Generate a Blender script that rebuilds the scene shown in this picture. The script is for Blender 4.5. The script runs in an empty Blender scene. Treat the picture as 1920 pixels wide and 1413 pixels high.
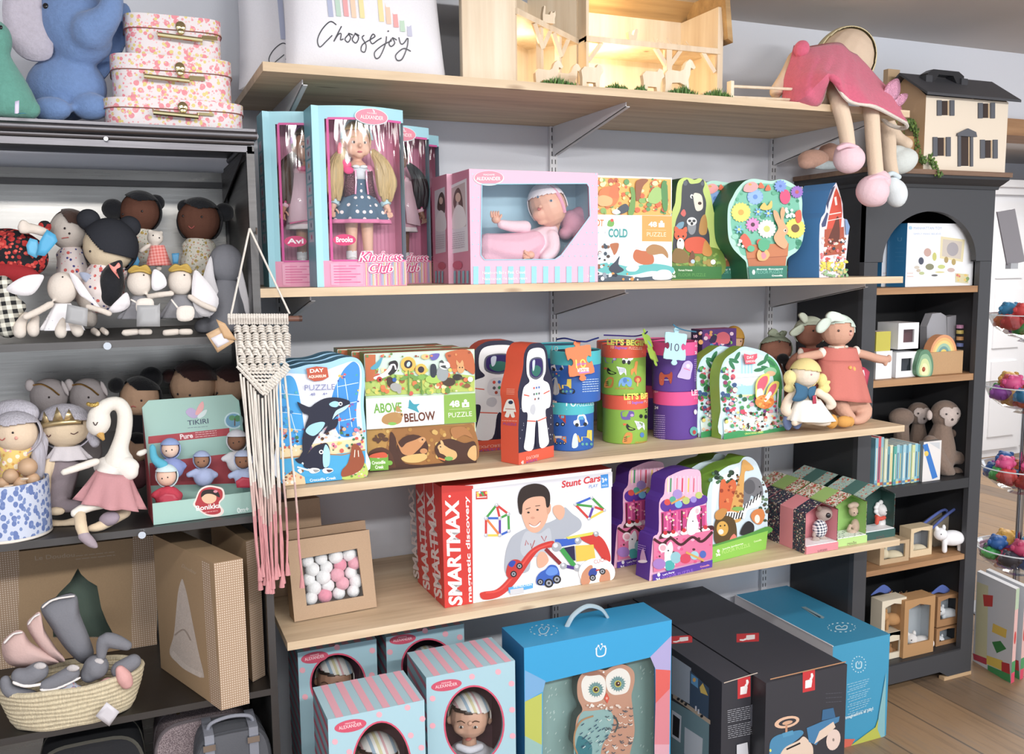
import bpy,math,random
from mathutils import Vector as V,Matrix
from math import sin,cos,pi,radians as R
SC=bpy.context.scene
COL=SC.collection
# ---------------------------------------------------------------- camera
FP,YAW,PIT,ROL=1705.0,0.4045,0.1208,-0.01115
CAM=V((0,-2.5,1.455))
fw=V((sin(YAW)*cos(PIT),cos(YAW)*cos(PIT),-sin(PIT)))
rt=V((cos(YAW),-sin(YAW),0));up_=rt.cross(fw)
rt,up_=cos(ROL)*rt+sin(ROL)*up_,-sin(ROL)*rt+cos(ROL)*up_
cd=bpy.data.cameras.new('camera');cam=bpy.data.objects.new('camera',cd);COL.objects.link(cam)
cd.sensor_width=36;cd.lens=FP*36/1920;cd.clip_start=.05
cam.matrix_world=Matrix(((rt.x,up_.x,-fw.x,CAM.x),(rt.y,up_.y,-fw.y,CAM.y),(rt.z,up_.z,-fw.z,CAM.z),(0,0,0,1)))
SC.camera=cam
# ---------------------------------------------------------------- light and exposure
w=bpy.data.worlds.new('world');SC.world=w;w.use_nodes=True
w.node_tree.nodes['Background'].inputs[0].default_value=(.86,.92,1,1)
w.node_tree.nodes['Background'].inputs[1].default_value=1.2
def area(name,loc,sx,sy,power,col=(1,.98,.95),rot=(R(38),0,0)):
 l=bpy.data.lights.new(name,'AREA');l.shape='RECTANGLE';l.size=sx;l.size_y=sy;l.energy=power;l.color=col
 o=bpy.data.objects.new(name,l);o.location=loc;o.rotation_euler=rot;COL.objects.link(o);return o
for x in(-.4,1.2,2.8):
 area('ceiling_tube_light',(x,-1.95,2.2),1.1,.12,8,rot=(R(12),0,0))
 area('ceiling_tube_light',(x,-3.3,2.2),1.1,.12,31)
area('back_room_light',(5.2,.9,2.2),1.2,1.2,60,rot=(0,0,0))
SC.view_settings.view_transform='Standard';SC.view_settings.look='None'
SC.view_settings.gamma=1;SC.view_settings.use_curve_mapping=False
SC.view_settings.exposure=.12
# ---------------------------------------------------------------- measuring helpers
def Q(x,y,Y=None,Z=None,X=None,D=None):
 """point of the place seen at photo pixel x,y on the plane Y=, Z=, X= or at distance D"""
 d=fw+rt*((x-960)/FP)-up_*((y-706.5)/FP)
 if D is not None:return CAM+d*D
 k,c,a=(1,CAM.y,Y) if Y is not None else(2,CAM.z,Z) if Z is not None else(0,CAM.x,X)
 return CAM+d*((a-c)/d[k])
def scl(p):return(p-CAM).dot(fw)/FP
# ---------------------------------------------------------------- materials
def lin(h):
 h=h.lstrip('#');c=[int(h[i:i+2],16)/255 for i in(0,2,4)]
 c=[x/12.92 if x<=.04045 else((x+.055)/1.055)**2.4 for x in c];g=(.3*c[0]+.6*c[1]+.1*c[2])*.12+.005;return tuple(x*.88+g for x in c)+(1,)
MC={}
class NT:
 def __init__(s,name):
  s.m=bpy.data.materials.new(name);s.m.use_nodes=True;s.t=s.m.node_tree;s.b=s.t.nodes['Principled BSDF']
 def n(s,typ,ins=None,**kw):
  a=s.t.nodes.new('ShaderNode'+typ)
  for k,v in kw.items():setattr(a,k,v)
  for k,v in(ins or{}).items():s.set(a.inputs[k],v)
  return a
 def set(s,i,v):
  if isinstance(v,bpy.types.NodeSocket):s.t.links.new(v,i)
  else:i.default_value=v
 def i(s,k,v):s.set(s.b.inputs[k],v)
 def co(s,sc=(1,1,1),rot=(0,0,0)):
  c=s.n('TexCoord');m=s.n('Mapping',{'Vector':c.outputs['Object'],'Scale':sc,'Rotation':rot});return m.outputs[0]
 def noise(s,vec,scale,detail=3,rough=.5):return s.n('TexNoise',{'Vector':vec,'Scale':scale,'Detail':detail,'Roughness':rough}).outputs[0]
 def ramp(s,fac,stops,interp='LINEAR'):
  r=s.n('ValToRGB',{0:fac});e=r.color_ramp.elements;r.color_ramp.interpolation=interp
  while len(e)<len(stops):e.new(.5)
  for q,(p,c) in zip(e,stops):q.position=p;q.color=lin(c)
  return r.outputs[0]
 def mix(s,f,a,b):
  x=s.n('Mix',data_type='RGBA');s.set(x.inputs[0],f);s.set(x.inputs[6],a);s.set(x.inputs[7],b);return x.outputs[2]
 def mth(s,op,a,b=0):return s.n('Math',{0:a,1:b},operation=op).outputs[0]
 def bump(s,h,st=.3,d=.002):s.i('Normal',s.n('Bump',{'Height':h,'Strength':st,'Distance':d}).outputs[0])
def M(col,kind='card'):
 k=(col,kind)
 if k in MC:return MC[k]
 t=NT(kind+'_'+str(col));c=lin(col);t.i('Base Color',c)
 if kind=='card':t.i('Roughness',.42);t.i('Specular IOR Level',.4)
 elif kind=='matte':t.i('Roughness',.9);t.i('Specular IOR Level',.15)
 elif kind=='paint':t.i('Roughness',.5)
 elif kind=='gloss':t.i('Roughness',.12)
 elif kind=='plastic':t.i('Roughness',.3)
 elif kind=='vinyl':t.i('Roughness',.45);t.i('Subsurface Weight',.0)
 elif kind=='metal':t.i('Metallic',1);t.i('Roughness',.28)
 elif kind=='chrome':t.i('Metallic',1);t.i('Roughness',.08)
 elif kind=='foil':t.i('Metallic',.8);t.i('Roughness',.3)
 elif kind=='sparkle':
  t.i('Metallic',.6);t.i('Roughness',.3);t.bump(t.noise(t.co(),400,1),1,.003)
 elif kind=='fab':
  v=t.co();n=t.noise(v,260,2);t.i('Roughness',.95);t.i('Specular IOR Level',.1)
  t.i('Base Color',t.mix(t.mth('MULTIPLY',n,.25),c,tuple(x*.72 for x in c[:3])+(1,)));t.bump(n,.35,.0015)
 elif kind=='plush':
  v=t.co();n=t.noise(v,120,5,.7);t.i('Roughness',1);t.i('Specular IOR Level',.05);t.i('Sheen Weight',.25)
  t.i('Base Color',t.mix(n,tuple(x*.78 for x in c[:3])+(1,),tuple(min(1,x*1.15) for x in c[:3])+(1,)));t.bump(n,.6,.004)
 elif kind=='yarn':
  v=t.co((1,1,.12));n=t.noise(v,330,3);t.i('Roughness',.9)
  t.i('Base Color',t.mix(n,tuple(x*.55 for x in c[:3])+(1,),tuple(min(1,x*1.2) for x in c[:3])+(1,)));t.bump(n,.7,.003)
 elif kind=='hair':
  v=t.co((1,1,.05));n=t.noise(v,260,3);t.i('Roughness',.35)
  t.i('Base Color',t.mix(n,tuple(x*.4 for x in c[:3])+(1,),tuple(min(1,x*1.25) for x in c[:3])+(1,)));t.bump(n,.5,.002)
 elif kind=='kraft':
  v=t.co();n=t.noise(v,500,2);t.i('Roughness',.8)
  t.i('Base Color',t.mix(n,tuple(x*.85 for x in c[:3])+(1,),tuple(min(1,x*1.08) for x in c[:3])+(1,)))
 elif kind=='leafy':t.i('Roughness',.6)
 elif kind=='bright':t.i('Roughness',.5)
 MC[k]=t.m;return t.m
def special(key,fn):
 if key not in MC:MC[key]=fn()
 return MC[key]
def film():
 t=NT('clear_film');g=t.n('BsdfGlossy',{'Color':(1,1,1,1),'Roughness':.06});tr=t.n('BsdfTransparent',{'Color':(.97,.98,.98,1)})
 n=t.noise(t.co((6,1,1)),6,2);bp=t.n('Bump',{'Height':n,'Strength':.5,'Distance':.01});t.set(g.inputs['Normal'],bp.outputs[0])
 lw=t.n('LayerWeight',{'Blend':.25});f=t.mth('ADD',t.mth('MULTIPLY',lw.outputs['Fresnel'],.5),.03)
 mx=t.n('MixShader',{0:f,1:tr.outputs[0],2:g.outputs[0]});t.t.links.new(mx.outputs[0],t.t.nodes['Material Output'].inputs[0]);return t.m
def acrylic():
 t=NT('clear_acrylic');g=t.n('BsdfGlossy',{'Color':(1,1,1,1),'Roughness':.05});tr=t.n('BsdfTransparent',{'Color':(.9,.92,.92,1)})
 lw=t.n('LayerWeight',{'Blend':.35});f=t.mth('ADD',t.mth('MULTIPLY',lw.outputs['Fresnel'],.6),.06)
 mx=t.n('MixShader',{0:f,1:tr.outputs[0],2:g.outputs[0]});t.t.links.new(mx.outputs[0],t.t.nodes['Material Output'].inputs[0]);return t.m
def wood(name,c1,c2,c3,axis=0,sc=14,rough=.6):
 def f():
  t=NT(name);s=[14,14,14];s[axis]=1.1;v=t.co(tuple(s));n=t.noise(v,1.6,5,.6)
  s2=[60,60,60];s2[axis]=2.5;n2=t.noise(t.co(tuple(s2)),2,3)
  c=t.ramp(n,[(.3,c1),(.5,c2),(.72,c3)])
  k=t.n('TexVoronoi',{'Vector':t.co(tuple([9 if q!=axis else 2.6 for q in range(3)])),'Scale':1.1}).outputs[0]
  kn=t.ramp(k,[(.0,'6b4426'),(.05,'8a5c35'),(.1,'ffffff')])
  t.i('Base Color',t.n('MixRGB',{0:.6,1:t.mix(t.mth('MULTIPLY',n2,.35),c,lin(c3)),2:kn},blend_type='MULTIPLY').outputs[0])
  t.i('Roughness',rough);t.bump(n2,.15,.002);return t.m
 return special(name,f)
PINE= lambda:wood('pine','b39672','d2b690','e2ccac')
BIRCH= lambda:wood('birch_ply','d6bd9c','e4d0b2','f0e2ca',2,rough=.55)
OAK= lambda:wood('oak','8a5f38','a97a4c','bd9061')
FILM= lambda:special('film',film)
ACRY= lambda:special('acrylic',acrylic)
def spots(key,base,cols,scale,thr=.32,kind='fab',dens=1.0,sq=(1,1,1)):
 """printed flowers or dots: two layers of round cells in cols over base"""
 def f():
  t=NT(key);v=t.co(sq);c=lin(base);vv=t.n('VectorMath',{0:v,1:t.n('VectorMath',{0:t.n('TexNoise',{'Vector':v,'Scale':scale*1.5}).outputs[1],1:(.15/scale,)*3},operation='MULTIPLY').outputs[0]},operation='ADD').outputs[0]
  for q,cc in enumerate(cols):
   vo=t.n('TexVoronoi',{'Vector':t.n('VectorMath',{0:vv,1:(q*1.37,q*.71,q*.33)},operation='ADD').outputs[0],'Scale':scale*(1+.35*q),'Randomness':1.0})
   sel=t.mth('LESS_THAN',vo.outputs[0],thr*(1-.12*q));rnd=t.n('SeparateColor',{0:vo.outputs[1]}).outputs[0]
   c=t.mix(t.mth('MULTIPLY',sel,t.mth('LESS_THAN',rnd,dens*.62)),c,lin(cc))
  t.i('Base Color',c);t.i('Roughness',.5 if kind=='card' else .95)
  if kind=='fab':t.i('Specular IOR Level',.1)
  return t.m
 return special(key,f)
def gingham(key,a,b,scale,kind='fab'):
 def f():
  t=NT(key);v=t.n('SeparateXYZ',{0:t.co((scale,)*3,(.1,.1,.1))});x=t.mth('GREATER_THAN',t.mth('FRACT',v.outputs[0]),.5);z=t.mth('GREATER_THAN',t.mth('FRACT',v.outputs[2]),.5)
  t.i('Base Color',t.mix(t.mth('MULTIPLY',t.mth('ADD',x,z),.5),lin(a),lin(b)));t.i('Roughness',.95);return t.m
 return special(key,f)
def grid_dots(key,base,dot,scale,thr=.3):
 def f():
  t=NT(key);q=t.n('SeparateXYZ',{0:t.co((scale,)*3)});v=t.n('CombineXYZ',{0:t.mth('ADD',q.outputs[0],q.outputs[1]),1:q.outputs[2]}).outputs[0];vo=t.n('TexVoronoi',{'Vector':v,'Scale':1,'Randomness':0.0},voronoi_dimensions='2D')
  t.i('Base Color',t.mix(t.mth('LESS_THAN',vo.outputs[0],thr),lin(base),lin(dot)));t.i('Roughness',.8);return t.m
 return special(key,f)
def brushed(key,c,rough=.3):
 def f():
  t=NT(key);n=t.noise(t.co((1,1,40)),6,4);n2=t.noise(t.co(),5,4)
  t.i('Metallic',1);t.i('Base Color',t.mix(n2,tuple(x*.6 for x in lin(c)[:3])+(1,),lin(c)));t.i('Roughness',t.mth('ADD',t.mth('MULTIPLY',n,.2),rough));return t.m
 return special(key,f)
STEEL= lambda:brushed('raw_steel','77757a',.34)
STEELD= lambda:brushed('dark_steel','6a6868',.38)
# ---------------------------------------------------------------- mesh builder
def catmull(pts,n=6,closed=True):
 out=[];L=len(pts);T=len(pts[0])
 for i in range(L if closed else L-1):
  p=[pts[(i+k)%L] if closed else pts[max(0,min(L-1,i+k))] for k in(-1,0,1,2)]
  for j in range(n):
   t=j/n
   out.append(tuple(.5*(2*p[1][d]+(p[2][d]-p[0][d])*t+(2*p[0][d]-5*p[1][d]+4*p[2][d]-p[3][d])*t*t+(-p[0][d]+3*p[1][d]-3*p[2][d]+p[3][d])*t**3) for d in range(T)))
 if not closed:out.append(tuple(pts[-1]))
 return out
ZMIN=[None]
class MB:
 def __init__(s):s.v=[];s.f=[];s.m=[];s.mats=[]
 def mi(s,mat):
  if isinstance(mat,str):mat=M(mat)
  if mat not in s.mats:s.mats.append(mat)
  return s.mats.index(mat)
 def add(s,vs,fs,mat):
  o=len(s.v);k=s.mi(mat);s.v+=[V(p) for p in vs];s.f+=[tuple(o+i for i in f) for f in fs];s.m+=[k]*len(fs);return s
 def ngon(s,pts,mat):
  if any(p is None for p in pts):return s
  return s.add(pts,[tuple(range(len(pts)))],mat)
 def box(s,o,a,b,c,mat,only=None):
  o,a,b,c=V(o),V(a),V(b),V(c);vs=[o,o+a,o+a+b,o+b,o+c,o+a+c,o+a+b+c,o+b+c]
  fs={'bot':(0,3,2,1),'top':(4,5,6,7),'front':(0,1,5,4),'right':(1,2,6,5),'back':(2,3,7,6),'left':(3,0,4,7)}
  if not isinstance(mat,dict):mat={'*':mat}
  for k,f in fs.items():
   if only and k not in only:continue
   m=mat.get(k,mat.get('*'))
   if m is not None:s.add(vs,[f],m)
  return s
 def cb(s,x0,x1,y0,y1,z0,z1,mat):return s.box((x0,y0,z0),(x1-x0,0,0),(0,y1-y0,0),(0,0,z1-z0),mat)
 def prism(s,pts,vec,front,side=None,back=None):
  n=len(pts);vec=V(vec);pts=[V(p) for p in pts];s.ngon(pts,front);s.ngon([p+vec for p in reversed(pts)],back or side or front)
  return s.add(pts+[p+vec for p in pts],[(i,i+n,(i+1)%n+n,(i+1)%n) for i in range(n)],side or front)
 def tube(s,path,rad,mat,n=8,caps=True,flat=1.0):
  path=[V(p) for p in path];L=len(path)
  if not hasattr(rad,'__len__'):rad=[rad]*L
  vs=[];ref=None
  for i,p in enumerate(path):
   t=(path[min(i+1,L-1)]-path[max(i-1,0)]).normalized()
   if ref is None:ref=t.orthogonal().normalized()
   ref=(ref-t*ref.dot(t));ref=ref.normalized() if ref.length>1e-6 else t.orthogonal().normalized()
   b=t.cross(ref)
   vs+=[p+(ref*cos(2*pi*k/n)+b*sin(2*pi*k/n)*flat)*rad[i] for k in range(n)]
  fs=[(i*n+k,i*n+(k+1)%n,(i+1)*n+(k+1)%n,(i+1)*n+k) for i in range(L-1) for k in range(n)]
  if caps:fs+=[tuple(range(n-1,-1,-1)),tuple((L-1)*n+k for k in range(n))]
  return s.add(vs,fs,mat)
 def ell(s,c,r,mat,rot=None,nu=16,nv=10,cut=None):
  c=V(c);r=r if hasattr(r,'__len__') else(r,r,r);vs=[];fs=[]
  for j in range(nv+1):
   a=pi*j/nv
   for i in range(nu):
    b=2*pi*i/nu;p=V((r[0]*sin(a)*cos(b),r[1]*sin(a)*sin(b),r[2]*cos(a)));vs.append(c+(rot@p if rot else p))
  for j in range(nv):
   if cut and not cut[0]<=j/nv<cut[1]:continue
   for i in range(nu):fs.append((j*nu+i,(j+1)*nu+i,(j+1)*nu+(i+1)%nu,j*nu+(i+1)%nu))
  return s.add(vs,fs,mat)
 def lathe(s,c,prof,mat,n=32,ax=None,sx=1,sy=1):
  """prof [(r,z[,mat])] around a vertical axis at c"""
  c=V(c);vs=[];
  for q in prof:
   for k in range(n):
    p=V((q[0]*cos(2*pi*k/n)*sx,q[0]*sin(2*pi*k/n)*sy,q[1]));vs.append(c+(ax@p if ax else p))
  for j in range(len(prof)-1):
   m=prof[j][2] if len(prof[j])>2 else mat
   s.add([vs[j*n+k] for k in range(n)]+[vs[(j+1)*n+k] for k in range(n)],[(k,(k+1)%n,n+(k+1)%n,n+k) for k in range(n)],m)
  return s
 def build(s,name,parent=None,smooth=35,bevel=0,remesh=0,sub=0,loc=None):
  """one mesh object; vertices are given in room coordinates"""
  if ZMIN[0] is not None:s.v=[V((p.x,p.y,max(p.z,ZMIN[0]))) for p in s.v]
  off=V(loc) if loc is not None else(V(parent['_o']) if parent else V((0,0,0)))
  me=bpy.data.meshes.new(name);me.from_pydata([tuple(p-off) for p in s.v],[],s.f)
  for m in s.mats:me.materials.append(m)
  me.polygons.foreach_set('material_index',s.m)
  o=bpy.data.objects.new(name,me);COL.objects.link(o)
  if parent is not None:o.parent=parent;
  else:o.location=off
  o['_o']=tuple(off)
  me.validate()
  if remesh:
   r=o.modifiers.new('skin','REMESH');r.mode='VOXEL';r.voxel_size=remesh;r.use_smooth_shade=True
   r=o.modifiers.new('smooth','SMOOTH');r.factor=.6;r.iterations=4
  if bevel:b=o.modifiers.new('bevel','BEVEL');b.width=bevel;b.segments=2;b.limit_method='ANGLE'
  if sub:b=o.modifiers.new('sub','SUBSURF');b.levels=b.render_levels=sub
  if smooth:me.shade_smooth();me.set_sharp_from_angle(angle=R(smooth))
  return o
def props(o,label=None,cat=None,group=None,kind=None):
 for k,v in(('label',label),('category',cat),('group',group),('kind',kind)):
  if v:o[k]=v
 return o
def thing(name,label,cat,loc,group=None):
 o=bpy.data.objects.new(name,None);o.empty_display_size=.03;o.location=loc;o['_o']=tuple(loc);COL.objects.link(o)
 return props(o,label,cat,group)
def struct(name,mb,**k):return props(mb.build(name,**k),kind='structure')
def copy_tree(o,d,label=None,parent=None):
 """a thing, its parts and their sub-parts, moved by d"""
 c=o.copy();COL.objects.link(c)
 if parent:c.parent=parent
 else:
  c.location=V(o.location)+V(d)
  if label:c['label']=label
 for ch in list(o.children):copy_tree(ch,d,None,c)
 return c
# ---------------------------------------------------------------- printing on faces
GL={}
def glyphs(s,bold=0,shear=0):
 k=(s,bold,shear)
 if k not in GL:
  cu=bpy.data.curves.new('t','FONT');cu.body=s;cu.resolution_u=3;cu.offset=bold;cu.shear=shear
  ob=bpy.data.objects.new('t',cu);COL.objects.link(ob);dg=bpy.context.evaluated_depsgraph_get();dg.update()
  me=bpy.data.meshes.new_from_object(ob.evaluated_get(dg));vs=[(p.co.x,p.co.y) for p in me.vertices];fs=[tuple(p.vertices) for p in me.polygons]
  bpy.data.objects.remove(ob);bpy.data.curves.remove(cu);bpy.data.meshes.remove(me)
  x0=min([p[0] for p in vs] or[0]);x1=max([p[0] for p in vs] or[1]);GL[k]=([(p[0]-x0,p[1]) for p in vs],fs,max(x1-x0,1e-3))
 return GL[k]
class Art:
 """prints on a face: coordinates are photo pixels measured on that face, unless uv"""
 def __init__(s,mb,O,n,uv=None,fn=None):s.mb=mb;s.O=V(O);s.n=V(n).normalized() if n is not None else None;s.lift=.0002;s.uv=uv;s.fn=fn
 def p(s,x,y):
  if s.fn:return s.fn(x,y,s.lift)
  if s.uv:return s.O+s.uv[0]*x+s.uv[1]*y+s.n*s.lift
  d=fw+rt*((x-960)/FP)-up_*((y-706.5)/FP);t=(s.O-CAM).dot(s.n)/d.dot(s.n);return CAM+d*t+s.n*s.lift
 def up(s):s.lift+=.00003
 def poly(s,pts,col):s.up();s.mb.ngon([s.p(*q) for q in pts],col);return s
 def blob(s,pts,col,n=5):return s.poly(catmull(pts,n),col)
 def disc(s,x,y,rx,ry,col,rot=0,n=18):
  a=R(rot);return s.poly([(x+rx*cos(t)*cos(a)-ry*sin(t)*sin(a),y+rx*cos(t)*sin(a)+ry*sin(t)*cos(a)) for t in[2*pi*k/n for k in range(n)]],col)
 def rect(s,x0,y0,x1,y1,col):return s.poly([(x0,y0),(x0,y1),(x1,y1),(x1,y0)],col)
 def line(s,pts,w,col,smooth=False,w2=None):
  if smooth:pts=catmull(pts,6,False)
  L=len(pts);a=[];b=[]
  for i,q in enumerate(pts):
   p0=pts[max(i-1,0)];p1=pts[min(i+1,L-1)];dx,dy=p1[0]-p0[0],p1[1]-p0[1];l=math.hypot(dx,dy) or 1
   ww=(w if w2 is None else w+(w2-w)*i/(L-1))/2;a.append((q[0]-dy/l*ww,q[1]+dx/l*ww));b.append((q[0]+dy/l*ww,q[1]-dx/l*ww))
  s.up();A=[s.p(*q) for q in a];B=[s.p(*q) for q in b];ok=[i for i in range(L) if A[i] is not None and B[i] is not None];A=[A[i] for i in ok];B=[B[i] for i in ok];L=len(ok)
  if L<2:return s
  s.mb.add(A+B,[(i,i+1,L+i+1,L+i) for i in range(L-1)],col);return s
 def txt(s,t,x0,y0,x1,y1,h,col,bold=0,shear=0,up=None):
  """baseline from x0,y0 to x1,y1; h = cap height in pixels (up = direction of the letters' tops)"""
  vs,fs,W=glyphs(t,bold,shear);l=math.hypot(x1-x0,y1-y0);ux,uy=up or((y1-y0)/l,-(x1-x0)/l);s.up()
  ps=[s.p(x0+(x1-x0)*a/W+ux*h*b/.7,y0+(y1-y0)*a/W+uy*h*b/.7) for a,b in vs]
  if any(p is None for p in ps):fs=[f for f in fs if all(ps[i] is not None for i in f)];ps=[p or V((0,0,0)) for p in ps];u=sorted({i for f in fs for i in f});ix={q:k for k,q in enumerate(u)};ps=[ps[q] for q in u];fs=[tuple(ix[i] for i in f) for f in fs]
  s.mb.add(ps,fs,col);return s
 def scrib(s,x0,y0,x1,y1,n,col,w=1.2,rows=1,dy=4):
  """lines of print too small to read"""
  random.seed(int(x0*7+y0))
  for r in range(rows):
   t=0
   while t<.97:
    e=min(1,t+random.uniform(.08,.2));s.line([(x0+(x1-x0)*t,y0+(y1-y0)*t+r*dy),(x0+(x1-x0)*e,y0+(y1-y0)*e+r*dy)],w,col);t=e+.03
  return s
 def dots(s,boxpx,n,cols,r0,r1,seed=1,inside=None):
  random.seed(seed);x0,y0,x1,y1=boxpx
  for _ in range(n):
   x,y=random.uniform(x0,x1),random.uniform(y0,y1)
   if inside and not inside(x,y):continue
   r=random.uniform(r0,r1);s.disc(x,y,r,r*random.uniform(.7,1.2),random.choice(cols),n=8)
  return s
 def quad(s,a,b,c,d):
  """print coordinates 0..1 on the four photo corners a (bottom left), b (bottom right), c (top right), d (top left)"""
  A=Art(s.mb,s.O,s.n);A.lift=s.lift+.0002;O,U,W=s.p(*a),s.p(*b),s.p(*d);A.O=O-s.n*s.lift;A.uv=(U-O,W-O);s.lift+=.002;return A
class Carton:
 """a box standing with front bottom corners A, B; h high, dep deep; faces F(ront) L(eft) R(ight) T(op) can be printed on"""
 def __init__(s,A,B,h,dep,front,side=None,top=None,lean=0,hole=None,inner=None,ind=None,bot=None,holeuv=None):
  s.A,s.B=V(A),V(B);u=(s.B-s.A);s.w=u.length;s.u=u.normalized();bk=V((0,0,1)).cross(s.u).normalized()
  s.up=(V((0,0,1))*cos(lean)+bk*sin(lean));s.bk=(bk*cos(lean)-V((0,0,1))*sin(lean));s.h=h;s.dep=dep
  side=side or front;top=top or side;s.mb=MB();s.C=(s.A+s.B)/2+s.bk*dep/2
  s.mb.box(s.A,s.u*s.w,s.bk*dep,s.up*h,{'front':None if(hole or holeuv) else front,'left':side,'right':side,'back':side,'top':top,'bot':bot or side})
  s.F=Art(s.mb,s.A,-s.bk);s.L=Art(s.mb,s.A,-s.u);s.R=Art(s.mb,s.B,s.u);s.T=Art(s.mb,s.A+s.up*h,s.up)
  if hole or holeuv:
   s.F.lift=0
   H=[s.F.p(*q) for q in hole] if hole else[s.A+s.u*(q[0]*s.w)+s.up*(q[1]*h) for q in holeuv]
   s.F.lift=.0002
   h2=[((p-s.A).dot(s.u),(p-s.A).dot(s.up)) for p in H];cx=sum(p[0] for p in h2)/len(h2);cz=sum(p[1] for p in h2)/len(h2)
   an=sorted([2*pi*k/56 for k in range(56)]+[math.atan2(z-cz,x-cx)%(2*pi) for x,z in((0,0),(s.w,0),(s.w,h),(0,h))]+[math.atan2(p[1]-cz,p[0]-cx)%(2*pi) for p in h2])
   def cast(poly,a):
    best=None;dx,dz=cos(a),sin(a)
    for i in range(len(poly)):
     (x1,z1),(x2,z2)=poly[i],poly[(i+1)%len(poly)];ex,ez=x2-x1,z2-z1;den=dx*ez-dz*ex
     if abs(den)<1e-12:continue
     t=((x1-cx)*ez-(z1-cz)*ex)/den;q=((x1-cx)*dz-(z1-cz)*dx)/den
     if t>0 and-1e-6<=q<=1+1e-6 and(best is None or t>best):best=t
    return(cx+dx*(best or .01),cz+dz*(best or .01))
   rect=[(0,0),(s.w,0),(s.w,h),(0,h)];o=[cast(rect,a) for a in an];i_=[cast(h2,a) for a in an];N=len(an)
   P3= lambda q,d=0:s.A+s.u*q[0]+s.up*q[1]+s.bk*d
   s.mb.add([P3(q) for q in o]+[P3(q) for q in i_],[(k,(k+1)%N,N+(k+1)%N,N+k) for k in range(N)],front)
   s.H=[P3(q,.0015) for q in i_];s.Hraw=h2;d=min(.006,dep*.2)
   s.mb.add([P3(q) for q in i_]+[P3(q,d) for q in i_],[(k,(k+1)%N,N+(k+1)%N,N+k) for k in range(N)],side)
   e=.003;s.mb.add([P3(q,z) for z in(d,ind or dep-.004) for q in((e,e),(s.w-e,e),(s.w-e,h-e),(e,h-e))],[(4,5,6,7),(0,1,5,4),(1,2,6,5),(2,3,7,6),(3,0,4,7)],inner or side)
   s.mb.add([P3(q,d) for q in i_]+[P3(q,d+.0005) for q in o],[(k,(k+1)%N,N+(k+1)%N,N+k) for k in range(N)],inner or side)
   s.IN=Art(s.mb,s.A+s.bk*((ind or dep-.004)),-s.bk)
 def make(s,name,label=None,cat=None,group=None,parent=None,bevel=0):
  s.o=s.mb.build(name,parent=parent,loc=None if parent else s.C-s.up*0,smooth=20,bevel=bevel)
  if label:props(s.o,label,cat,group)
  return s.o
 def window(s,parent=None,name='clear_window'):
  return MB().ngon(s.H,FILM()).build(name,parent or s.o,smooth=0)
def hgt(A,x,y):
 """height above point A of the point seen at pixel x,y on the upright plane through A"""
 return Q(x,y,Y=A.y).z-A.z
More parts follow.
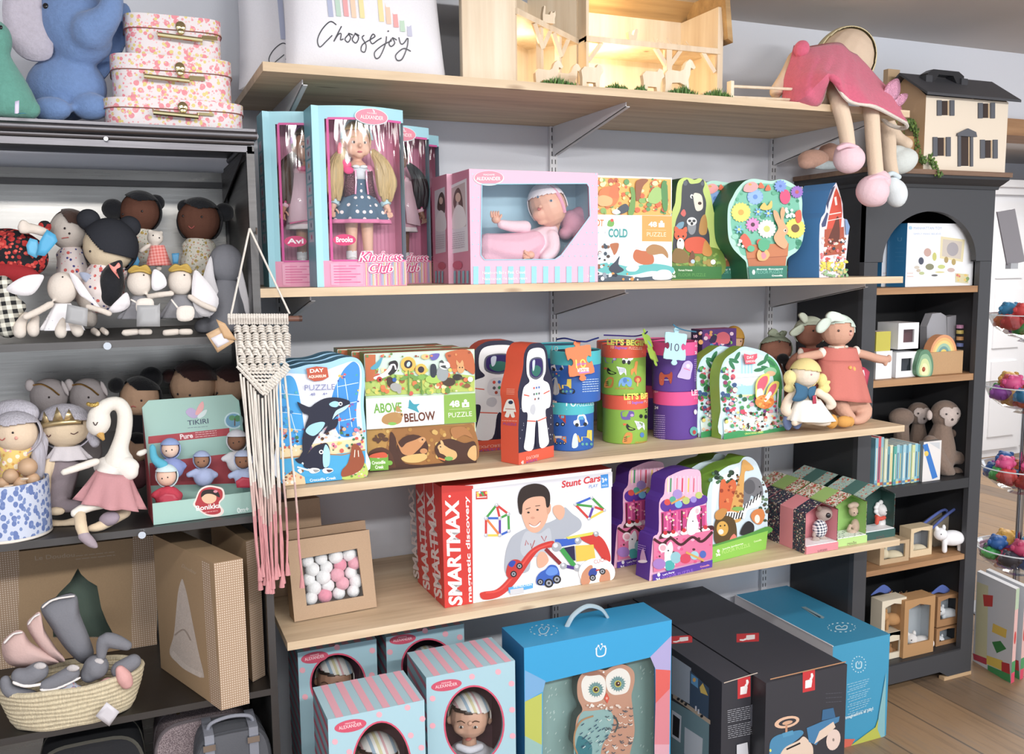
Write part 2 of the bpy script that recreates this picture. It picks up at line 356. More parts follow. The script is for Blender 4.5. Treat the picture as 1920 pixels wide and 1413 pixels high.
# ---------------------------------------------------------------- soft toys: limbs and heads in photo pixels at depth Y
class Fig:
 def __init__(s,name,label,cat,x,y,Y,group=None):
  s.Y=Y;s.o=thing(name,label,cat,Q(x,y,Y=Y),group);s.hd=None
 def P(s,x,y,dz=0):return Q(x,y,Y=s.Y+dz)
 def E(s,mb,x,y,rx,ry,dz=0,rot=0,rz=None,mat=None,nu=16,nv=10,cut=None):
  c=s.P(x,y,dz);k=scl(c);a=R(rot);ex=rt*cos(a)-up_*sin(a);ey=rt*sin(a)+up_*cos(a);ez=ex.cross(ey)
  M3=Matrix((ex,ez,ey)).transposed();rz=rz if rz is not None else min(rx,ry)*.9*k
  mb.ell(c,(rx*k,rz,ry*k),mat or M('ffffff'),M3,nu,nv,cut);return c
 def Lm(s,mb,pts,mat=None,n=10,flat=1.0):
  """limb: (x, y, radius px, dz)"""
  q=catmull([tuple(p)+(0,)*(4-len(p)) for p in pts],4,False) if len(pts)>2 else[tuple(p)+(0,)*(4-len(p)) for p in pts]
  P=[s.P(a,b,d) for a,b,r,d in q];rr=[r*scl(p) for p,(a,b,r,d) in zip(P,q)]
  mb.tube(P,rr,mat or M('ffffff'),n,True,flat)
  for p,r in((P[0],rr[0]),(P[-1],rr[-1])):mb.ell(p,r*.98,mat or M('ffffff'),None,10,6)
 def soft(s,name,prims,mat,vox=.0032,parent=None,label=None):
  """one continuous skin around ellipsoids ('e', x, y, rx, ry, dz, rot, rz) and limbs ('l', [...])"""
  m=MB()
  for p in prims:
   if p[0]=='e':s.E(m,*p[1:],mat=mat)
   elif p[0]=='l':s.Lm(m,p[1],mat)
  o=m.build(name,parent or s.o,remesh=vox)
  if label:o['label']=label
  return o
 def head(s,x,y,rx,ry,dz=0,rot=0,rz=None):
  c=s.P(x,y,dz);s.hd=(x,y,rx,ry,dz,rot,rz if rz is not None else min(rx,ry)*.9*scl(c));return('e',x,y,rx,ry,dz,rot,rz)
 def on(s,x,y,lift=.0006):
  hx,hy,rx,ry,dz,rot,rz=s.hd;a=R(rot);dx,dy=x-hx,y-hy;u,v=(dx*cos(a)+dy*sin(a))/rx,(-dx*sin(a)+dy*cos(a))/ry
  q=1-u*u-v*v;c=s.P(hx,hy,dz);n=-(rt.cross(up_))
  p0=Q(x,y,D=(c-CAM).dot(fw));return p0-fw*(rz*math.sqrt(max(q,.01))+lift)
 def dot(s,mb,x,y,r,col,ry=None):
  p=s.on(x,y,.0);k=scl(p);mb.ell(p,(r*k,r*k*.55,(ry or r)*k),col if not isinstance(col,str) else M(col,'gloss'),Matrix((rt,-(fw),up_)).transposed(),10,6)
 def curve(s,mb,pts,w,col):
  q=catmull(pts,4,False) if len(pts)>2 else pts;P=[s.on(*a) for a in q];mb.tube(P,w*scl(P[0]),col if not isinstance(col,str) else M(col,'matte'),6)
 def face(s,eyes,mouth=None,nose=None,cheeks=None,eye='2a2020',er=2.2,lip='c4605a',blush='e8a596',parent=None,mw=.9):
  p=parent or s.o
  for x,y in eyes:m=MB();s.dot(m,x,y,er,eye);m.build('eye',p)
  if mouth:m=MB();s.curve(m,mouth,mw,lip);m.build('mouth',p)
  if nose:m=MB();s.curve(m,nose,.7,lip);m.build('nose',p)
  for x,y in cheeks or():m=MB();s.dot(m,x,y,er*1.5,M(blush,'matte'));m.build('cheek',p)
 def cap(s,name,mat,pts=None,grow=1.06,keep=None,parent=None,vox=0,dzo=0):
  """hair or hood: the head's own surface, grown, kept where keep(u, v, w) (u right, v up, w towards the viewer, on the unit head)"""
  hx,hy,rx,ry,dz,rot,rz=s.hd;c=s.P(hx,hy,dz+dzo);k=scl(c);a=R(rot);ex=rt*cos(a)-up_*sin(a);ey=rt*sin(a)+up_*cos(a);ez=-fw
  m=MB();nu,nv=84,60;vs=[];fs=[]
  for j in range(nv+1):
   for i in range(nu):
    A,B=pi*j/nv,2*pi*i/nu;u,v,w_=sin(A)*cos(B),cos(A),sin(A)*sin(B);vs.append(((u,v,w_)))
  P=[c+(ex*(u*rx*k)+ey*(v*ry*k)+ez*(w_*rz))*grow for u,v,w_ in vs]
  for j in range(nv):
   for i in range(nu):
    f=(j*nu+i,(j+1)*nu+i,(j+1)*nu+(i+1)%nu,j*nu+(i+1)%nu);q=[sum(vs[t][d] for t in f)/4 for d in range(3)]
    if keep(*q):fs.append(f)
  m.add(P,fs,mat);o=m.build(name,parent or s.o);q=o.modifiers.new('thick','SOLIDIFY');q.thickness=.0022;q.offset=-.5;return o
 def sheet(s,name,pts,mat,thick=.003,parent=None,dz=0,bulge=0,label=None,puff=None):
  """cloth piece: outline in pixels (x, y[, dz]) closed and rounded, given thickness"""
  q=[tuple(p)+(0,)*(3-len(p)) for p in pts];q=q if thick<.0015 else catmull(q,4);P=[s.P(a,b,dz+d) for a,b,d in q];c=sum(P,V((0,0,0)))/len(P)-V((0,bulge,0));n=len(P)
  mid=[p.lerp(c,.5)-V((0,bulge*.35,0)) for p in P];m=MB();m.add(P+mid+[c],[(i,(i+1)%n,n+(i+1)%n,n+i) for i in range(n)]+[(n+i,n+(i+1)%n,2*n) for i in range(n)],mat)
  o=m.build(name,parent or s.o,smooth=60);w_=o.modifiers.new('thick','SOLIDIFY');w_.thickness=thick;w_.offset=1
  if label:o['label']=label
  return o
 def skirt(s,name,top,bot,mat,ruf=0,n=44,parent=None,seg=8,dz=0,depth=.55,dzb=0,flip=1):
  """gathered cloth between a waist line and a hem line; each (x0, y0, x1, y1) in pixels; a full ring with folds"""
  m=MB();vs=[]
  for j in range(seg+1):
   t=j/seg
   x0,y0,x1,y1=[a+(b-a)*t for a,b in zip(top,bot)];c=s.P((x0+x1)/2,(y0+y1)/2,dz+dzb*t);L,R_=s.P(x0,y0,dz+dzb*t),s.P(x1,y1,dz+dzb*t);hx=(R_-L)/2;hd=hx.length*depth
   for i in range(n):
    a=2*pi*i/n;f=1+ruf*t*sin(a*9+1.3*sin(a*2));vs.append(c+hx*(cos(a)*f)+V((0,-1,0))*(hd*sin(a)*f)+V((0,0,-.001))*0)
  m.add(vs,[(j*n+i,j*n+(i+1)%n,(j+1)*n+(i+1)%n,(j+1)*n+i) for j in range(seg) for i in range(n)],mat)
  o=m.build(name,parent or s.o,smooth=70);q=o.modifiers.new('thick','SOLIDIFY');q.thickness=.0016;return o
# ================================================================ the room
FLZ=0.0;Z1,Z2,Z3,Z4=1.884,1.414,.972,.622
def mk_wall():
 t=NT('wall_paint');n=t.noise(t.co(),220,2);t.i('Base Color',lin('d6d9e2'));t.i('Roughness',.75);t.bump(n,.12,.002);return t.m
def mk_ceil():
 t=NT('ceiling_paint');n=t.noise(t.co(),2.2,3);t.i('Base Color',t.mix(n,lin('c4bfbc'),lin('cfcac8')));t.i('Roughness',.85);return t.m
def mk_floor():
 t=NT('floor_planks');v=t.co((1,1,1),(0,0,R(90)))
 br=t.n('TexBrick',{'Vector':v,'Color1':lin('a07c52'),'Color2':lin('54483f'),'Mortar':lin('231d19'),'Scale':1.0,'Mortar Size':.004,'Brick Width':1.5,'Row Height':.19,'Bias':-.1},offset=.37)
 n=t.noise(t.co((22,1.6,1)),1.5,6,.65);c=t.ramp(n,[(.3,'4a3b30'),(.5,'9c7a54'),(.68,'7a6c60')])
 n3=t.noise(t.co((3,.6,1)),2,2);c=t.mix(t.mth('MULTIPLY',n3,.5),c,lin('6d6157'))
 t.i('Base Color',t.n('MixRGB',{0:.5,1:br.outputs[0],2:c}).outputs[0]);t.i('Roughness',.48);t.bump(n,.2,.002);return t.m
WALL=mk_wall();WHITE=M('e9e9ec','paint')
struct('wall_back',MB().cb(-1.6,3.02,0,.12,0,2.235,WALL).cb(3.02,9,0,.12,1.985,2.235,WALL))
struct('ceiling',MB().cb(-1.6,9.5,-3.6,5.5,2.23,2.3,mk_ceil()))
struct('floor',MB().cb(-1.6,9.5,-3.6,5.5,-.05,0,mk_floor()))
struct('wall_far',MB().cb(2.9,9.5,2.75,2.85,0,2.235,WALL).cb(9.4,9.5,.12,2.75,0,2.235,WALL))
struct('wall_left',MB().cb(-1.7,-1.6,-3.6,5.5,0,2.235,WALL))
struct('trim_1',MB().cb(3.0,9,-.035,.13,1.922,1.983,OAK()),bevel=.003)
# white panelled door pair in the far room
m=MB()
def panel_face(m,x0,x1,z0,z1,y,mat):
 m.cb(x0,x1,y,y+.045,z0,z1,mat)
def build_far():
 t=thing('panelled_cupboard','tall white panelled cupboard beyond the opening, behind the toy bowl spinner','cupboard',(6.6,2.5,0))
 m=MB().cb(4.6,8.6,2.25,2.7,.0,1.98,WHITE).cb(4.5,8.7,2.16,2.7,1.98,2.03,WHITE).cb(4.55,8.65,2.2,2.7,1.93,1.98,WHITE);m.build('body',t,bevel=.004)
 for k in range(5):
  x=4.65+k*.79;d=MB().cb(x,x+.76,2.225,2.25,.06,1.88,WHITE)
  dr=d.build('door',t,bevel=.003)
  p=MB()
  for(a,b) in((.16,.72),(.82,1.25),(1.33,1.76)):
   for(c,e) in((.08,.35),(.41,.68)):
    p.cb(x+c,x+e,2.212,2.226,a,b,WHITE)
  p.build('panel',dr,bevel=.008)
build_far()
# ---------------------------------------------------------------- wall shelves
SX0,SX1,SD=.30,2.10,.5
def shelf(name,label,z,th=.019,tilt=0,x0=SX0,x1=SX1):
 vs=MB();w=x1-x0
 vs.box((x0,-SD,z-th),(w,0,tilt),(0,SD-.004,0),(0,0,th),PINE())
 return props(vs.build(name,bevel=.0015,loc=(x0+w/2,-SD/2,z-th)),label,'shelf')
shelf('wooden_shelf','topmost pine board shelf carrying the cushions and the wooden barn',Z1)
shelf('wooden_shelf','pine board shelf carrying the doll boxes and the baby doll box',Z2,x0=.275)
shelf('wooden_shelf','pine board shelf carrying the round puzzle tubs and the rag dolls',Z3,x0=.312,x1=2.13)
shelf('wooden_shelf','lowest pine board shelf carrying the red magnetic set boxes',Z4,x1=2.13)
for k,x in enumerate((.395,1.207,2.018)):
 m=MB();s=M('dadbe0','paint');m.cb(x-.012,x+.012,-.014,-.001,.3,1.87,s)
 dk=M('3c3c40');z=.33
 while z<1.85:
  for dx in(-.0055,.0055):m.cb(x+dx-.0014,x+dx+.0014,-.0144,-.0138,z,z+.013,dk)
  z+=.023
 props(m.build('shelf_standard',smooth=0,loc=(x,-.007,.3)),('leftmost slotted white metal upright on the wall, behind the puzzle boxes','middle slotted white metal upright fixed to the grey wall','rightmost slotted white metal upright, beside the black bookcase')[k],'upright')
 for j,zt in enumerate((Z1,Z2,Z3,Z4)):
  zt-=.0195;b=MB();xx=x-.004;L=.44;
  P=[(xx,-.015,zt),(xx,-L,zt),(xx,-L,zt-.012),(xx,-.03,zt-.085),(xx,-.015,zt-.085)]
  b.prism(P,(.0025,0,0),s)
  b.prism([(xx,-L,zt-.012),(xx+.012,-L,zt-.012),(xx+.012,-.03,zt-.085),(xx,-.03,zt-.085)],(0,0,.002),s)
  props(b.build('shelf_bracket',smooth=0,loc=(xx,-.015,zt)),'white metal bracket on the %s upright under the %s board'%(('leftmost','middle','rightmost')[k],('topmost','second','third','lowest')[j]),'bracket','shelf brackets')
# ================================================================ raw steel shelving unit on the left
UX0,UX1,UY0,UY1=-1.05,.275,-.5,-.035
UZ=(1.745,1.315,.921,.521,.10)
def steel_unit():
 t=thing('steel_shelving_unit','raw steel shelving unit on the left holding rag dolls, basket and suitcases','shelving unit',(-.38,-.27,0))
 S,D=STEEL(),STEELD()
 m=MB()
 for x in(UX0,UX1-.016):
  for y in(UY0,UY1-.016):
   q=MB().cb(x,x+.016,y,y+.016,0,1.70,D);q.build('post',t,bevel=.002)
 m=MB().cb(UX0-.006,UX1+.004,UY0-.004,UY1,1.737,1.745,S);m.build('top_board',t,bevel=.002)
 m=MB();m.tube([(UX0-.01,UY0-.004,1.731),(UX1+.006,UY0-.004,1.731)],.0085,S,12);m.tube([(UX1+.002,UY0,1.731),(UX1+.002,UY1,1.731)],.0085,S,12);m.tube([(UX0-.01,UY0-.001,1.717),(UX1,UY0-.001,1.717)],.005,S,10);m.build('top_edge_roll',t)
 MB().cb(UX0,UX1-.004,UY0,UY0+.014,1.698,1.711,S).cb(UX1-.014,UX1,UY0,UY1,1.695,1.71,D).cb(UX0,UX1,UY1-.014,UY1,1.66,1.675,D).build('top_rail',t,bevel=.001)
 g=MB();g.prism([(UX1-.02,UY0+.03,1.697),(UX1-.02,UY1,1.697),(UX1-.02,UY1,1.62)],(.003,0,0),D);g.build('corner_brace',t,smooth=0)
 for z in UZ[1:]:
  s=MB().cb(UX0+.01,UX1-.008,UY0+.002,UY1,z-.004,z,D).cb(UX0+.01,UX1-.016,UY0,UY0+.004,z-.014,z+.001,D);s.build('shelf_board',t,bevel=.001)
 MB().cb(UX0,UX1,UY1,UY1+.003,.05,1.70,brushed('back_sheet','aaa7a3',.2)).build('back_sheet',t,smooth=0)
 MB().cb(UX1-.010,UX1-.007,UY0+.016,UY1,.05,1.69,brushed('side_sheet','8f8f8f',.35)).build('side_sheet',t,smooth=0)
 for(x,y,zz) in((-.0294,-.5,1.306),(.013,-.5,.911),(-.008,-.5,1.712)):
  r=.0075 if zz<1.5 else .004
  b=MB();ax=Matrix.Rotation(R(90),3,'X');b.lathe((x,-.5,zz),[(0,.012),(r,.012),(r*1.05,.009),(r*.9,.001),(.0,0)],M('d8d8dc','chrome'),16,ax);b.build('bolt',t)
steel_unit()
# ================================================================ black bookcase with arched top
BX0,BX1,BY,BZ=2.141,2.70,-.305,1.744
def bookcase():
 t=thing('black_bookcase','tall black bookcase with arched front beside the pine shelves','bookcase',(2.42,-.15,0))
 K=M('2b2c30','paint');K2=M('1b1c1f','paint');O=OAK();F=M('3e3f44','paint')
 MB().cb(BX0,BX0+.02,BY+.02,-.005,.0,1.69,K).build('side_panel',t,bevel=.001)
 MB().cb(BX1-.02,BX1,BY+.02,-.005,.0,1.69,K).build('side_panel',t,bevel=.001)
 MB().cb(BX0+.02,BX1-.02,-.012,-.004,.02,1.69,K2).build('back_panel',t)
 MB().cb(BX0,BX0+.055,BY,BY+.02,0,1.455,F).build('front_post',t,bevel=.0015)
 MB().cb(BX1-.055,BX1,BY,BY+.02,0,1.455,F).build('front_post',t,bevel=.0015)
# arched head board
 x0,x1=BX0,BX1;a0,a1=BX0+.075,BX1-.075;cx,rr,zs,zt=(a0+a1)/2,(a1-a0)/2,1.459,1.675
 arc=[(cx-rr*cos(pi*k/28),zs+.158*sin(pi*k/28)) for k in range(29)]
 m=MB();top=[(cx-rr*cos(pi*k/28),1.69) for k in range(29)]
 for y,f in((BY,1),(BY+.02,-1)):
  m.add([(x,y,z) for x,z in arc]+[(x,y,z) for x,z in top],[(k,k+1,29+k+1,29+k)[::f] for k in range(28)],F)
  m.ngon([(x0,y,1.455),(a0,y,1.455),(a0,y,1.69),(x0,y,1.69)][::f],F);m.ngon([(a1,y,1.455),(x1,y,1.455),(x1,y,1.69),(a1,y,1.69)][::f],F)
 m.add([(x,BY,z) for x,z in arc]+[(x,BY+.02,z) for x,z in arc],[(k,29+k,29+k+1,k+1) for k in range(28)],F)
 m.box((x0,BY,1.455),(a0-x0,0,0),(0,.02,0),(0,0,.001),F);m.box((a1,BY,1.455),(x1-a1,0,0),(0,.02,0),(0,0,.001),F)
 m.build('arched_front',t,smooth=0)
 m=MB();prof=[(.0,1.69),(.006,1.69),(.008,1.7),(.016,1.707),(.024,1.716),(.028,1.72),(.028,1.729)]
 for(a,z0),(b,z1) in zip(prof,prof[1:]):
  P= lambda e,z:[(BX0-e,-.004,z),(BX0-e,BY-e,z),(BX1+e,BY-e,z),(BX1+e,-.004,z)]
  m.add(P(a,z0)+P(b,z1),[(0,1,5,4),(1,2,6,5),(2,3,7,6)],K)
 m.cb(BX0,BX1,BY,-.004,1.69,1.728,K);m.build('cornice',t)
 MB().cb(BX0-.034,BX1+.034,BY-.034,-.004,1.729,BZ,wood('oak_dark','5f4432','80604a','9a7a5e')).build('top_board',t,bevel=.002)
 for z,mt,th in((1.374,O,.021),(1.078,O,.022),(.718,K,.034),(.446,O,.018),(.105,K,.02)):
  MB().cb(BX0+.021,BX1-.021,BY+.004 if mt is O else BY+.001,-.013,z-th,z,mt).build('shelf_board',t,bevel=.001)
 m=MB();y=BY
 P=[(BX0+.055,.10),(BX0+.055,.025),(BX0+.11,.012),(BX0+.15,.035),(BX1-.15,.035),(BX1-.11,.012),(BX1-.055,.012),(BX1-.055,.10)]
 m.prism([(x,y,z) for x,z in P],(0,.018,0),F);m.build('base_rail',t,smooth=0)
 MB().cb(BX1-.13,BX1+.001,BY-.002,BY+.02,0,.012,M('c8a57a')).build('foot_strip',t,smooth=0)
bookcase()
ZMIN[0]=Z3+.0003
# ================================================================ puzzle boxes on the third board
def z3(x):return Z3+.0003
def on3(px,py):
 p=Q(px,py,Z=Z3);p.z=z3(p.x);p.y=max(p.y,-.497);return p
def B3(a,b):
 A,B=on3(*a),on3(*b);z=(A.z+B.z)/2+.0005;A.z=B.z=z;return A,B
class Shaped(Carton):
 """carton whose front has its own outline, given in photo pixels on the front plane"""
 def __init__(s,A,B,pts,dep,front,side,n=4,lean=0,smooth=True,rim=None):
  s.A,s.B=V(A),V(B);s.u=(s.B-s.A).normalized();s.w=(s.B-s.A).length;bk=V((0,0,1)).cross(s.u).normalized()
  s.up=V((0,0,1))*cos(lean)+bk*sin(lean);s.bk=bk*cos(lean)-V((0,0,1))*sin(lean);s.dep=dep;s.mb=MB();s.C=(s.A+s.B)/2+s.bk*dep/2
  s.F=Art(s.mb,s.A,-s.bk);s.L=Art(s.mb,s.A,-s.u);s.F.lift=0
  top=catmull(pts,n,False) if smooth else pts
  P=[s.A]+[s.B]+[s.F.p(*q) for q in top];s.F.lift=.0002;s.out=P
  s.mb.prism(P,s.bk*dep,front,side)
def aquarium():
 A,B=B3((531,911),(688,894))
 pts=[(688.5,860),(686,800),(682,760),(684,715),(682,690),(674,675),(660,669),(640,671),(620,678),(600,682),(578,683),(560,688),(545,691),(530,690),(519,699),(517,730),(520,800),(524,860)]
 for k in(2,1,0):
  d=V((-.006*k,.062*k,0));s=Shaped(A,B,pts,.05,M('9fd4f5'),M('1f6f96'))
  F=s.F
  F.blob([(525,903),(522,800),(520,725),(530,700),(552,700),(590,700),(635,685),(662,677),(676,688),(678,715),(676,760),(682,830),(684,887)],M('e9eef9'))
  F.blob([(526,900),(523,800),(522,722),(538,704),(553,712),(563,750),(570,800),(575,850),(560,885)],M('2fa6ee'))
  F.blob([(665,678),(674,690),(674,720),(668,770),(668,812),(640,818),(625,790),(622,745),(640,700),(655,682)],M('2f93e2'))
  for x in((645,700,660,800),(632,715,637,815),(530,720,560,830)):F.line([x[:2],x[2:]],1.2,'d8effc')
  for y in(725,760,790):F.line([(632,y),(672,y-8)],1.2,'d8effc');F.line([(524,y+12),(565,y+16)],1.2,'d8effc')
  F.dots((630,700,672,800),26,['e8813f','f0c24a','7d5fc0','3f5fb8','d9576b','38b4a0'],1.2,3.2,3)
  F.dots((528,720,562,800),12,['1d7fc4','46b5c9'],2,5,4)
  F.poly([(524,838),(600,830),(683,820),(684,848),(610,858),(525,862)],M('f0d9a8'))
  F.dots((526,800,684,845),110,['d95b4a','f0c24a','5a3a2a','e9b08c','4aa3c7','7a4a8c','f4e6d0','3a7a4a','e87a9a'],1.5,4,5)
  F.poly([(524,860),(612,852),(684,844),(685,880),(640,890),(527,905)],M('35a9e0'))
  F.line([(526,858),(600,850),(640,852),(684,842)],2,'b07a45')
  F.blob([(640,890),(650,868),(665,862),(684,868),(686,892),(645,898)],M('b9cf5c'))
  F.dots((650,868,684,892),26,['f4f0e0','f0d35a','e58fb0','5f8f3a'],1.2,2.6,6)
  F.poly([(570,893),(640,886),(640,898),(572,905)],M('2aa2dc'));F.poly([(530,893),(548,880),(570,893),(572,906),(530,910)],M('e8c89a'))
  F.dots((530,880,566,905),20,['f6efe2','e07a55','8a5a3a'],1.5,4,8)
  F.txt('Crocodile Creek',580,901.5,629,896.5,5,'e9f4fb',.02)
# leaping orca
  K=M('1d2038')
  F.blob([(556,753),(566,757),(580,762),(590,755),(607,746),(628,744),(648,748),(655,753),(650,763),(634,775),(620,790),(600,808),(585,830),(574,852),(567,850),(566,820),(572,795),(577,778),(566,772)],K)
  F.blob([(567,845),(560,856),(552,860),(562,868),(575,862),(576,850)],K)
  F.blob([(654,757),(646,767),(630,777),(622,785),(628,770),(640,763)],M('b9e2f5'));F.blob([(616,756),(626,751),(636,755),(630,762),(620,761)],M('9fd8f2'))
  F.blob([(572,808),(580,796),(598,790),(608,792),(600,806),(586,816)],M('9fd8f2'));F.blob([(618,790),(632,784),(630,798),(618,806),(606,812),(612,800)],K)
  F.disc(637,756,3.8,3.8,'ffffff');F.disc(637.3,756.3,2,2,'1d2038');F.line([(565,866),(580,880),(556,874)],3,'dff0f8',True)
  F.blob([(568,873),(576,850),(588,836),(603,830),(612,830),(617,842),(616,862),(612,876),(590,878)],K);F.blob([(609,832),(617,845),(616,870),(606,874),(604,852)],M('a5daf3'))
  F.disc(601,846,4,4,'ffffff');F.disc(601,846,2.2,2.2,'1d2038')
  F.blob([(660,832),(668,832),(676,842),(682,862),(676,878),(660,888),(640,892),(640,880),(650,868),(656,848)],M('9b4a26'));F.line([(664,842),(663,856)],1.5,'f4ead8');F.line([(670,843),(671,855)],1.5,'f4ead8')
  for x,c in((588,'9a9a9a'),(613,'5b3c44')):
   F.blob([(x-10,880),(x-4,876),(x+8,877),(x+10,882),(x,886),(x-7,885)],M('eef0f2'));F.blob([(x-2,879),(x+10,880),(x+2,884)],M(c))
  F.poly([(573,690),(592,686),(612,688),(615,706),(604,712),(588,714),(576,708)],M('c4502e'));F.txt('DAY',580,698,606,696,6.5,'fff5e8',.03);F.txt('AQUARIUM',577,708,610,706,5,'ffe9d8',.03)
  F.txt('PUZZLE',570,731,627,729,10.5,'8589b8');F.txt('48',581,741,590,740,5,'7d82b5',.02);F.txt('4+',604,740,613,739,5,'7d82b5',.02)
# water drop rim lines on the side
  for q in(0.25,.55,.8):
   r=s.out[2:];o=[p+s.bk*s.dep*q for p in r];n=[p+s.bk*s.dep*(q+.12) for p in r];c=(s.A+s.B)/2+s.up*.1
   pu= lambda L:[p+(p-c).normalized()*.0004 for p in L];a,b=pu(o),pu(n);s.mb.add(a+b,[(i,i+1,len(a)+i+1,len(a)+i) for i in range(len(a)-1)],M('7fc3e8'))
  for v in range(len(s.mb.v)):s.mb.v[v]+=d
  s.C+=d
  s.make('puzzle_box',('blue wavy-topped aquarium puzzle box with a leaping orca, behind the hanging tassels','second blue wavy-topped puzzle box, just behind the orca puzzle box','rearmost blue wavy-topped puzzle box behind the orca puzzle box')[k],'puzzle box','aquarium puzzle boxes')
aquarium()
def above_below():
 A,B=B3((690,885),(893,867));h=hgt(A,684,663)
 s=Carton(A,B,h,.062,M('cfe6c6'),M('8fae5c'),M('9aa06a'),lean=-.0)
 F=s.F;a,b,c,d=(690,885),(893,867),(887,656),(682,664)
 F.poly([(690,885),(893,867),(890,792),(688,804)],M('b98a3a'))
 F.blob([(735,805),(780,800),(860,797),(888,800),(892,866),(800,873),(745,880),(700,884),(700,850),(722,842)],M('a06a2c'))
 F.dots((700,803,888,865),60,['c99a45','b4812f','8f5c26','d1aa55'],2,6,12)
 F.blob([(732,810),(742,822),(744,845),(760,868),(800,872),(742,881),(730,850)],M('4b2a1c'))
 F.blob([(690,850),(712,838),(730,845),(738,862),(738,880),(692,884)],M('5a3320'))
 F.disc(773,840,30,26,M('4b2a1c'),-8);F.blob([(815,845),(822,828),(845,822),(870,830),(890,828),(892,860),(860,866),(830,865)],M('4b2a1c'))
 F.poly([(700,884),(893,867),(893,861),(760,874),(700,880)],M('43281c'))
 F.blob([(742,822),(752,838),(762,830),(778,824),(788,820),(797,824),(793,832),(784,842),(770,853),(755,850),(748,838)],M('c98a52'));F.disc(791,824,7,5.5,M('d39a62'));F.disc(791.5,823.5,1.6,1.6,'2a1a14')
 F.blob([(752,858),(770,852),(795,850),(800,858),(785,866),(762,866)],M('d8b568'));F.disc(794,845,7,5,M('c98a52'))
 F.blob([(822,838),(828,832),(842,840),(854,846),(856,856),(846,862),(832,852),(824,848)],M('d9ad6a'));F.disc(827,838,7,6,M('dbb274'));F.disc(825.5,837,1.4,1.4,'2a1a14');F.blob([(825,826),(829,826),(832,834),(828,836)],M('dbb274'));F.disc(841,859,8,4,M('6fae4a'));F.line([(822,858),(834,862)],3,'e87a35')
 F.blob([(876,850),(882,838),(892,836),(892,862),(880,858)],M('d9ad6a'));F.blob([(845,803),(870,800),(886,820),(870,815),(852,822)],M('b0743a'))
 for x in(704,714,722):F.disc(x,815+(x%3)*4,6,4,M('5a3822'));F.line([(x,815),(708,830)],3,M('5a3822'))
# upper scene
 F.poly([(684,742),(682,664),(887,656),(889,733)],M('cfe6d8'));F.poly([(685,742),(684,712),(720,700),(790,705),(850,700),(889,704),(889,733)],M('b5ca55'))
 F.dots((686,690,887,737),150,['7fa83a','9cc24c','d8cf55','e07a3a','d95b4a','5f8f3a','b7d060','a9632f','e9e3b0'],2,5.5,13)
 F.poly([(683,664),(703,664),(702,712),(685,715)],M('c96a35'));F.blob([(836,660),(880,657),(888,700),(868,690),(846,690),(838,676)],M('c4622e'))
 for x,y,r in((764,682,11),(788,692,8.5)):
  F.disc(x,y,r*1.3,r*1.3,M('f2b838'),n=14);F.disc(x,y,r*.72,r*.72,M('3a2f38'));F.line([(x,y+r),(x+1,738)],2.5,'5f8f3a');F.disc(x-8,708,8,3.5,M('6f9f42'),-25);F.disc(x+9,705,8,3.5,M('6f9f42'),25)
 F.disc(764.5,682,3.2,5,M('bfe2f0'),20)
 F.blob([(694,688),(706,678),(716,668),(712,682),(706,690),(696,692)],M('4ba6c2'))
 F.blob([(700,706),(714,700),(726,690),(734,676),(745,680),(744,694),(730,702),(716,708),(702,710)],M('f2f2f0'));F.blob([(732,702),(742,694),(745,682),(740,675),(729,678),(728,684),(734,684),(732,692),(726,700)],M('2c2a2c'));F.line([(731,684),(738,683),(741,692)],3,'f2f2f0',True)
 F.blob([(724,708),(732,706),(738,714),(736,726),(726,722)],M('463628'));F.disc(741,725,11,8,M('a9aaa8'),15);F.disc(747,733,4,4,M('a9aaa8'))
 F.disc(812,710,16,8,M('a7cf4f'));F.disc(789,706,7,5,M('7fb546'));F.disc(840,715,12,8,M('4a3a2c'));F.disc(856,706,9,6,M('35302c'));F.disc(866,708,6,2,M('5b4a3c'))
 F.blob([(806,684),(814,682),(817,692),(814,706),(806,704)],M('2f3844'));F.disc(828,700,11,14,M('9aa3a6'));F.disc(832,684,10,8,M('e4e6e4'));F.blob([(822,678),(827,674),(831,680)],M('4a4e52'));F.blob([(824,686),(832,684),(842,688),(834,690)],M('3c4044'));F.disc(838,686,4,3,M('f2f2f0'))
 F.disc(862,690,7,9,M('d9a264'));F.blob([(855,684),(854,674),(860,680),(865,674),(867,684)],M('d9a264'));F.disc(860,688,1.3,1.3,'2a1a14');F.disc(865,688,1.3,1.3,'2a1a14')
 F.blob([(805,664),(822,662),(818,672),(808,674)],M('6a62b8'));F.disc(796,668,8,5,M('d8c27a'));F.dots((684,660,885,668),14,['d95b4a','9a4a2a','6a8f4a','e08a4a'],1.5,3,15)
 F.disc(710,710,5,5,M('c2302a'));F.disc(711,711,2,2,'201010');F.disc(738,738-27,4,4,M('2a62b0'));F.disc(880,710,5,5,M('f4f4ee'));F.disc(871,711,4,4,M('e8743a'));F.disc(874,722,6,4,M('8a5a34'))
# title band
 F.poly([(686,804),(684.5,746),(830,739.5),(831,793.5)],M('f3f4f2'));F.poly([(830,739.5),(889,736),(891,790),(831,793.5)],M('86b53d'))
 F.txt('ABOVE',699.5,773,752,770,17,'6fae3d',.03);F.txt('BELOW',757,790,815,785,15.5,'6b3420',.03)
 F.blob([(714,788),(718,778),(732,772),(744,772),(752,778),(750,790),(738,795),(722,794)],M('b98a4c'));F.disc(749,777,5.5,5,M('bd9052'));F.blob([(741,770),(742,760),(747,762),(750,770)],M('bd9052'));F.disc(751,776,1.3,1.3,'1d1510');F.disc(734,793,8,3,M('7fbf4a'))
 F.blob([(764,762),(766,748),(774,756),(785,756),(780,762),(784,772),(774,768),(764,764),(762,760)],M('2f9fb5'))
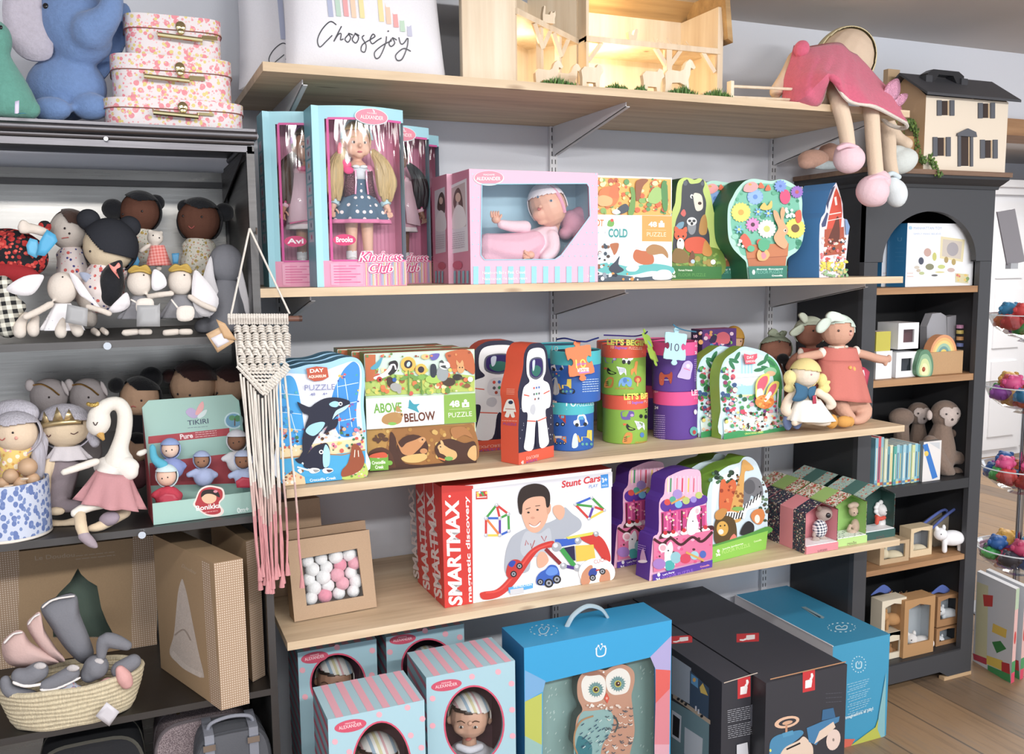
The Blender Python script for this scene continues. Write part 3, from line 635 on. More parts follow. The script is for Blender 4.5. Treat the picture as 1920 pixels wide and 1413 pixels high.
 F.txt('48',841,762,860,760.5,11,'ffffff',.04)
 for q in(('rect',864,752,877,762),):F.poly([(864,753.5),(877,752.5),(877.5,761.5),(864.5,762.5)],M('ffffff'))
 F.disc(870.5,750.5,3,3,M('ffffff'));F.disc(870.5,758,2,2,M('86b53d'));F.line([(840,766.5),(879,764.5)],.8,'c5dc9c');F.txt('PUZZLE',839,781.5,883,778.5,9,'eef6e2')
 F.poly([(692,881),(691,854),(726,850),(727,879)],M('6fae2d'));F.disc(729,866,5.5,4.5,M('6fae2d'));F.disc(708,855,3.5,3,M('e8d9c8'));F.blob([(692,856),(696,850),(716,846),(724,850),(722,856)],M('d9532a'));F.txt('Crocodile',696,869,721,867,6,'f4fbe8',.03);F.txt('Creek',702,877,718,876,6,'f4fbe8',.03)
 T=s.T;T.lift=.0003
 s.mb.ngon([s.A+s.up*s.h+s.bk*.001+s.up*.0003,s.B+s.up*s.h+s.bk*.001+s.up*.0003,s.B+s.up*s.h+s.bk*.03+s.up*.0003,s.A+s.up*s.h+s.bk*.03+s.up*.0003],M('c96a4a'))
 s.make('puzzle_box','square woodland puzzle box lettered ABOVE BELOW with burrowing animals','puzzle box','woodland puzzle boxes')
 for k,y in((1,.075),(2,.15)):
  o=copy_tree(s.o,(-.012 if k==1 else-.03,y,0),('woodland puzzle box standing second in line behind the one lettered ABOVE BELOW','rearmost woodland puzzle box of the line behind the one lettered ABOVE BELOW')[k-1])
above_below()
def astronaut(A,B,front,label,back=False):
# outline in face coordinates 0..1
 pass
def suit(F,x0,x1,y0,y1):
 """white space suit drawn between photo pixels x0..x1, y0(top)..y1(bottom) on the face"""
 W,H=x1-x0,y1-y0;P= lambda u,v:(x0+W*u,y0+H*v+s_sk*(u-.5)*W);s_sk=0
 w,g,o,b=M('eceef2'),M('b7bac2'),M('e0573a'),M('23233f')
 bl= lambda L,c:F.blob([P(*q) for q in L],c,4)
 bl([(.5,.0),(.72,.02),(.8,.1),(.8,.24),(.72,.32),(.9,.37),(.97,.5),(.93,.6),(.8,.62),(.8,.7),(.86,.85),(.88,.97),(.6,.985),(.54,.74),(.46,.74),(.38,.985),(.1,.97),(.14,.85),(.2,.7),(.2,.62),(.06,.6),(.03,.5),(.1,.37),(.28,.32),(.2,.24),(.2,.1),(.28,.02)],w)
 bl([(.5,.09),(.68,.11),(.73,.18),(.7,.27),(.5,.31),(.3,.27),(.27,.18),(.32,.11)],M('5b5f70'));bl([(.5,.105),(.66,.12),(.7,.18),(.67,.255),(.5,.29),(.33,.255),(.3,.18),(.34,.12)],M('2b1a66'))
 bl([(.36,.2),(.5,.17),(.64,.2),(.62,.25),(.5,.28),(.38,.25)],M('1f6f63'));bl([(.38,.13),(.46,.12),(.44,.2),(.39,.22)],M('c9d6ea'))
 for a in([(.1,.44),(.27,.46)],[(.73,.46),(.93,.44)],[(.2,.7),(.47,.72)],[(.53,.72),(.82,.7)]):F.line([P(*q) for q in a],H*.012,o)
 bl([(.36,.36),(.64,.36),(.66,.52),(.34,.52)],M('d9dce4'))
 for u,v,c in((.42,.39,'d9452f'),(.5,.39,'3f6fc0'),(.58,.39,'3f6fc0'),(.42,.45,'55585f'),(.5,.45,'2f9a5a'),(.58,.45,'55585f'),(.45,.5,'b0452f'),(.56,.5,'55585f')):F.disc(*P(u,v),W*.025,W*.025,c,n=8)
 bl([(.32,.56),(.42,.55),(.46,.6),(.4,.65),(.3,.62)],M('c6c9d2'))
 F.line([P(.5,.76),P(.5,.98)],W*.06,b);F.dots((x0,y0+H*.1,x1,y1),0,['ffffff'],1,1)
def astronauts():
 OR,NV=M('e8502b'),M('23233f')
# rear one, facing the room
 A=on3(848,856);A.y=-.30;A.x=.80;B=A+V((.205,-.01,0));A.z=B.z=z3(.85)+.0005
 f= lambda u,v:(A+(B-A)*u+V((0,0,v)))
 s=Carton.__new__(Shaped);h=Q(930,640,Y=-.3).z-A.z
 ol=[(0,0),(1,0),(1.0,.3),(.97,.5),(1.0,.62),(.86,.8),(.82,.93),(.68,1),(.5,1.01),(.32,1),(.18,.93),(.14,.8),(0,.62),(.03,.5),(0,.3)]
 def mk(A,B,h,dep,frac=1):
  s=Shaped.__new__(Shaped);s.A,s.B=A,B;s.u=(B-A).normalized();s.w=(B-A).length;s.bk=V((0,0,1)).cross(s.u);s.up=V((0,0,1));s.dep=dep;s.mb=MB();s.C=(A+B)/2+s.bk*dep/2
  P=[A+s.u*s.w*u+s.up*h*v for u,v in ol[:2]]+[A+s.u*s.w*u+s.up*h*v for u,v in catmull(ol[2:],3,False)]
  s.mb.prism(P,s.bk*dep,NV,OR);s.F=Art(s.mb,A,-s.bk,uv=(s.u*s.w,s.up*h));s.L=Art(s.mb,A,-s.u);s.out=P
  F=s.F;F.poly([(0,0),(1,0),(1,.1),(0,.1)],OR)
  F.dots((.04,.12,.96,.6),40,['dfe3f4'],.004,.008,5)
  G=Art(s.mb,A,-s.bk,uv=(s.u*s.w,s.up*h));G.lift=F.lift
  class Flip:pass
  fl=Flip();fl.blob= lambda L,c,n=4:G.blob([(x,1-y) for x,y in L],c,n);fl.line= lambda L,w,c:G.line([(x,1-y) for x,y in L],w,c);fl.disc= lambda x,y,a,b,c,n=8:G.disc(x,1-y,a,b*s.w/h,c,n=8);fl.dots= lambda*a:None
  suit(fl,.06,.94,.03,.9)
  G.txt('EXPLORER',.2,.055,.55,.055,.025,'f6c8b8');G.txt('PUZZLE',.2,.02,.5,.02,.02,'7a4ac0');G.txt('48',.05,.03,.12,.03,.03,'f6e8e0',.02)
  return s
 s=mk(A,B,h,.055)
 s.make('puzzle_box','astronaut-shaped puzzle box facing forward, behind the one turned sideways','puzzle box','astronaut puzzle boxes')
# front one, turned to show its orange side
 A,B=B3((981,876),(1031,858));h=hgt(A,982,648);L=on3(928,870);s=mk(A,A+(B-A).normalized()*.13,h,(L-A).length)
 P2=s.L;a,b,c,d=(928,870),(981,876),(984,680),(936,672)
 for y in range(729,741,3):P2.scrib(950,y,965,y+.5,1,'f9b9a0',.9)
 P2.blob([(957,748),(962,749),(965,756),(967,766),(968,772),(964,772),(966,781),(960,782),(957,775),(954,782),(947,780),(950,771),(944,770),(948,756),(952,749)],M('f1ece8'));P2.disc(958,754,4.5,3.5,M('23305a'));P2.line([(948,766),(966,767)],1.2,'b0452f')
 P2.scrib(942,788,970,789,1,'f9c9b0',1);P2.txt('PUZZLE',944,796,969,797.5,4.5,'a9489c',.02)
 s.make('puzzle_box','astronaut-shaped puzzle box turned so its plain orange side shows','puzzle box','astronaut puzzle boxes')
astronauts()
# ---------------------------------------------------------------- round puzzle tubs with jigsaw tags
def tub(px,name_label,base,band,z0,cx,cy,r,h,bandh,deco,rim=None,grp='round puzzle tubs'):
 t=thing('puzzle_tub',name_label,'tub',(cx,cy,z0),grp);C=V((cx,cy,z0));b=M(base);g=M(band)
 body=MB();body.lathe(C,[(0,0),(r*.97,0),(r*.985,.002),(r*.985,h-bandh)],b,40)
 def cyl(R_):
  def fn(x,y,lift):
   d=fw+rt*((x-960)/FP)-up_*((y-706.5)/FP);ox,oy=CAM.x-cx,CAM.y-cy;rr=R_+lift;a=d.x*d.x+d.y*d.y;bb=ox*d.x+oy*d.y;c=ox*ox+oy*oy-rr*rr;q=bb*bb-a*c
   return CAM+d*((-bb-math.sqrt(q))/a) if q>0 else None
  return fn
 A=Art(body,(0,0,0),None,fn=cyl(r*.985));A.lift=.0004;
 if deco:deco(A,'body')
 body.build('body',t,smooth=30)
 lid=MB();lid.lathe(C,[(r*.985,h-bandh),(r,h-bandh),(r,h-.001),(r*.99,h),(r*.97,h),(r*.96,h-.004),(0,h-.004)],g,40)
 if rim:lid.lathe(C,[(r*.955,h-.0035),(0,h-.0034)],M(rim),40)
 A2=Art(lid,(0,0,0),None,fn=cyl(r));A2.lift=.0004
 if deco:deco(A2,'lid')
 lid.build('lid',t,smooth=30);return t
def car(A,x,y,s,c='e9eef6'):
 A.blob([(x-10*s,y+6*s),(x-11*s,y),(x-6*s,y-2*s),(x-4*s,y-9*s),(x+6*s,y-10*s),(x+9*s,y-2*s),(x+11*s,y+5*s),(x,y+9*s)],M(c),3)
 A.poly([(x-4*s,y-2*s),(x-3*s,y-7*s),(x+4*s,y-8*s),(x+5*s,y-2*s)],M('4aa8d8'));A.disc(x-6*s,y+6*s,3*s,3*s,M('20242c'),n=10);A.disc(x+7*s,y+5*s,3*s,3*s,M('20242c'),n=10);A.line([(x-2*s,y-11*s),(x+3*s,y-11*s)],2*s,'e04438')
def truck(A,x,y,s,c='e8702f'):
 A.poly([(x-14*s,y+6*s),(x-14*s,y-4*s),(x+4*s,y-4*s),(x+4*s,y-9*s),(x+13*s,y-9*s),(x+14*s,y+6*s)],M(c));A.poly([(x-13*s,y-5*s),(x+3*s,y-5*s),(x+3*s,y-10*s),(x-13*s,y-10*s)],M('e8e4e0'));A.poly([(x+6*s,y-3*s),(x+6*s,y-7*s),(x+11*s,y-7*s),(x+11*s,y-3*s)],M('57b4e0'))
 for q in(-9,0,9):A.disc(x+q*s,y+7*s,3.2*s,3.2*s,M('20242c'),n=10);A.disc(x+q*s,y+7*s,1.4*s,1.4*s,M('d8d8d8'),n=8)
def digger(A,x,y,s):
 A.poly([(x-4*s,y),(x-4*s,y-6*s),(x+4*s,y-6*s),(x+5*s,y-16*s),(x+12*s,y-16*s),(x+12*s,y)],M('e9cf3a'));A.blob([(x-18*s,y+10*s),(x-16*s,y-8*s),(x-11*s,y-10*s),(x-9*s,y+8*s)],M('cfe0ea'),3);A.line([(x-10*s,y-8*s),(x-6*s,y+2*s)],3*s,'e0a830')
 A.blob([(x-6*s,y+9*s),(x-6*s,y+1*s),(x+16*s,y+1*s),(x+16*s,y+9*s)],M('28323c'),3)
 for q in(-2,4,11):A.disc(x+q*s,y+5*s,2.2*s,2.2*s,M('5aa8a0'),n=8)
def animals(A,D):
 for k,x,y,s in D:
  if k=='hippo':A.blob([(x-10*s,y-5*s),(x+4*s,y-6*s),(x+10*s,y-4*s),(x+10*s,y+3*s),(x+4*s,y+4*s),(x+4*s,y+8*s),(x-8*s,y+8*s),(x-11*s,y+2*s)],M('6a55a8'),3);A.disc(x+7*s,y+1*s,3*s,2.4*s,M('c29ad0'),n=8)
  if k=='panda':A.disc(x,y,8*s,6*s,M('f4f4f4'),n=12);A.disc(x+7*s,y-3*s,5*s,4.5*s,M('f4f4f4'),n=12);A.disc(x-5*s,y+4*s,3.5*s,4*s,M('1c1c20'),n=8);A.disc(x+4*s,y+5*s,3*s,4*s,M('1c1c20'),n=8);A.disc(x+5*s,y-4*s,1.5*s,1.5*s,M('1c1c20'),n=8);A.disc(x+4*s,y-8*s,1.8*s,1.5*s,M('1c1c20'),n=8)
  if k=='toucan':A.blob([(x-4*s,y-6*s),(x+2*s,y),(x+12*s,y+4*s),(x+6*s,y+7*s),(x-2*s,y+6*s),(x-6*s,y)],M('1c1c20'),3);A.blob([(x-5*s,y-6*s),(x-12*s,y-6*s),(x-9*s,y-2*s)],M('e8602a'),3)
  if k=='zebra':A.blob([(x-9*s,y-7*s),(x-3*s,y-6*s),(x+8*s,y-3*s),(x+9*s,y+10*s),(x+5*s,y+4*s),(x-2*s,y+9*s),(x-6*s,y-1*s)],M('e9eef6'),3);[A.line([(x+q*s,y-4*s),(x+(q-1)*s,y+4*s)],1*s,'9a9fb8') for q in(-3,0,3,6)]
  if k=='giraffe':A.blob([(x-4*s,y+12*s),(x-5*s,y+1*s),(x+1*s,y-3*s),(x+3*s,y-14*s),(x+8*s,y-14*s),(x+6*s,y),(x+5*s,y+12*s),(x+1*s,y+4*s)],M('e8902f'),3)
  if k=='tiger':A.blob([(x-8*s,y+9*s),(x-7*s,y),(x-2*s,y-8*s),(x+6*s,y-8*s),(x+8*s,y-2*s),(x+5*s,y+9*s)],M('d98a2c'),3);[A.line([(x-6*s,y+q*s),(x-1*s,y+(q-1)*s)],1*s,'2a1c14') for q in(0,3,6)]
  if k=='elephant':A.blob([(x-10*s,y-4*s),(x-3*s,y-8*s),(x+8*s,y-7*s),(x+12*s,y),(x+10*s,y+9*s),(x+5*s,y+9*s),(x+1*s,y+4*s),(x-2*s,y+9*s),(x-7*s,y+7*s),(x-8*s,y+2*s),(x-12*s,y+10*s),(x-13*s,y+3*s)],M('6fa6e0'),3);A.disc(x-1*s,y-2*s,4*s,5*s,M('4a80c8'),n=8)
  if k=='lion':A.disc(x,y-3*s,7*s,7*s,M('c4452a'),n=10);A.disc(x,y-2*s,4*s,4*s,M('e8a94a'),n=8);A.line([(x,y+2*s),(x-1*s,y+10*s)],3*s,'e8a94a')
  if k=='croc':A.blob([(x-10*s,y),(x,y-3*s),(x+10*s,y-1*s),(x+8*s,y+4*s),(x-4*s,y+4*s)],M('2f7a4a'),3)
  if k=='gorilla':A.blob([(x-5*s,y+8*s),(x-5*s,y-6*s),(x+3*s,y-9*s),(x+7*s,y+8*s)],M('241f24'),3)
def deco_blue_top(A,part):
 if part=='lid':A.txt('10',1034,657,1046,658,9,'d9f6fa');return
 car(A,1045,686,1.05);digger(A,1058,728,1.1);A.blob([(1033,730),(1035,712),(1044,708),(1046,734),(1040,740)],M('cfe0ea'),3);A.dots((1034,700,1048,708),5,['5aa8a0','e8702f'],1,2,3);A.scrib(1092,712,1122,710,1,'c9e2fa',1.2,6,4.4)
def deco_blue_bottom(A,part):
 if part=='lid':
  A.poly([(1018,741),(1018,771),(1053,772),(1055,745)],M('e8532b'));A.txt('odile',1027,754,1044,755,5,'fbe2d6',.02);A.txt('eek',1029,762,1040,763,5,'fbe2d6',.02);A.txt('10',1061,761,1080,762,13,'e6fbfd');A.txt('PUZZLES',1082,762,1114,759,7.5,'d8f6fa');A.line([(1062,767),(1112,764)],.8,'d8f6fa');return
 truck(A,1045,787,1.15,'d9472c');car(A,1089,789,1.2);truck(A,1051,825,.8,'e8822f');digger(A,1095,826,1.25);A.blob([(1031,822),(1036,812),(1040,818),(1036,834)],M('e9cf3a'),3);A.txt('4',1028,842,1031,842,4,'c9e2fa')
def deco_green_top(A,part):
 if part=='lid':A.txt("LET'S BEGIN",1138,645.5,1214,648,10,'dfe04a',.045);A.txt('10',1145,653,1151,653.4,5.5,'f4b8a0',.02);A.txt('Beginner',1152.5,653.5,1177,654.5,5,'b66fd0',.03);A.txt('PUZZLES',1179,654.5,1204,655.5,5,'f4b8a0',.02);A.line([(1144,657.5),(1205,660)],.8,'f4b8a0');return
 animals(A,[('hippo',1145,672,1),('panda',1175,674,1.05),('gorilla',1207,674,1.1),('toucan',1144,695,1.0),('zebra',1165,694,1.0),('giraffe',1188,692,1),('croc',1207,696,.9),('tiger',1142,716,1.1),('elephant',1173,715,1),('lion',1196,714,1)]);A.txt('CROCODILE CREEK',1153,729.5,1189,729.5,3,'e0892f',.02)
def deco_green_bottom(A,part):
 if part=='lid':A.txt("LET'S BEGIN",1170,749,1236,746,10.5,'dfe04a',.045);A.txt('10',1177,757,1183,757,5.5,'f4b8a0',.02);A.txt('Beginner',1185,757,1207,755.5,5,'b66fd0',.03);A.txt('PUZZ',1208,755,1221,754,5,'f4b8a0',.02);A.line([(1164,761),(1220,758.5)],.8,'f4b8a0');return
 animals(A,[('hippo',1177,777,1.15),('panda',1207,776,1.0),('toucan',1180,800,1.0),('zebra',1199,796,1.05),('giraffe',1216,792,.9),('tiger',1177,820,1.15),('elephant',1205,817,1.0),('lion',1219,812,.8)]);A.txt('CROCODILE',1191,831,1217,829,3,'e0892f',.02)
def deco_purple_top(A,part):
 if part=='lid':A.txt('10+',1301,633,1312,632,5,'f9c0da',.03);A.txt('4+',1302,642,1309,642,5,'f9c0da',.02);A.txt('6',1303,650,1308,650,4,'f9c0da',.02);return
 A.scrib(1302,674,1316,673,1,'c9a8ea',1.1,12,3.6);A.txt('24',1302.5,663,1311,663,4.5,'ede0fa',.04)
 A.blob([(1237,720),(1236,704),(1240,697),(1246,702),(1256,700),(1258,696),(1261,702),(1258,720),(1252,708),(1246,708),(1244,721)],M('c04a30'),3);A.line([(1240,712),(1257,712)],1,'f0e6e0')
 A.blob([(1270,706),(1276,694),(1282,680),(1292,676),(1299,684),(1296,700),(1293,711),(1278,709)],M('c9b6ea'),3);A.disc(1290,686,4,4,'f0d8ea',n=10);A.line([(1282,690),(1294,694)],1.5,'e87a9a')
def deco_purple_bottom(A,part):
 if part=='lid':A.txt("LET'S",1297,741,1322,739,10,'f9d0e2',.04);A.txt('10',1302,748,1308,748,4,'f9b0d0');A.line([(1294,754),(1322,751)],.8,'f9b0d0');A.txt('10+',1226,736,1234,736,4.5,'f9c0da',.03);return
 A.scrib(1226,778,1247,779,1,'c9a8ea',1.2,12,4);A.txt('24',1227,766,1234,766.5,5,'ede0fa',.04)
 A.disc(1301,808,10,11,M('e9e2f2'));A.disc(1301,808,7.5,8.5,M('5fb0b0'));A.disc(1302,810,3,4,M('c23c3c'));A.blob([(1292,820),(1310,820),(1312,828),(1304,831),(1290,827)],M('e9e2f2'),3)
 A.blob([(1296,786),(1297,768),(1304,762),(1310,760),(1312,768),(1309,786)],M('f09ab8'),3);A.disc(1304,772,3,5,M('f6e6ee'),n=8);A.blob([(1316,792),(1314,780),(1319,764),(1322,790)],M('c8302c'),3)
def tubs():
 def place(cx_px,y_px,Y):return Q(cx_px,y_px,Y=Y)
 D=[]
 z0=z3(1.09)+.0005;h1=.118
# columns: lower and upper tub
 def col(cx,cy,r,hl,hu,lo,up,dx=0,dy=0,ru=None):
  z=z3(cx)+.0005;a=tub(None,*lo[:1],lo[1],lo[2],z,cx,cy,r,hl,lo[3],lo[4],lo[5]);b=tub(None,up[0],up[1],up[2],z+hl+.0004,cx+dx,cy+dy,ru or r,hu,up[3],up[4],up[5]);return a,b
 c1=Q(1073,840,Z=z0);c1.y+=.066;c1.x+=.02
 col(1.088,-.348,.065,.128,.134,('blue vehicle puzzle tub with turquoise band, under the one with the orange tag','1d5fb8','35bcc8',.032,deco_blue_bottom,'2a7ab0'),('blue vehicle puzzle tub with an orange jigsaw tag, standing on a second blue tub','1d5fb8','35bcc8',.036,deco_blue_top,'16355f'),.012,-.012,.067)
 col(1.268,-.332,.063,.132,.136,('green animal puzzle tub with orange band, at the bottom of its pair','86b52c','e2502b',.038,deco_green_bottom,'e2502b'),('green animal puzzle tub with orange band and leaf-green tag, on top of its pair','86b52c','e2502b',.034,deco_green_top,'3a2a6a'),-.003,.004,.062)
 col(1.425,-.345,.0635,.134,.136,('purple puzzle tub with a pink band, at the bottom beside the garden puzzle','5c3596','e84590',.038,deco_purple_bottom,'e84590'),('purple puzzle tub with pink band and pale blue tag, on top of its pair','5c3596','e84590',.036,deco_purple_top,'b8327a'),-.006,.0,.063)
# second row behind
 for cx,bs,bd,rim,lb in((1.30,'86b52c','e2502b','2a7a9a','green tub standing in the second row behind the leaf-green tag'),(1.462,'5c3596','e84590','b8327a','purple tub standing in the second row behind the pale blue tag'),(1.135,'1d5fb8','35bcc8','2a7ab0','blue tub standing in the second row behind the orange tag')):
  cy=-.185
  if bs=='86b52c':cx=1.33
  z=z3(cx)+.0005;a=tub(None,lb,bs,bd,z,cx,cy,.063,.13,.036,None,rim);b=tub(None,lb,bs,bd,z+.1304,cx,cy,.063,.133,.036,None,rim)
  a['label']=lb.replace('standing in the second row','lower in second row')
def jig(name,label,C,ux,uy,sx,sy,col,deco,thick=.003,cat='tag'):
 """cardboard jigsaw piece: four tabs and sockets, centre C, half sizes"""
 P=[];ux,uy=V(ux).normalized(),V(uy).normalized();n=ux.cross(uy)
 def edge(a,b,out):
  L=[(0,0),(.3,.02),(.42,.06),(.36,.2),(.42,.33),(.5,.36),(.58,.33),(.64,.2),(.58,.06),(.7,.02)]
  dx,dy=b[0]-a[0],b[1]-a[1];return[(a[0]+dx*t+dy*o*out*.8,a[1]+dy*t-dx*o*out*.8) for t,o in L]
 q=[(-1,-1),(1,-1),(1,1),(-1,1)]
 for i,o in enumerate((1,-1,1,-1)):P+=edge(q[i],q[(i+1)%4],o*.8)
 m=MB();pts=[C+ux*(x*sx)+uy*(y*sy) for x,y in catmull(P,2)]
 m.prism([p+n*thick/2 for p in pts],-n*thick,col,col)
 A=Art(m,C+n*thick/2,n,uv=(ux*sx,uy*sy));deco(A)
 return props(m.build(name,loc=C,smooth=0),label,cat,'jigsaw tags')
def tags():
# hangs against the tub front
 C=Q(1087,676,Y=-.43);a=Q(1116,671,Y=-.43)-C;b=Q(1082,645,Y=-.425)-C
 jig('jigsaw_tag','orange jigsaw-piece tag reading 10 puzzles on the blue tub',C,a,b,.036,.036,M('f2752f'), lambda A:(A.txt('10',-.35,.12,.45,.05,.62,'f8e23c',.0),A.txt('PUZZLES',-.3,-.52,.6,-.6,.24,'f9f0e8',.05),A.txt('Beginner',-.3,-.16,.5,-.22,.18,'b468c4',.03),A.line([(-.25,-.85),(.6,-.9)],.1,'c07acc')))
 C=Q(1266,649,Y=-.44);a=Q(1295,652,Y=-.44)-C;b=Q(1268,620,Y=-.425)-C
 jig('jigsaw_tag','pale blue jigsaw-piece tag reading 10 on the purple tub',C,a,b,.034,.037,M('a9dcec'), lambda A:A.txt('10',-.45,.2,.35,.2,.6,'4a4f68'))
 C=Q(1219,651,Y=-.425);a=(Q(1238,660,Y=-.375)-C);b=Q(1209,622,Y=-.41)-C
 jig('jigsaw_tag','leaf-green jigsaw-piece tag hanging turned aside between the tubs',C,a,b,.028,.036,M('a4cf33'), lambda A:A.blob([(-.3,.5),(.2,.4),(.4,.1),(-.1,.2)],M('7aaed0')))
 for p,q,c,lb in(((1105,634),(1093,641),'2a3a8a','dark blue loop cord of the orange jigsaw tag'),):
  pass
tubs();tags()
def cord_loop(pts,r,col,label):
 m=MB();m.tube([Q(x,y,Y=Y) for x,y,Y in catmull(pts,5,False)],r,M(col,'fab'),6);props(m.build('tub_cord',loc=Q(pts[0][0],pts[0][1],Y=pts[0][2])),label,'cord','carrying cords of the tubs')
cord_loop([(1044,636,-.37),(1060,634,-.4),(1080,639,-.425),(1092,640,-.44),(1100,640,-.43),(1112,636,-.4),(1122,633,-.37)],.0022,'22307a','dark blue cord across the lid of the blue puzzle tub')
cord_loop([(1132,628,-.37),(1160,629,-.38),(1190,630,-.38),(1208,626,-.42),(1214,621,-.43)],.002,'3a2a78','purple cord across the lid of the green puzzle tub')
cord_loop([(1262,608,-.446),(1270,614,-.445),(1285,619,-.42),(1305,622,-.38)],.002,'3f7fa0','grey-blue cord through the pale blue jigsaw tag')
# ---------------------------------------------------------------- garden puzzle, boxes and dolls at the right of the third board
def garden():
 A,B=B3((1352,823),(1468,806));pts=[(1470,770),(1472,740),(1470,705),(1464,685),(1450,668),(1430,656),(1405,649),(1388,648),(1372,656),(1352,668),(1346,690),(1350,720),(1354,750),(1356,790)]
 pts=[(1468,790),(1470,750),(1469,715),(1464,692),(1452,672),(1432,659),(1410,652),(1392,650),(1376,660),(1360,672),(1352,690),(1349,712),(1350,745),(1353,790)]
 for k in(1,0):
  s=Shaped(A,B,pts,.038,M('bfe0ee'),M('86a82c'));F=s.F
  F.blob([(1355,818),(1352,760),(1351,712),(1358,682),(1380,665),(1396,656),(1425,664),(1450,680),(1462,700),(1466,760),(1465,803)],M('cfeaf4'))
  F.blob([(1440,668),(1452,676),(1462,694),(1467,730),(1466,760),(1458,760),(1450,710),(1444,690)],M('3fa05a'))
  for x,y,a in((1428,680,-30),(1436,672,-70),(1446,680,40),(1423,693,-10),(1376,676,20),(1382,668,-60),(1372,684,60),(1436,690,20)):F.disc(x,y,10,3.6,M('2f7f52'),a)
  F.disc(1444,696,12,8,M('8fc9a0'));F.disc(1445,700,9,5,M('e8b890'))
  for x in(1391,1397,1403,1409):F.line([(x,672),(x,750)],3,'a8dcee')
  F.blob([(1358,712),(1362,702),(1400,700),(1435,700),(1432,708),(1414,716),(1405,724),(1384,718),(1362,718)],M('eaf6fa'));F.line([(1362,710),(1432,705)],1,'b8c8d0')
  F.poly([(1381,740),(1382,724),(1412,722),(1412,740)],M('a4dae6'));F.poly([(1380,744),(1380,740),(1414,739),(1414,743)],M('f0e9a8'));F.poly([(1393,780),(1396,744),(1402,744),(1402,776)],M('e6f4f8'))
  F.dots((1354,690,1378,770),60,['2f7f4a','57a85a','9a3a6a','d95b6a','3a5a8c','f0e0d0','266a40'],2,5,21);F.dots((1370,740,1460,790),60,['3f9a5a','57a85a','7a3a8a','d9486a','f0a0b0','2a6a4a'],2,5,22)
  F.poly([(1354,790),(1380,778),(1467,772),(1467,803),(1356,820)],M('dff0ec'))
  F.dots((1356,772,1466,812),170,['f4ece0','e8c8a8','d94f4f','3a2a24','7fc4d8','4aa86a','f0d36a','a46a4a','ffffff','e89ab0'],1.3,3.4,23)
  F.poly([(1353,812),(1380,806),(1420,808),(1467,798),(1468,806),(1352,823)],M('2f9a5a'));F.txt('CROCODILE CREEK',1392,813.5,1427,810,3,'d8e86a',.03)
  F.poly([(1390,668),(1390,662),(1402,665),(1415,662),(1415,670),(1411,674),(1412,681),(1393,682)],M('e2506a'));F.txt('DAY',1396,672,1409,671,5,'f8e0e0',.03);F.txt('GARDEN',1394,679,1411,678,4,'f8e0e0',.03)
  F.blob([(1412,738),(1413,716),(1424,702),(1437,700),(1437,714),(1430,728),(1424,748),(1414,746)],M('e8d85a'));F.blob([(1415,728),(1417,714),(1426,705),(1434,705),(1434,716),(1424,734)],M('e05f78'));F.blob([(1415,744),(1415,730),(1424,728),(1426,742)],M('f0ece8'))
  F.blob([(1430,742),(1436,724),(1446,714),(1456,716),(1452,732),(1440,748),(1430,752)],M('e8d85a'));F.blob([(1434,740),(1440,724),(1450,718),(1450,728),(1440,744)],M('e05f78'))
  F.disc(1429,752,18,13,M('ef8a2c'));F.disc(1432,746,14,6,M('f4a23e'));F.blob([(1428,748),(1438,733),(1442,738),(1432,752)],M('f0ece8'));F.dots((1415,742,1444,764),22,['e0701f','f6b24e'],1.5,3,24)
  for x in(1452,1460):F.line([(x,776),(x+1,748),(x+2,728)],2,'e6d8ee')
  if k:
   d=V((-.042,.048,0))
   for v in range(len(s.mb.v)):s.mb.v[v]+=d
   s.C+=d
  s.make('puzzle_box',('green-sided garden puzzle box with orange butterfly, in front of its twin','garden puzzle box with green side, mostly hidden behind its twin')[k],'puzzle box','garden puzzle boxes')
 A=Q(1316,700,Y=-.2);A.z=z3(1.6);s=Carton(A,A+V((.125,0,0)),Q(1340,617,Y=-.2).z-A.z,.06,M('5a2a7c'),M('46205f'),M('b8408a'));F=s.F
 F.dots((1312,622,1372,648),26,['d9488a','e8a04a','3a8ac0','7fc44a','f0d0e0','2a1a4a'],2,5,31);F.blob([(1340,640),(1345,626),(1358,622),(1368,630),(1364,644)],M('d95a6a'));F.blob([(1330,640),(1336,628),(1344,630),(1340,642)],M('2a1a4a'))
 s.make('puzzle_box','dark purple box with bright pictures behind the garden puzzle','puzzle box')
garden()
SKIN1,SKIN2,SKIN3=M('d9a58c','fab'),M('a56f5a','fab'),M('ecd9c4','fab')
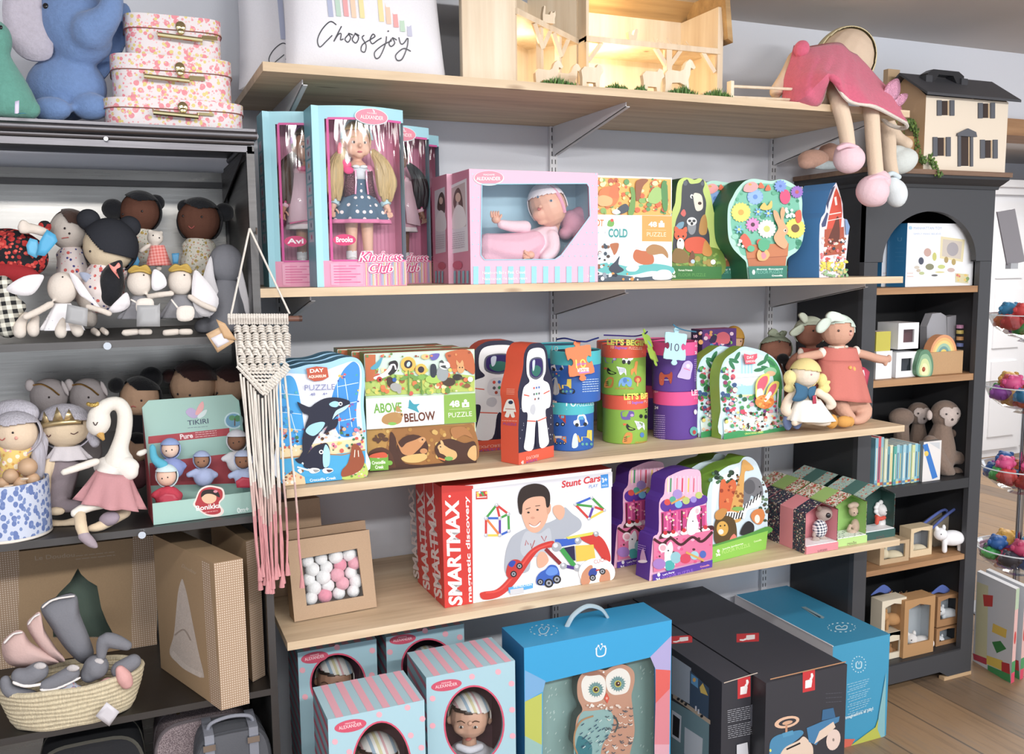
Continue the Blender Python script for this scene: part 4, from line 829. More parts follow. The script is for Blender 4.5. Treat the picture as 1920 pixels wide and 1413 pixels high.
def dolls3():
# yellow haired doll far behind the purple box
 f=Fig('rag_doll','yellow-haired rag doll peeping out behind the dark purple box','doll',1376,700,-.14)
 f.soft('body',[f.head(1376,636,17,22),('l',[(1376,655,8),(1376,690,13),(1376,730,15)])],M('e8b790','fab'));f.cap('hair',M('c9952c','fab'),keep=lambda u,v,w:v>.05 or w<-.1 or u<-.45,grow=1.12);f.face([(1372,640),(1386,640)],er=1.4)
# third doll at the left, hair band with bow
 f=Fig('rag_doll','dark-skinned rag doll with pale head band, leftmost of the doll group on the third board','doll',1455,760,-.15)
 f.soft('body',[f.head(1455,655,29,25),('l',[(1455,680,9),(1455,710,20),(1455,760,24)]),('l',[(1440,700,8),(1425,730,7)])],SKIN2)
 f.cap('head_band',M('aab79f','fab'),keep=lambda u,v,w:v>.38-.25*abs(u)+(.25 if w>0 else-.6),grow=1.07);f.face([(1456,641),(1477,647)],er=2)
 f.sheet('band_bow',[(1442,626),(1450,616),(1458,620),(1462,628),(1468,620),(1476,622),(1470,632),(1456,632)],M('b3bfa5','fab'),.008,dz=-.02)
 f.soft('hair_bun',[('e',1468,672,12,10,-.06),('e',1476,684,9,14,-.06)],M('17161a','plush'),.003)
# second brown doll
 f=Fig('rag_doll','brown rag doll in coral dress behind the tall coral one','doll',1525,760,-.26)
 f.soft('body',[f.head(1519,622,28,27),('l',[(1520,648,9),(1522,680,16),(1522,730,22),(1522,770,24)]),('l',[(1505,663,8),(1490,672,8),(1480,688,8)])],SKIN2)
 f.cap('head_band',M('c3cdb9','fab'),keep=lambda u,v,w:v>.3+(.12 if w>0 else-.8)-.2*u*u,grow=1.06);f.face([(1517,621)],er=2)
 f.sheet('band_bow',[(1503,598),(1500,590),(1506,586),(1514,592),(1515,602),(1510,606)],M('d4dcc8','fab'),.009,dz=-.02);f.sheet('band_bow',[(1502,608),(1492,612),(1480,622),(1482,629),(1492,628),(1504,618)],M('c3cdb9','fab'),.009,dz=-.02)
 f.skirt('dress',(1500,652,1542,652),(1490,730,1556,730),M('b0574a','fab'),.05)
 f.soft('sleeve',[('e',1501,661,6,9,-.01)],M('efe4d8','fab'),.002)
# tall coral doll
 f=Fig('rag_doll','tall rag doll in coral pinafore with mint head band, seated at the shelf end','doll',1585,785,-.375)
 f.soft('body',[f.head(1570,620,31,29),('l',[(1570,646,11),(1572,670,24),(1575,710,28),(1580,750,32)]),
 ('l',[(1550,662,9),(1530,665,9),(1512,668,8.5),(1500,670,7.5)]),('l',[(1598,660,9),(1622,665,8.5),(1645,672,8.5),(1660,674,8)]),('e',1667,672,5,8,0),('e',1660,682,4,5,-.004),
 ('l',[(1572,752,17,-.03),(1582,770,14,-.06),(1596,782,9,-.07)]),('l',[(1602,755,19,-.02),(1620,770,16,-.03),(1612,786,11,-.05),(1602,788,8,-.06)])],SKIN1)
 f.cap('head_band',M('cfe0d4','fab'),keep=lambda u,v,w:v>.42+.1*u+(-.28 if u>.55 else 0) or(w<0 and v>-.1),grow=1.06);f.face([(1563.5,621),(1587,622)],cheeks=[(1587,626)],er=2.4,eye='5a3a34')
 f.sheet('band_bow',[(1552,592),(1560,584),(1572,586),(1580,590),(1592,598),(1584,604),(1566,602),(1556,604)],M('dbe9df','fab'),.011,dz=-.035);f.sheet('band_bow',[(1552,596),(1540,598),(1530,610),(1530,622),(1538,623),(1548,614),(1554,604)],M('d3e2d6','fab'),.01,dz=-.03)
 f.skirt('pinafore',(1548,651,1602,651),(1540,676,1608,676),M('d5776c','fab'),.0,depth=.62,dz=-.004);f.skirt('skirt',(1540,675,1608,674),(1532,745,1624,752),M('d5776c','fab'),.06,depth=.66,dz=-.006,dzb=-.02)
 f.soft('collar',[('l',[(1555,650,3),(1570,651.5,3,-.03),(1588,650,3)])],M('f0e2d2','fab'),.002)
 for x,y in((1541,661),(1605,658)):f.soft('sleeve',[('e',x,y,8,10,-.004)],M('f2e8dc','fab'),.0025)
 f.sheet('hang_tag',[(1606,684),(1622,689),(1631,697),(1628,712),(1626,726),(1618,724),(1606,716)],M('c22f52','card'),.0012,dz=-.045)
 f.sheet('tag_print',[(1612,696),(1620,693),(1622,704),(1618,712),(1610,708)],M('f1dce0'),.0004,dz=-.0475)
 f.soft('flower_trim',[('e',1594,689,4,4,-.06),('e',1600,692,5,6,-.055)],M('f0b05a','fab'),.002)
# small blonde doll in front
 f=Fig('rag_doll','small blonde rag doll with blue waistcoat, white skirt and mustard boots','doll',1510,800,-.455)
 f.soft('body',[f.head(1510,700,26,26),('l',[(1512,722,8),(1514,745,17),(1518,775,22)]),('l',[(1492,735,8),(1478,750,9),(1473,768,9.5),(1480,775,8)]),('l',[(1534,735,8),(1550,745,8.5),(1560,758,9)]),('e',1556,762,9,7),
 ('l',[(1515,785,9,-.03),(1540,791,8,-.04),(1552,791,7,-.045)]),('l',[(1500,785,9,-.02),(1490,792,7,-.03)])],M('f0dfcb','fab'))
 f.cap('hair',M('ecd88c','fab'),keep=lambda u,v,w:v>.2-.12*u or w<-.15,grow=1.09)
 f.soft('pigtail',[('e',1481,708,12,15,.0),('e',1480,728,11,8,0)],M('f2e294','plush'),.003);f.soft('pigtail',[('e',1541,712,10,13,0),('e',1545,728,12,10,0),('e',1553,716,5,4)],M('f2e08a','plush'),.003)
 f.face([(1514,702)],er=1.8,eye='c08a9a')
 f.sheet('waistcoat',[(1492,718),(1505,722),(1515,728),(1513,745),(1500,752),(1487,750),(1494,735)],M('3f6f92','fab'),.004,dz=-.034);f.sheet('waistcoat',[(1518,728),(1530,724),(1528,738),(1524,752),(1516,740)],M('3f6f92','fab'),.004,dz=-.032)
 f.skirt('skirt',(1494,748,1536,748),(1482,788,1562,786),M('f4f1ea','fab'),.05,depth=.6,dz=-.01,dzb=-.012)
 f.soft('boot',[('e',1560,790,11,14,-.03,10),('l',[(1548,789,6,-.035),(1556,794,8,-.035)])],M('d99a3a','fab'),.0028);f.soft('boot',[('e',1583,790,16,11,-.02,0),('e',1594,790,8,10,-.02)],M('dfa145','fab'),.0028)
 f.sheet('hang_tag',[(1524,742),(1530,740),(1531,756),(1524,760)],M('b52a4a','card'),.001,dz=-.04)
 f2=Fig('rag_doll','doll with only its two blue shoes showing beside the garden puzzle','doll',1482,805,-.44)
 f2.soft('shoe',[('e',1477,790,9,17,-.01)],M('6f83b4','fab'),.0028);f2.soft('shoe',[('e',1494,789,10,16,-.01)],M('7589bd','fab'),.0028);f2.soft('leg',[('l',[(1478,776,6,0),(1482,768,6,.06)]),('l',[(1494,776,6),(1490,766,6,.06)])],M('6f83b4','fab'),.003)
dolls3()
ZMIN[0]=Z4+.0004
# ================================================================ lowest board
def on4(px,py):p=Q(px,py,Z=Z4);p.z=Z4+.0006;return p
KR=M('b89878','kraft')
def kraft_boxes():
 A,B=V((.335,-.392,Z4+.003)),V((.538,-.380,Z4+.003))
 for k in(1,0):
  d=V((.012,.088,.0)) if k else V((0,0,0))
  hole=[(560,1024),(661,1012),(678,1114),(575,1132)]
  s=Carton(A+d,B+d,.19,.05,KR,M('a57d52','kraft'),KR,lean=.24,holeuv=[(.16,.17),(.85,.17),(.83,.78),(.15,.76)],inner=M('8a6a4c','kraft'))
  o=s.make('kraft_window_box',('kraft box leaning back, its window full of pink and white pom-poms','kraft box with a dark window, standing behind the pom-pom box')[k],'box','kraft window boxes')
  s.window(o)
  if not k:
   random.seed(4)
   for i in range(20):
    u,v=.24+.173*(i%4)+.05*((i//4)%2),.24+.118*(i//4);p=s.A+s.u*(u*s.w)+s.up*(v*s.h)+s.bk*(.022+.003*(i%3));r=random.uniform(.0155,.0185)
    MB().ell(p,r,M(random.choice(['f3f0f2','f0a8b8','f6f4f6','ec8fa6','f3f0f2']),'plush'),None,14,9).build('pom_pom',o)
 s=Carton(V((.31,-.20,Z4+.001)),V((.45,-.19,Z4+.001)),.24,.05,KR,M('9a7650','kraft'),KR,lean=.1)
 s.make('kraft_window_box','plain kraft box at the back of the lowest board, left of the others','box','kraft window boxes')
kraft_boxes()
def smartmax():
 A,B=on4(834,1140),on4(1146,1086);h=hgt(A,828,915);RD,WH=M('d42a20'),M('eff0f4')
 bk=V((0,0,1)).cross((B-A).normalized());e=on4(777,1092);D=(e-A).dot(bk)/3-.002
 for k in range(3):
  d=bk*((D+.003)*k)+V((0,0,0));s=Carton(A+d,B+d,h,D,WH,RD,M('c8261e'));F=s.F
  if k==0:
   F.poly([(834,1140),(887,1131),(885,916),(828,925)],RD);F.poly([(828,925),(887,916),(887,910),(828,910)],RD)
   F.txt('SMARTMAX',866,1134,859,937,24,'f6f0f0',.035,up=(-1,.0));F.txt('magnetic discovery',884.5,1128,878,930,7.5,'f6f0f0',.02,up=(-1,0));F.disc(843,930,2.2,2.2,'f6f0f0')
   F.poly([(886,917),(1148,884),(1148,886),(1148,912),(886,946)],M('dcdde6'))
# maker mark
   F.poly([(892,921),(913,920),(914,935),(892,936)],M('c9302a'));F.dots((894,921,912,929),8,['f0c83a','3a9a4a','3a6ac0','f0f0f0'],2,3,41);F.line([(894,932),(912,931)],1.6,'f6e8e4')
   F.txt('Stunt Cars',1053,914,1127,901,12,'d2232f',.03,.25);F.txt('PLAY',1104,915,1122,912,6,'5a8ad0',0,.3);F.poly([(1126,890),(1140,888),(1141,913),(1127,915)],M('2f8fe0'));F.txt('3+',1129,904,1139,902,8,'ffffff',.03);F.txt('MAGS',1129,912,1139,910.5,3.5,'e0f0ff')
# geometric magnet ball figures
   def rods(P,E,balls=3.6):
    for a,b,c in E:F.line([P[a],P[b]],4.2,c)
    for p in P:F.disc(p[0],p[1],balls,balls,M('b9bcc6'));F.disc(p[0]-.8,p[1]-1,balls*.45,balls*.45,M('e6e8ee'),n=8)
   r,g,b,y,p='d2302a','3a9a3a','3064c8','e8c82e','5a3aa8'
   rods([(931,946),(911,971),(937,971),(953,963),(911,1003),(937,1003),(954,995)],[(0,1,g),(0,2,r),(0,3,r),(1,2,b),(2,3,g),(1,4,r),(2,5,p),(3,6,g),(4,5,y),(5,6,b),(1,5,'e87a2e')])
   rods([(1109,932),(1078,945),(1104,972),(1133,956),(1112,949)],[(0,1,b),(0,3,g),(1,2,r),(2,3,y),(1,4,g),(4,3,r),(4,2,p)],3)
# boy with dark hair
   F.blob([(946,1070),(948,1035),(958,1008),(975,995),(1000,985),(1030,978),(1052,965),(1058,950),(1072,962),(1088,975),(1088,990),(1070,1002),(1050,1012),(1000,1040),(990,1070),(960,1074)],M('aab0bc'));F.blob([(985,996),(1010,1000),(1030,990),(1030,1030),(990,1045),(975,1030)],M('b9bec8'))
   F.line([(984,1022),(986,1012),(990,1020)],1.6,'b0424a');F.line([(994,1018),(996,1028),(1002,1012)],1.6,'b0424a');F.line([(1014,1004),(1020,1014),(1024,1004)],1.6,'b0424a')
   sk=M('e0a98c');F.blob([(976,958),(976,940),(990,925),(1015,922),(1028,940),(1026,970),(1014,992),(1000,998),(986,988)],sk);F.blob([(1024,948),(1031,944),(1032,956),(1026,964)],M('d29a7c'))
   F.blob([(973,960),(970,935),(978,914),(1000,906),(1020,910),(1030,924),(1030,946),(1024,950),(1020,932),(1006,930),(990,934),(980,944),(978,962)],M('2c1f1c'))
   for x,y in((990,960),(1007,955)):F.disc(x,y,2.6,1.8,M('2a1c1a'),n=10)
   F.line([(985,954),(994,951)],1.2,'3a2620');F.line([(1003,948),(1012,947)],1.2,'3a2620');F.blob([(992,982),(1002,984),(1012,978),(1010,984),(1002,988),(994,986)],M('f4e6e0'));F.line([(991,980),(1002,985),(1013,976)],1,'a0504a',True);F.disc(998,970,4,2.2,M('d4957a'))
   F.blob([(1036,958),(1038,948),(1050,946),(1058,954),(1056,968),(1048,974),(1040,966)],sk);F.blob([(1006,1046),(1012,1034),(1022,1036),(1028,1050),(1018,1062),(1008,1062)],sk)
# ramps
   F.blob([(899,1112),(908,1108),(930,1104),(950,1086),(970,1060),(990,1034),(1010,1020),(1036,1013),(1036,1024),(1012,1030),(996,1048),(980,1072),(960,1098),(935,1118),(906,1123)],M('cc2a22'));F.line([(910,1110),(940,1103),(975,1062),(1000,1032),(1034,1018)],3,'e2463a',True)
   F.blob([(1088,1006),(1112,1000),(1130,1010),(1142,1034),(1143,1052),(1130,1048),(1112,1024),(1094,1014)],M('cf2c24'))
   F.poly([(1040,1010),(1084,1008),(1085,1018),(1040,1026)],M('2f5fc8'));F.poly([(1060,1006),(1112,996),(1110,1002),(1064,1010)],M('d8d03a'));F.poly([(1078,1022),(1112,1020),(1116,1048),(1080,1052)],M('e3bf2c'));F.poly([(1056,1026),(1076,1022),(1078,1050),(1064,1048)],M('26224a'))
   F.line([(1052,1028),(1076,1060)],9,'2f9a44');F.line([(1022,1028),(1050,1056)],7,'8a1f26');F.line([(1058,1060),(1076,1064)],6,'4a2f88')
   for x,y,q in((1043,1024,9),(1083,1013,6.5),(1082,1063,7),(1056,1060,6),(1117,1000,5)):F.disc(x,y,q,q,M('a4a8b2'));F.disc(x-q*.25,y-q*.3,q*.5,q*.5,M('d6d9e0'),n=10)
   def wheel(x,y,q):F.disc(x,y,q,q,M('24262c'));F.disc(x,y,q*.62,q*.62,M('9da2ae'));F.disc(x,y,q*.3,q*.3,M('34363e'),n=8)
   F.blob([(948,1075),(952,1056),(962,1048),(974,1050),(978,1060),(966,1076),(956,1084)],M('c22a26'));F.blob([(952,1058),(958,1050),(966,1052),(960,1062)],M('2a48b0'));wheel(973,1060,6);wheel(962,1075,6)
   F.blob([(1005,1082),(1012,1072),(1022,1066),(1030,1058),(1042,1060),(1048,1074),(1044,1090),(1020,1096),(1006,1094)],M('2f5fc0'));F.blob([(1022,1072),(1030,1062),(1042,1064),(1044,1074),(1030,1078)],M('5c8ee0'));wheel(1028,1092,8.5);wheel(1043,1085,8);wheel(1012,1090,6)
   F.disc(1118,1072,34,27,M('ffffff'),n=30);F.blob([(1088,1092),(1090,1074),(1102,1060),(1110,1060),(1108,1076),(1104,1092),(1096,1096)],M('c98a68'));F.blob([(1122,1088),(1128,1070),(1136,1066),(1142,1074),(1142,1088),(1130,1090)],M('c98a68'))
   F.blob([(1102,1076),(1106,1066),(1116,1064),(1118,1074),(1110,1082)],M('2f48a0'));F.line([(1116,1068),(1130,1066)],3,'c22a26');wheel(1110,1082,6);wheel(1128,1070,6);F.txt('CLICK',1113,1056,1136,1050,7,'c0392f')
   F.poly([(952,1100),(998,1092),(998,1101),(953,1110)],M('4aa8e8'));F.txt('INSTRUCTION',962,1101,996,1096,3.5,'f0f8ff',.02);F.poly([(955,1104),(980,1100),(981,1110),(956,1114)],M('c9ccd4'))
  L=s.L;q={0:((829,1122),(813,925)),1:((806,1106),(793,920)),2:((786,1085),(775,915))}[k]
  L.txt('SMARTMAX',q[0][0],q[0][1],q[1][0],q[1][1],(14,12,10)[k],'eadcdc',.035,up=(-1,-.35));
  s.make('magnetic_set_box',('red-spined white toy box showing a boy, front one of three','red-spined toy box standing second behind the one showing a boy','red-spined toy box standing third and rearmost behind the boy box')[k],'toy box','red magnetic set boxes')
smartmax()
def cake():
 A,B=on4(1222,1092),on4(1333,1066);A.y=-.498;B=A+(B-on4(1222,1092));pts=[(1336,1040),(1335,992),(1325,979),(1324,934),(1316,923),(1314,888),(1306,880),(1284,880),(1259,890),(1248,899),(1245,926),(1236,942),(1235,996),(1225,1006),(1222,1030)]
 for k in(1,0):
  s=Shaped(A,B,pts,.058,M('eeb2cf'),M('55309c'),n=3);F=s.F
  for x,c in((1257,'3f9a6a'),(1268,'d8365c'),(1279,'d8365c'),(1290,'e8c04a'),(1301,'d8365c'),(1252,'f0dc9a')):F.line([(x,922),(x+1,896)],3,c)
  for x in range(1253,1310,7):F.line([(x,926),(x+1,892)],1.5,'f7d3e4')
  F.blob([(1238,946),(1248,936),(1270,940),(1295,934),(1322,928),(1324,942),(1300,950),(1270,960),(1244,958)],M('5a2f9c'))
  for x,y,r,c in((1251,941,6,'d8423c'),(1272,945,7,'6ab6e0'),(1286,938,7,'b6c46a'),(1300,936,6,'9a8ad8'),(1310,928,6.5,'b9c96a'),(1270,926,9,'a68ad0'),(1261,936,6,'48a890')):F.disc(x,y,r,r,c)
  F.line([(1258,944),(1284,930)],3.5,'d89a4a');F.poly([(1239,960),(1324,946),(1325,984),(1240,1000)],M('c93a86'))
  for x in range(1242,1324,9):F.line([(x,962-(x-1240)*.14),(x,1000-(x-1240)*.14)],3,'e8629f' if x%2 else '5c2030')
  F.dots((1242,956,1322,1002),60,['f06aa8','f4b8d0','f2e0b0','e02a6a','ff8ab8'],1.2,3,42);F.blob([(1236,1004),(1250,994),(1275,1004),(1300,994),(1333,984),(1334,996),(1300,1008),(1270,1014),(1240,1012)],M('4a2026'))
  for x in(1247,1262,1282,1304,1322):F.disc(x,1003-(x-1247)*.14,8,4.5,M('f6eeea'));F.disc(x-1,998-(x-1247)*.14,4,4,M('cf2233'))
  F.poly([(1224,1012),(1335,992),(1334,1046),(1224,1072)],M('e26f9c'));F.dots((1226,1006,1332,1060),26,['5a2a34','f4a8c8','e24a86'],1.5,4,43);F.line([(1224,1009),(1240,1018),(1256,1008),(1275,1020),(1296,1006),(1314,1014),(1334,996)],5,'4a2026',True)
# mice
  F.blob([(1288,1000),(1286,980),(1292,958),(1300,950),(1310,948),(1311,956),(1304,966),(1308,985),(1300,1000)],M('efedf2'));F.disc(1305,956,6,8,M('efedf2'));F.disc(1305,957,3.5,5,M('f0c0c8'));F.disc(1297,976,1.2,1.2,'2a1a2a')
  F.disc(1241,1026,8.5,8.5,M('f0dce2'));F.disc(1241,1026,5.5,5.5,M('e8a9b8'));F.blob([(1244,1036),(1248,1024),(1256,1014),(1260,1028),(1256,1046),(1264,1058),(1244,1064),(1244,1046)],M('efedf2'));F.disc(1251,1031,1.5,1.5,'2a1a2a');F.blob([(1246,1052),(1260,1050),(1262,1064),(1248,1068)],M('3fb0b0'))
  for x,y,rx,ry,c in((1265,1044,10,11,'8fc4d0'),(1283,1046,10,9,'d93a5c'),(1300,1040,8,8,'9ad0d8'),(1316,1038,6,7,'4a6ac0'),(1234,1056,12,10,'a87ac8')):F.disc(x,y,rx,ry,c)
  F.line([(1284,1034),(1318,1050)],4,'d8a24a');F.poly([(1222,1076),(1334,1048),(1333,1066),(1222,1092)],M('5a35a8'));F.txt('FLOOR PUZZLE',1241,1085.5,1298,1070,5.5,'9a6ad8',.0);F.txt('Let\'s Party',1241,1078,1263,1072,3,'efeaf8',.03);F.txt('36',1229,1089,1237,1087,6,'f4f2fa',.04);F.disc(1233,1076,3,4,M('f4f2fa'),n=6);F.txt('Crocodile',1311,1063,1328,1059,3,'f09a9a',.03);F.txt('Creek',1313,1069,1325,1066,3,'f09a9a',.03)
  if not k:L=s.L;L.blob([(1201,1050),(1212,1054),(1210,1040),(1206,1028),(1202,1036)],M('c9a0c8'));L.disc(1205,1052,9,3,M('efe6f2'));L.scrib(1196,1020,1211,1024,1,'b79ae0',1,3,4)
  else:
   d=on4(1155,1068)-on4(1222,1092);d.z=0
   for v in range(len(s.mb.v)):s.mb.v[v]+=d
   s.C+=d
  s.make('puzzle_box',('purple-sided birthday cake puzzle box, the front one of two','purple birthday cake puzzle box half hidden behind its twin')[k],'puzzle box','birthday cake puzzle boxes')
cake()
def safari():
 A,B=on4(1334,1055),on4(1433,1029);A=B+(A-B)*1.16;pts=[(1439,990),(1440,926),(1433,905),(1425,882),(1418,866),(1407,857),(1394,857),(1386,867),(1366,873),(1346,886),(1333,902),(1326,930),(1324,980)]
 for k in(1,0):
  s=Shaped(A,B,pts,.06,M('cfe2ee'),M('7fb52c'),n=3);F=s.F
  if not k:
   F.blob([(1336,910),(1350,895),(1372,882),(1384,876),(1386,900),(1370,905),(1350,915),(1340,960),(1334,990)],M('e6eef4'));F.dots((1330,885,1384,905),26,['2f4a34','46724a','1f3424'],2,5,44);F.dots((1424,884,1440,1000),26,['3f5a44','6a8a6a','5a4a3a'],1.5,4,45)
   F.blob([(1348,955),(1350,905),(1358,898),(1362,906),(1374,898),(1380,910),(1378,950),(1360,962)],M('d9642c'));F.dots((1350,905,1378,950),12,['a03a1a','e88a4a'],1.5,4,46)
   F.blob([(1390,940),(1396,905),(1408,894),(1424,900),(1430,925),(1420,935),(1408,928),(1402,944)],M('77777d'));F.disc(1404,912,11,14,M('5c5c62'));F.disc(1423,912,1.5,1.5,'1a1a1a')
   F.blob([(1366,975),(1372,940),(1382,905),(1388,885),(1391,866),(1404,868),(1411,878),(1404,882),(1396,884),(1394,905),(1392,940),(1388,975)],M('dba24a'));F.dots((1372,890,1392,970),26,['a8682c','96581f'],1.5,3.4,47, lambda x,y:abs(x-1391+(y-890)*.14)<8);F.blob([(1390,868),(1394,861),(1402,866),(1410,874),(1411,880),(1398,880)],M('dba24a'))
   F.blob([(1384,960),(1396,945),(1414,932),(1424,926),(1426,940),(1418,950),(1400,956),(1394,972)],M('f0f0f0'));[F.line([(1386+q*6,962-q*5),(1390+q*6,950-q*5)],2,'24242a') for q in range(7)]
   F.disc(1367,966,22,8,M('eeeeee'));[F.line([(1348+q*5,972),(1351+q*5,960)],2.2,'24242a') for q in range(9)];F.disc(1382,953,11,4,M('7fb24a'))
   F.blob([(1338,1012),(1340,975),(1356,966),(1374,972),(1380,995),(1376,1015),(1350,1020)],M('5a4420'));F.disc(1353,990,11,14,M('d9a53a'));F.disc(1350,996,5,5,M('efe8d8'));F.disc(1349,985,1.5,1.5,'1a1a1a');F.disc(1357,984,1.5,1.5,'1a1a1a')
   F.blob([(1386,1000),(1392,984),(1402,976),(1412,984),(1410,998),(1396,1002)],M('2a2a2e'));F.blob([(1406,966),(1414,955),(1428,954),(1432,968),(1424,982),(1412,978)],M('d8803a'));F.disc(1418,972,5,8,M('f0e6da'));F.blob([(1366,1012),(1374,1000),(1380,1008),(1378,1014)],M('e87a6a'));F.blob([(1340,960),(1352,952),(1362,956),(1352,972),(1340,972)],M('c98a3a'))
   F.blob([(1330,1022),(1350,1016),(1400,1000),(1438,986),(1438,1000),(1336,1030)],M('4f9a3a'));F.poly([(1322,1038),(1322,1028),(1438,994),(1434,1029),(1320,1058)],M('86c83c'));F.txt('FLOOR PUZZLE',1353,1037.5,1405,1023,6,'b9e07a');F.txt('Jungle Jamboree',1353,1030,1392,1019,3,'eaf6d8',.02);F.txt('36',1341,1042,1349,1040,5,'f0f8e6',.04);F.disc(1345,1032,3,3.5,M('f0f8e6'),n=6);F.txt('Crocodile',1412,1016,1426,1012,3,'dff0b8',.03)
  else:
   d=V((-.045,.07,0))
   for v in range(len(s.mb.v)):s.mb.v[v]+=d
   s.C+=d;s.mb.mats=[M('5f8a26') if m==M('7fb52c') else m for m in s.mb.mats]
  s.make('puzzle_box',('green-sided safari puzzle box with giraffe, lion and zebra','second green-sided safari puzzle box right behind the one with giraffe')[k],'puzzle box','safari puzzle boxes')
safari()
def gift_house(x0,y0,w,L,h,pat,band,trayc,inner,animal,label,grp,n=1):
 """cardboard house box open at the front: patterned sides and gable roof with a plain band, small plush inside"""
 t=thing('gift_house_box',label,'toy box',(x0+w/2,y0+L/2,Z4+.0006),grp);z=Z4+.0006;ev,rd=h*.82,h
 segs=[(0,.3,pat),(.3,.64,band),(.64,1,pat)];m=MB();e=.0015
 for a,b,mt in segs:
  ya,yb=y0+L*a,y0+L*b
  m.add([(x0,ya,z),(x0,ya,z+ev),(x0+w/2,ya,z+rd),(x0+w,ya,z+ev),(x0+w,ya,z),(x0,yb,z),(x0,yb,z+ev),(x0+w/2,yb,z+rd),(x0+w,yb,z+ev),(x0+w,yb,z)],[(0,5,6,1),(1,6,7,2),(2,7,8,3),(3,8,9,4),(0,4,9,5)],mt)
 yi=y0+L*.36
 m.ngon([(x0,y0+L,z),(x0+w,y0+L,z),(x0+w,y0+L,z+ev),(x0+w/2,y0+L,z+rd),(x0,y0+L,z+ev)],pat)
 m.add([(x0+e,y0,z),(x0+e,y0,z+ev-e),(x0+w/2,y0,z+rd-e),(x0+w-e,y0,z+ev-e),(x0+w-e,y0,z),(x0+e,yi,z),(x0+e,yi,z+ev-e),(x0+w/2,yi,z+rd-e),(x0+w-e,yi,z+ev-e),(x0+w-e,yi,z)],[(0,1,6,5),(1,2,7,6),(2,3,8,7),(3,4,9,8),(5,6,7,8,9)],inner)
 L_=Art(m,(x0,y0,z),(-1,0,0));L_.lift=.0004;ty=y0+L*.47
 A=Art(m,(x0,ty,z),(-1,0,0),uv=(V((0,-1,0)),V((0,0,1))));A.lift=.0006;A.disc(0,h*.45,.011,.014,M('e6c9a0') if trayc!=band else trayc)
 m.build('sleeve',t,smooth=0)
 tr=MB().cb(x0+.001,x0+w-.001,y0-.006,y0+L*.34,z,z+h*.15,trayc);tr.cb(x0+.003,x0+w-.003,y0-.003,y0+L*.34,z+h*.15,z+h*.165,spots('tray_print','eef0ee',['2f4a44','7fb0a0'],120,.3,'card') if 'green' in label else M('eef2f4'));T=Art(tr,(x0,y0-.006,z),(0,-1,0),uv=(V((1,0,0)),V((0,0,1))));T.txt({'pink':'Freckles','ligh':'Georgie','dark':'Rory'}.get(label[:4],'Rory'),w*.35,h*.05,w*.65,h*.05,h*.06,M('6a4a4a'),.0,.3);tr.build('tray',t,smooth=0)
 return t
def gifts():
 navy=spots('navy_floral','232a4a',['e8d9c8','3f7a6a','d96a5a','b9a070'],110,.3,'card',1.2);cream=spots('cream_floral','efe8dc',['d9584a','7fa04a','c2392f','2a2a2a','f0b0a0'],80,.42,'card',1.4);teal=spots('teal_floral','a9c9c4',['d9583c','c9d8c0','efe0c8','2f5a50'],90,.32,'card',1.3)
 pk,gr,tl=M('e58a95'),M('a5cf72'),M('2f5a54')
 w=.12
 a=gift_house(1.772,-.492,w,.172,.145,navy,pk,pk,M('e08a94'),None,'pink and navy floral house box holding a plush dog in stripes','floral house gift boxes')
 b=gift_house(1.896,-.478,w,.172,.152,cream,gr,M('b5dc80'),M('8fbf60'),None,'light green floral house box holding a beige plush lamb','floral house gift boxes')
 c=gift_house(2.02,-.466,w,.158,.16,teal,M('4f7d78'),tl,M('214640'),None,'dark teal floral house box holding a white plush lion with red scarf','floral house gift boxes')
 for t,lb in((a,'pink and navy'),(b,'light green'),(c,'dark teal')):
  for q in(1,):
   copy_tree(t,(0,.178*q,0),'%s floral house box standing behind the front one of its colour'%lb)
# plush animals in the front boxes
 Z=Z4+.0006+.02
 f=Fig('plush_dog','grey plush dog in a striped top inside the pink house box','soft toy',1540,1020,-.455)
 f.soft('body',[f.head(1545,962,16,14),('e',1538,990,12,18),('l',[(1532,985,4),(1526,1003,4)]),('e',1530,1011,8,5,-.01),('e',1545,1010,8,5,-.01)],M('b5a59c','plush'),.0022)
 f.soft('jumper',[('e',1537,990,14,17,-.002)],gingham('stripes_top','f4f4f4','2a3a5a',120),.0022);m=MB();f.dot(m,1549,964,5,'15151a');m.build('nose',f.o);f.soft('ear',[('e',1536,953,5,6,-.012)],M('8a786c','plush'),.002);f.soft('ear',[('e',1556,955,5,6,.0)],M('8a786c','plush'),.002)
 f=Fig('plush_lamb','beige plush lamb sitting inside the light green house box','soft toy',1598,1005,-.44)
 f.soft('body',[f.head(1600,958,9,10),('e',1604,985,9,13),('e',1598,998,9,6,-.01),('l',[(1594,985,3.5),(1590,994,3.5)])],M('c9ab98','plush'),.002)
 f.soft('wool',[('e',1602,946,9,6,-.004),('e',1611,950,6,6),('e',1594,948,5,5),('e',1617,960,5,5)],M('cfb4a4','plush'),.002);f.face([(1599,960),(1606,961)],er=1.2)
 f=Fig('plush_lion','white plush lion with a red scarf inside the dark teal house box','soft toy',1655,990,-.42)
 f.soft('body',[f.head(1655,956,12,12),('e',1652,978,10,13),('e',1648,988,8,5,-.01),('e',1658,988,7,5,-.01)],M('eceaea','plush'),.0022)
 random.seed(3);f.soft('mane',[('e',1657+15*cos(a_),955+15*sin(a_),4.5,4.5,.004) for a_ in[2*pi*k/13 for k in range(13)]]+[('e',1658,955,14,14,.008)],M('f2f0f0','plush'),.0022)
 f.soft('scarf',[('l',[(1643,968,4,-.014),(1650,972,4,-.02),(1658,970,4,-.018)]),('l',[(1645,970,4,-.02),(1644,980,4,-.02)])],M('d5503c','fab'),.002);f.face([(1658,958),(1664,958)],er=1.4)
gifts()
ZMIN[0]=.0002
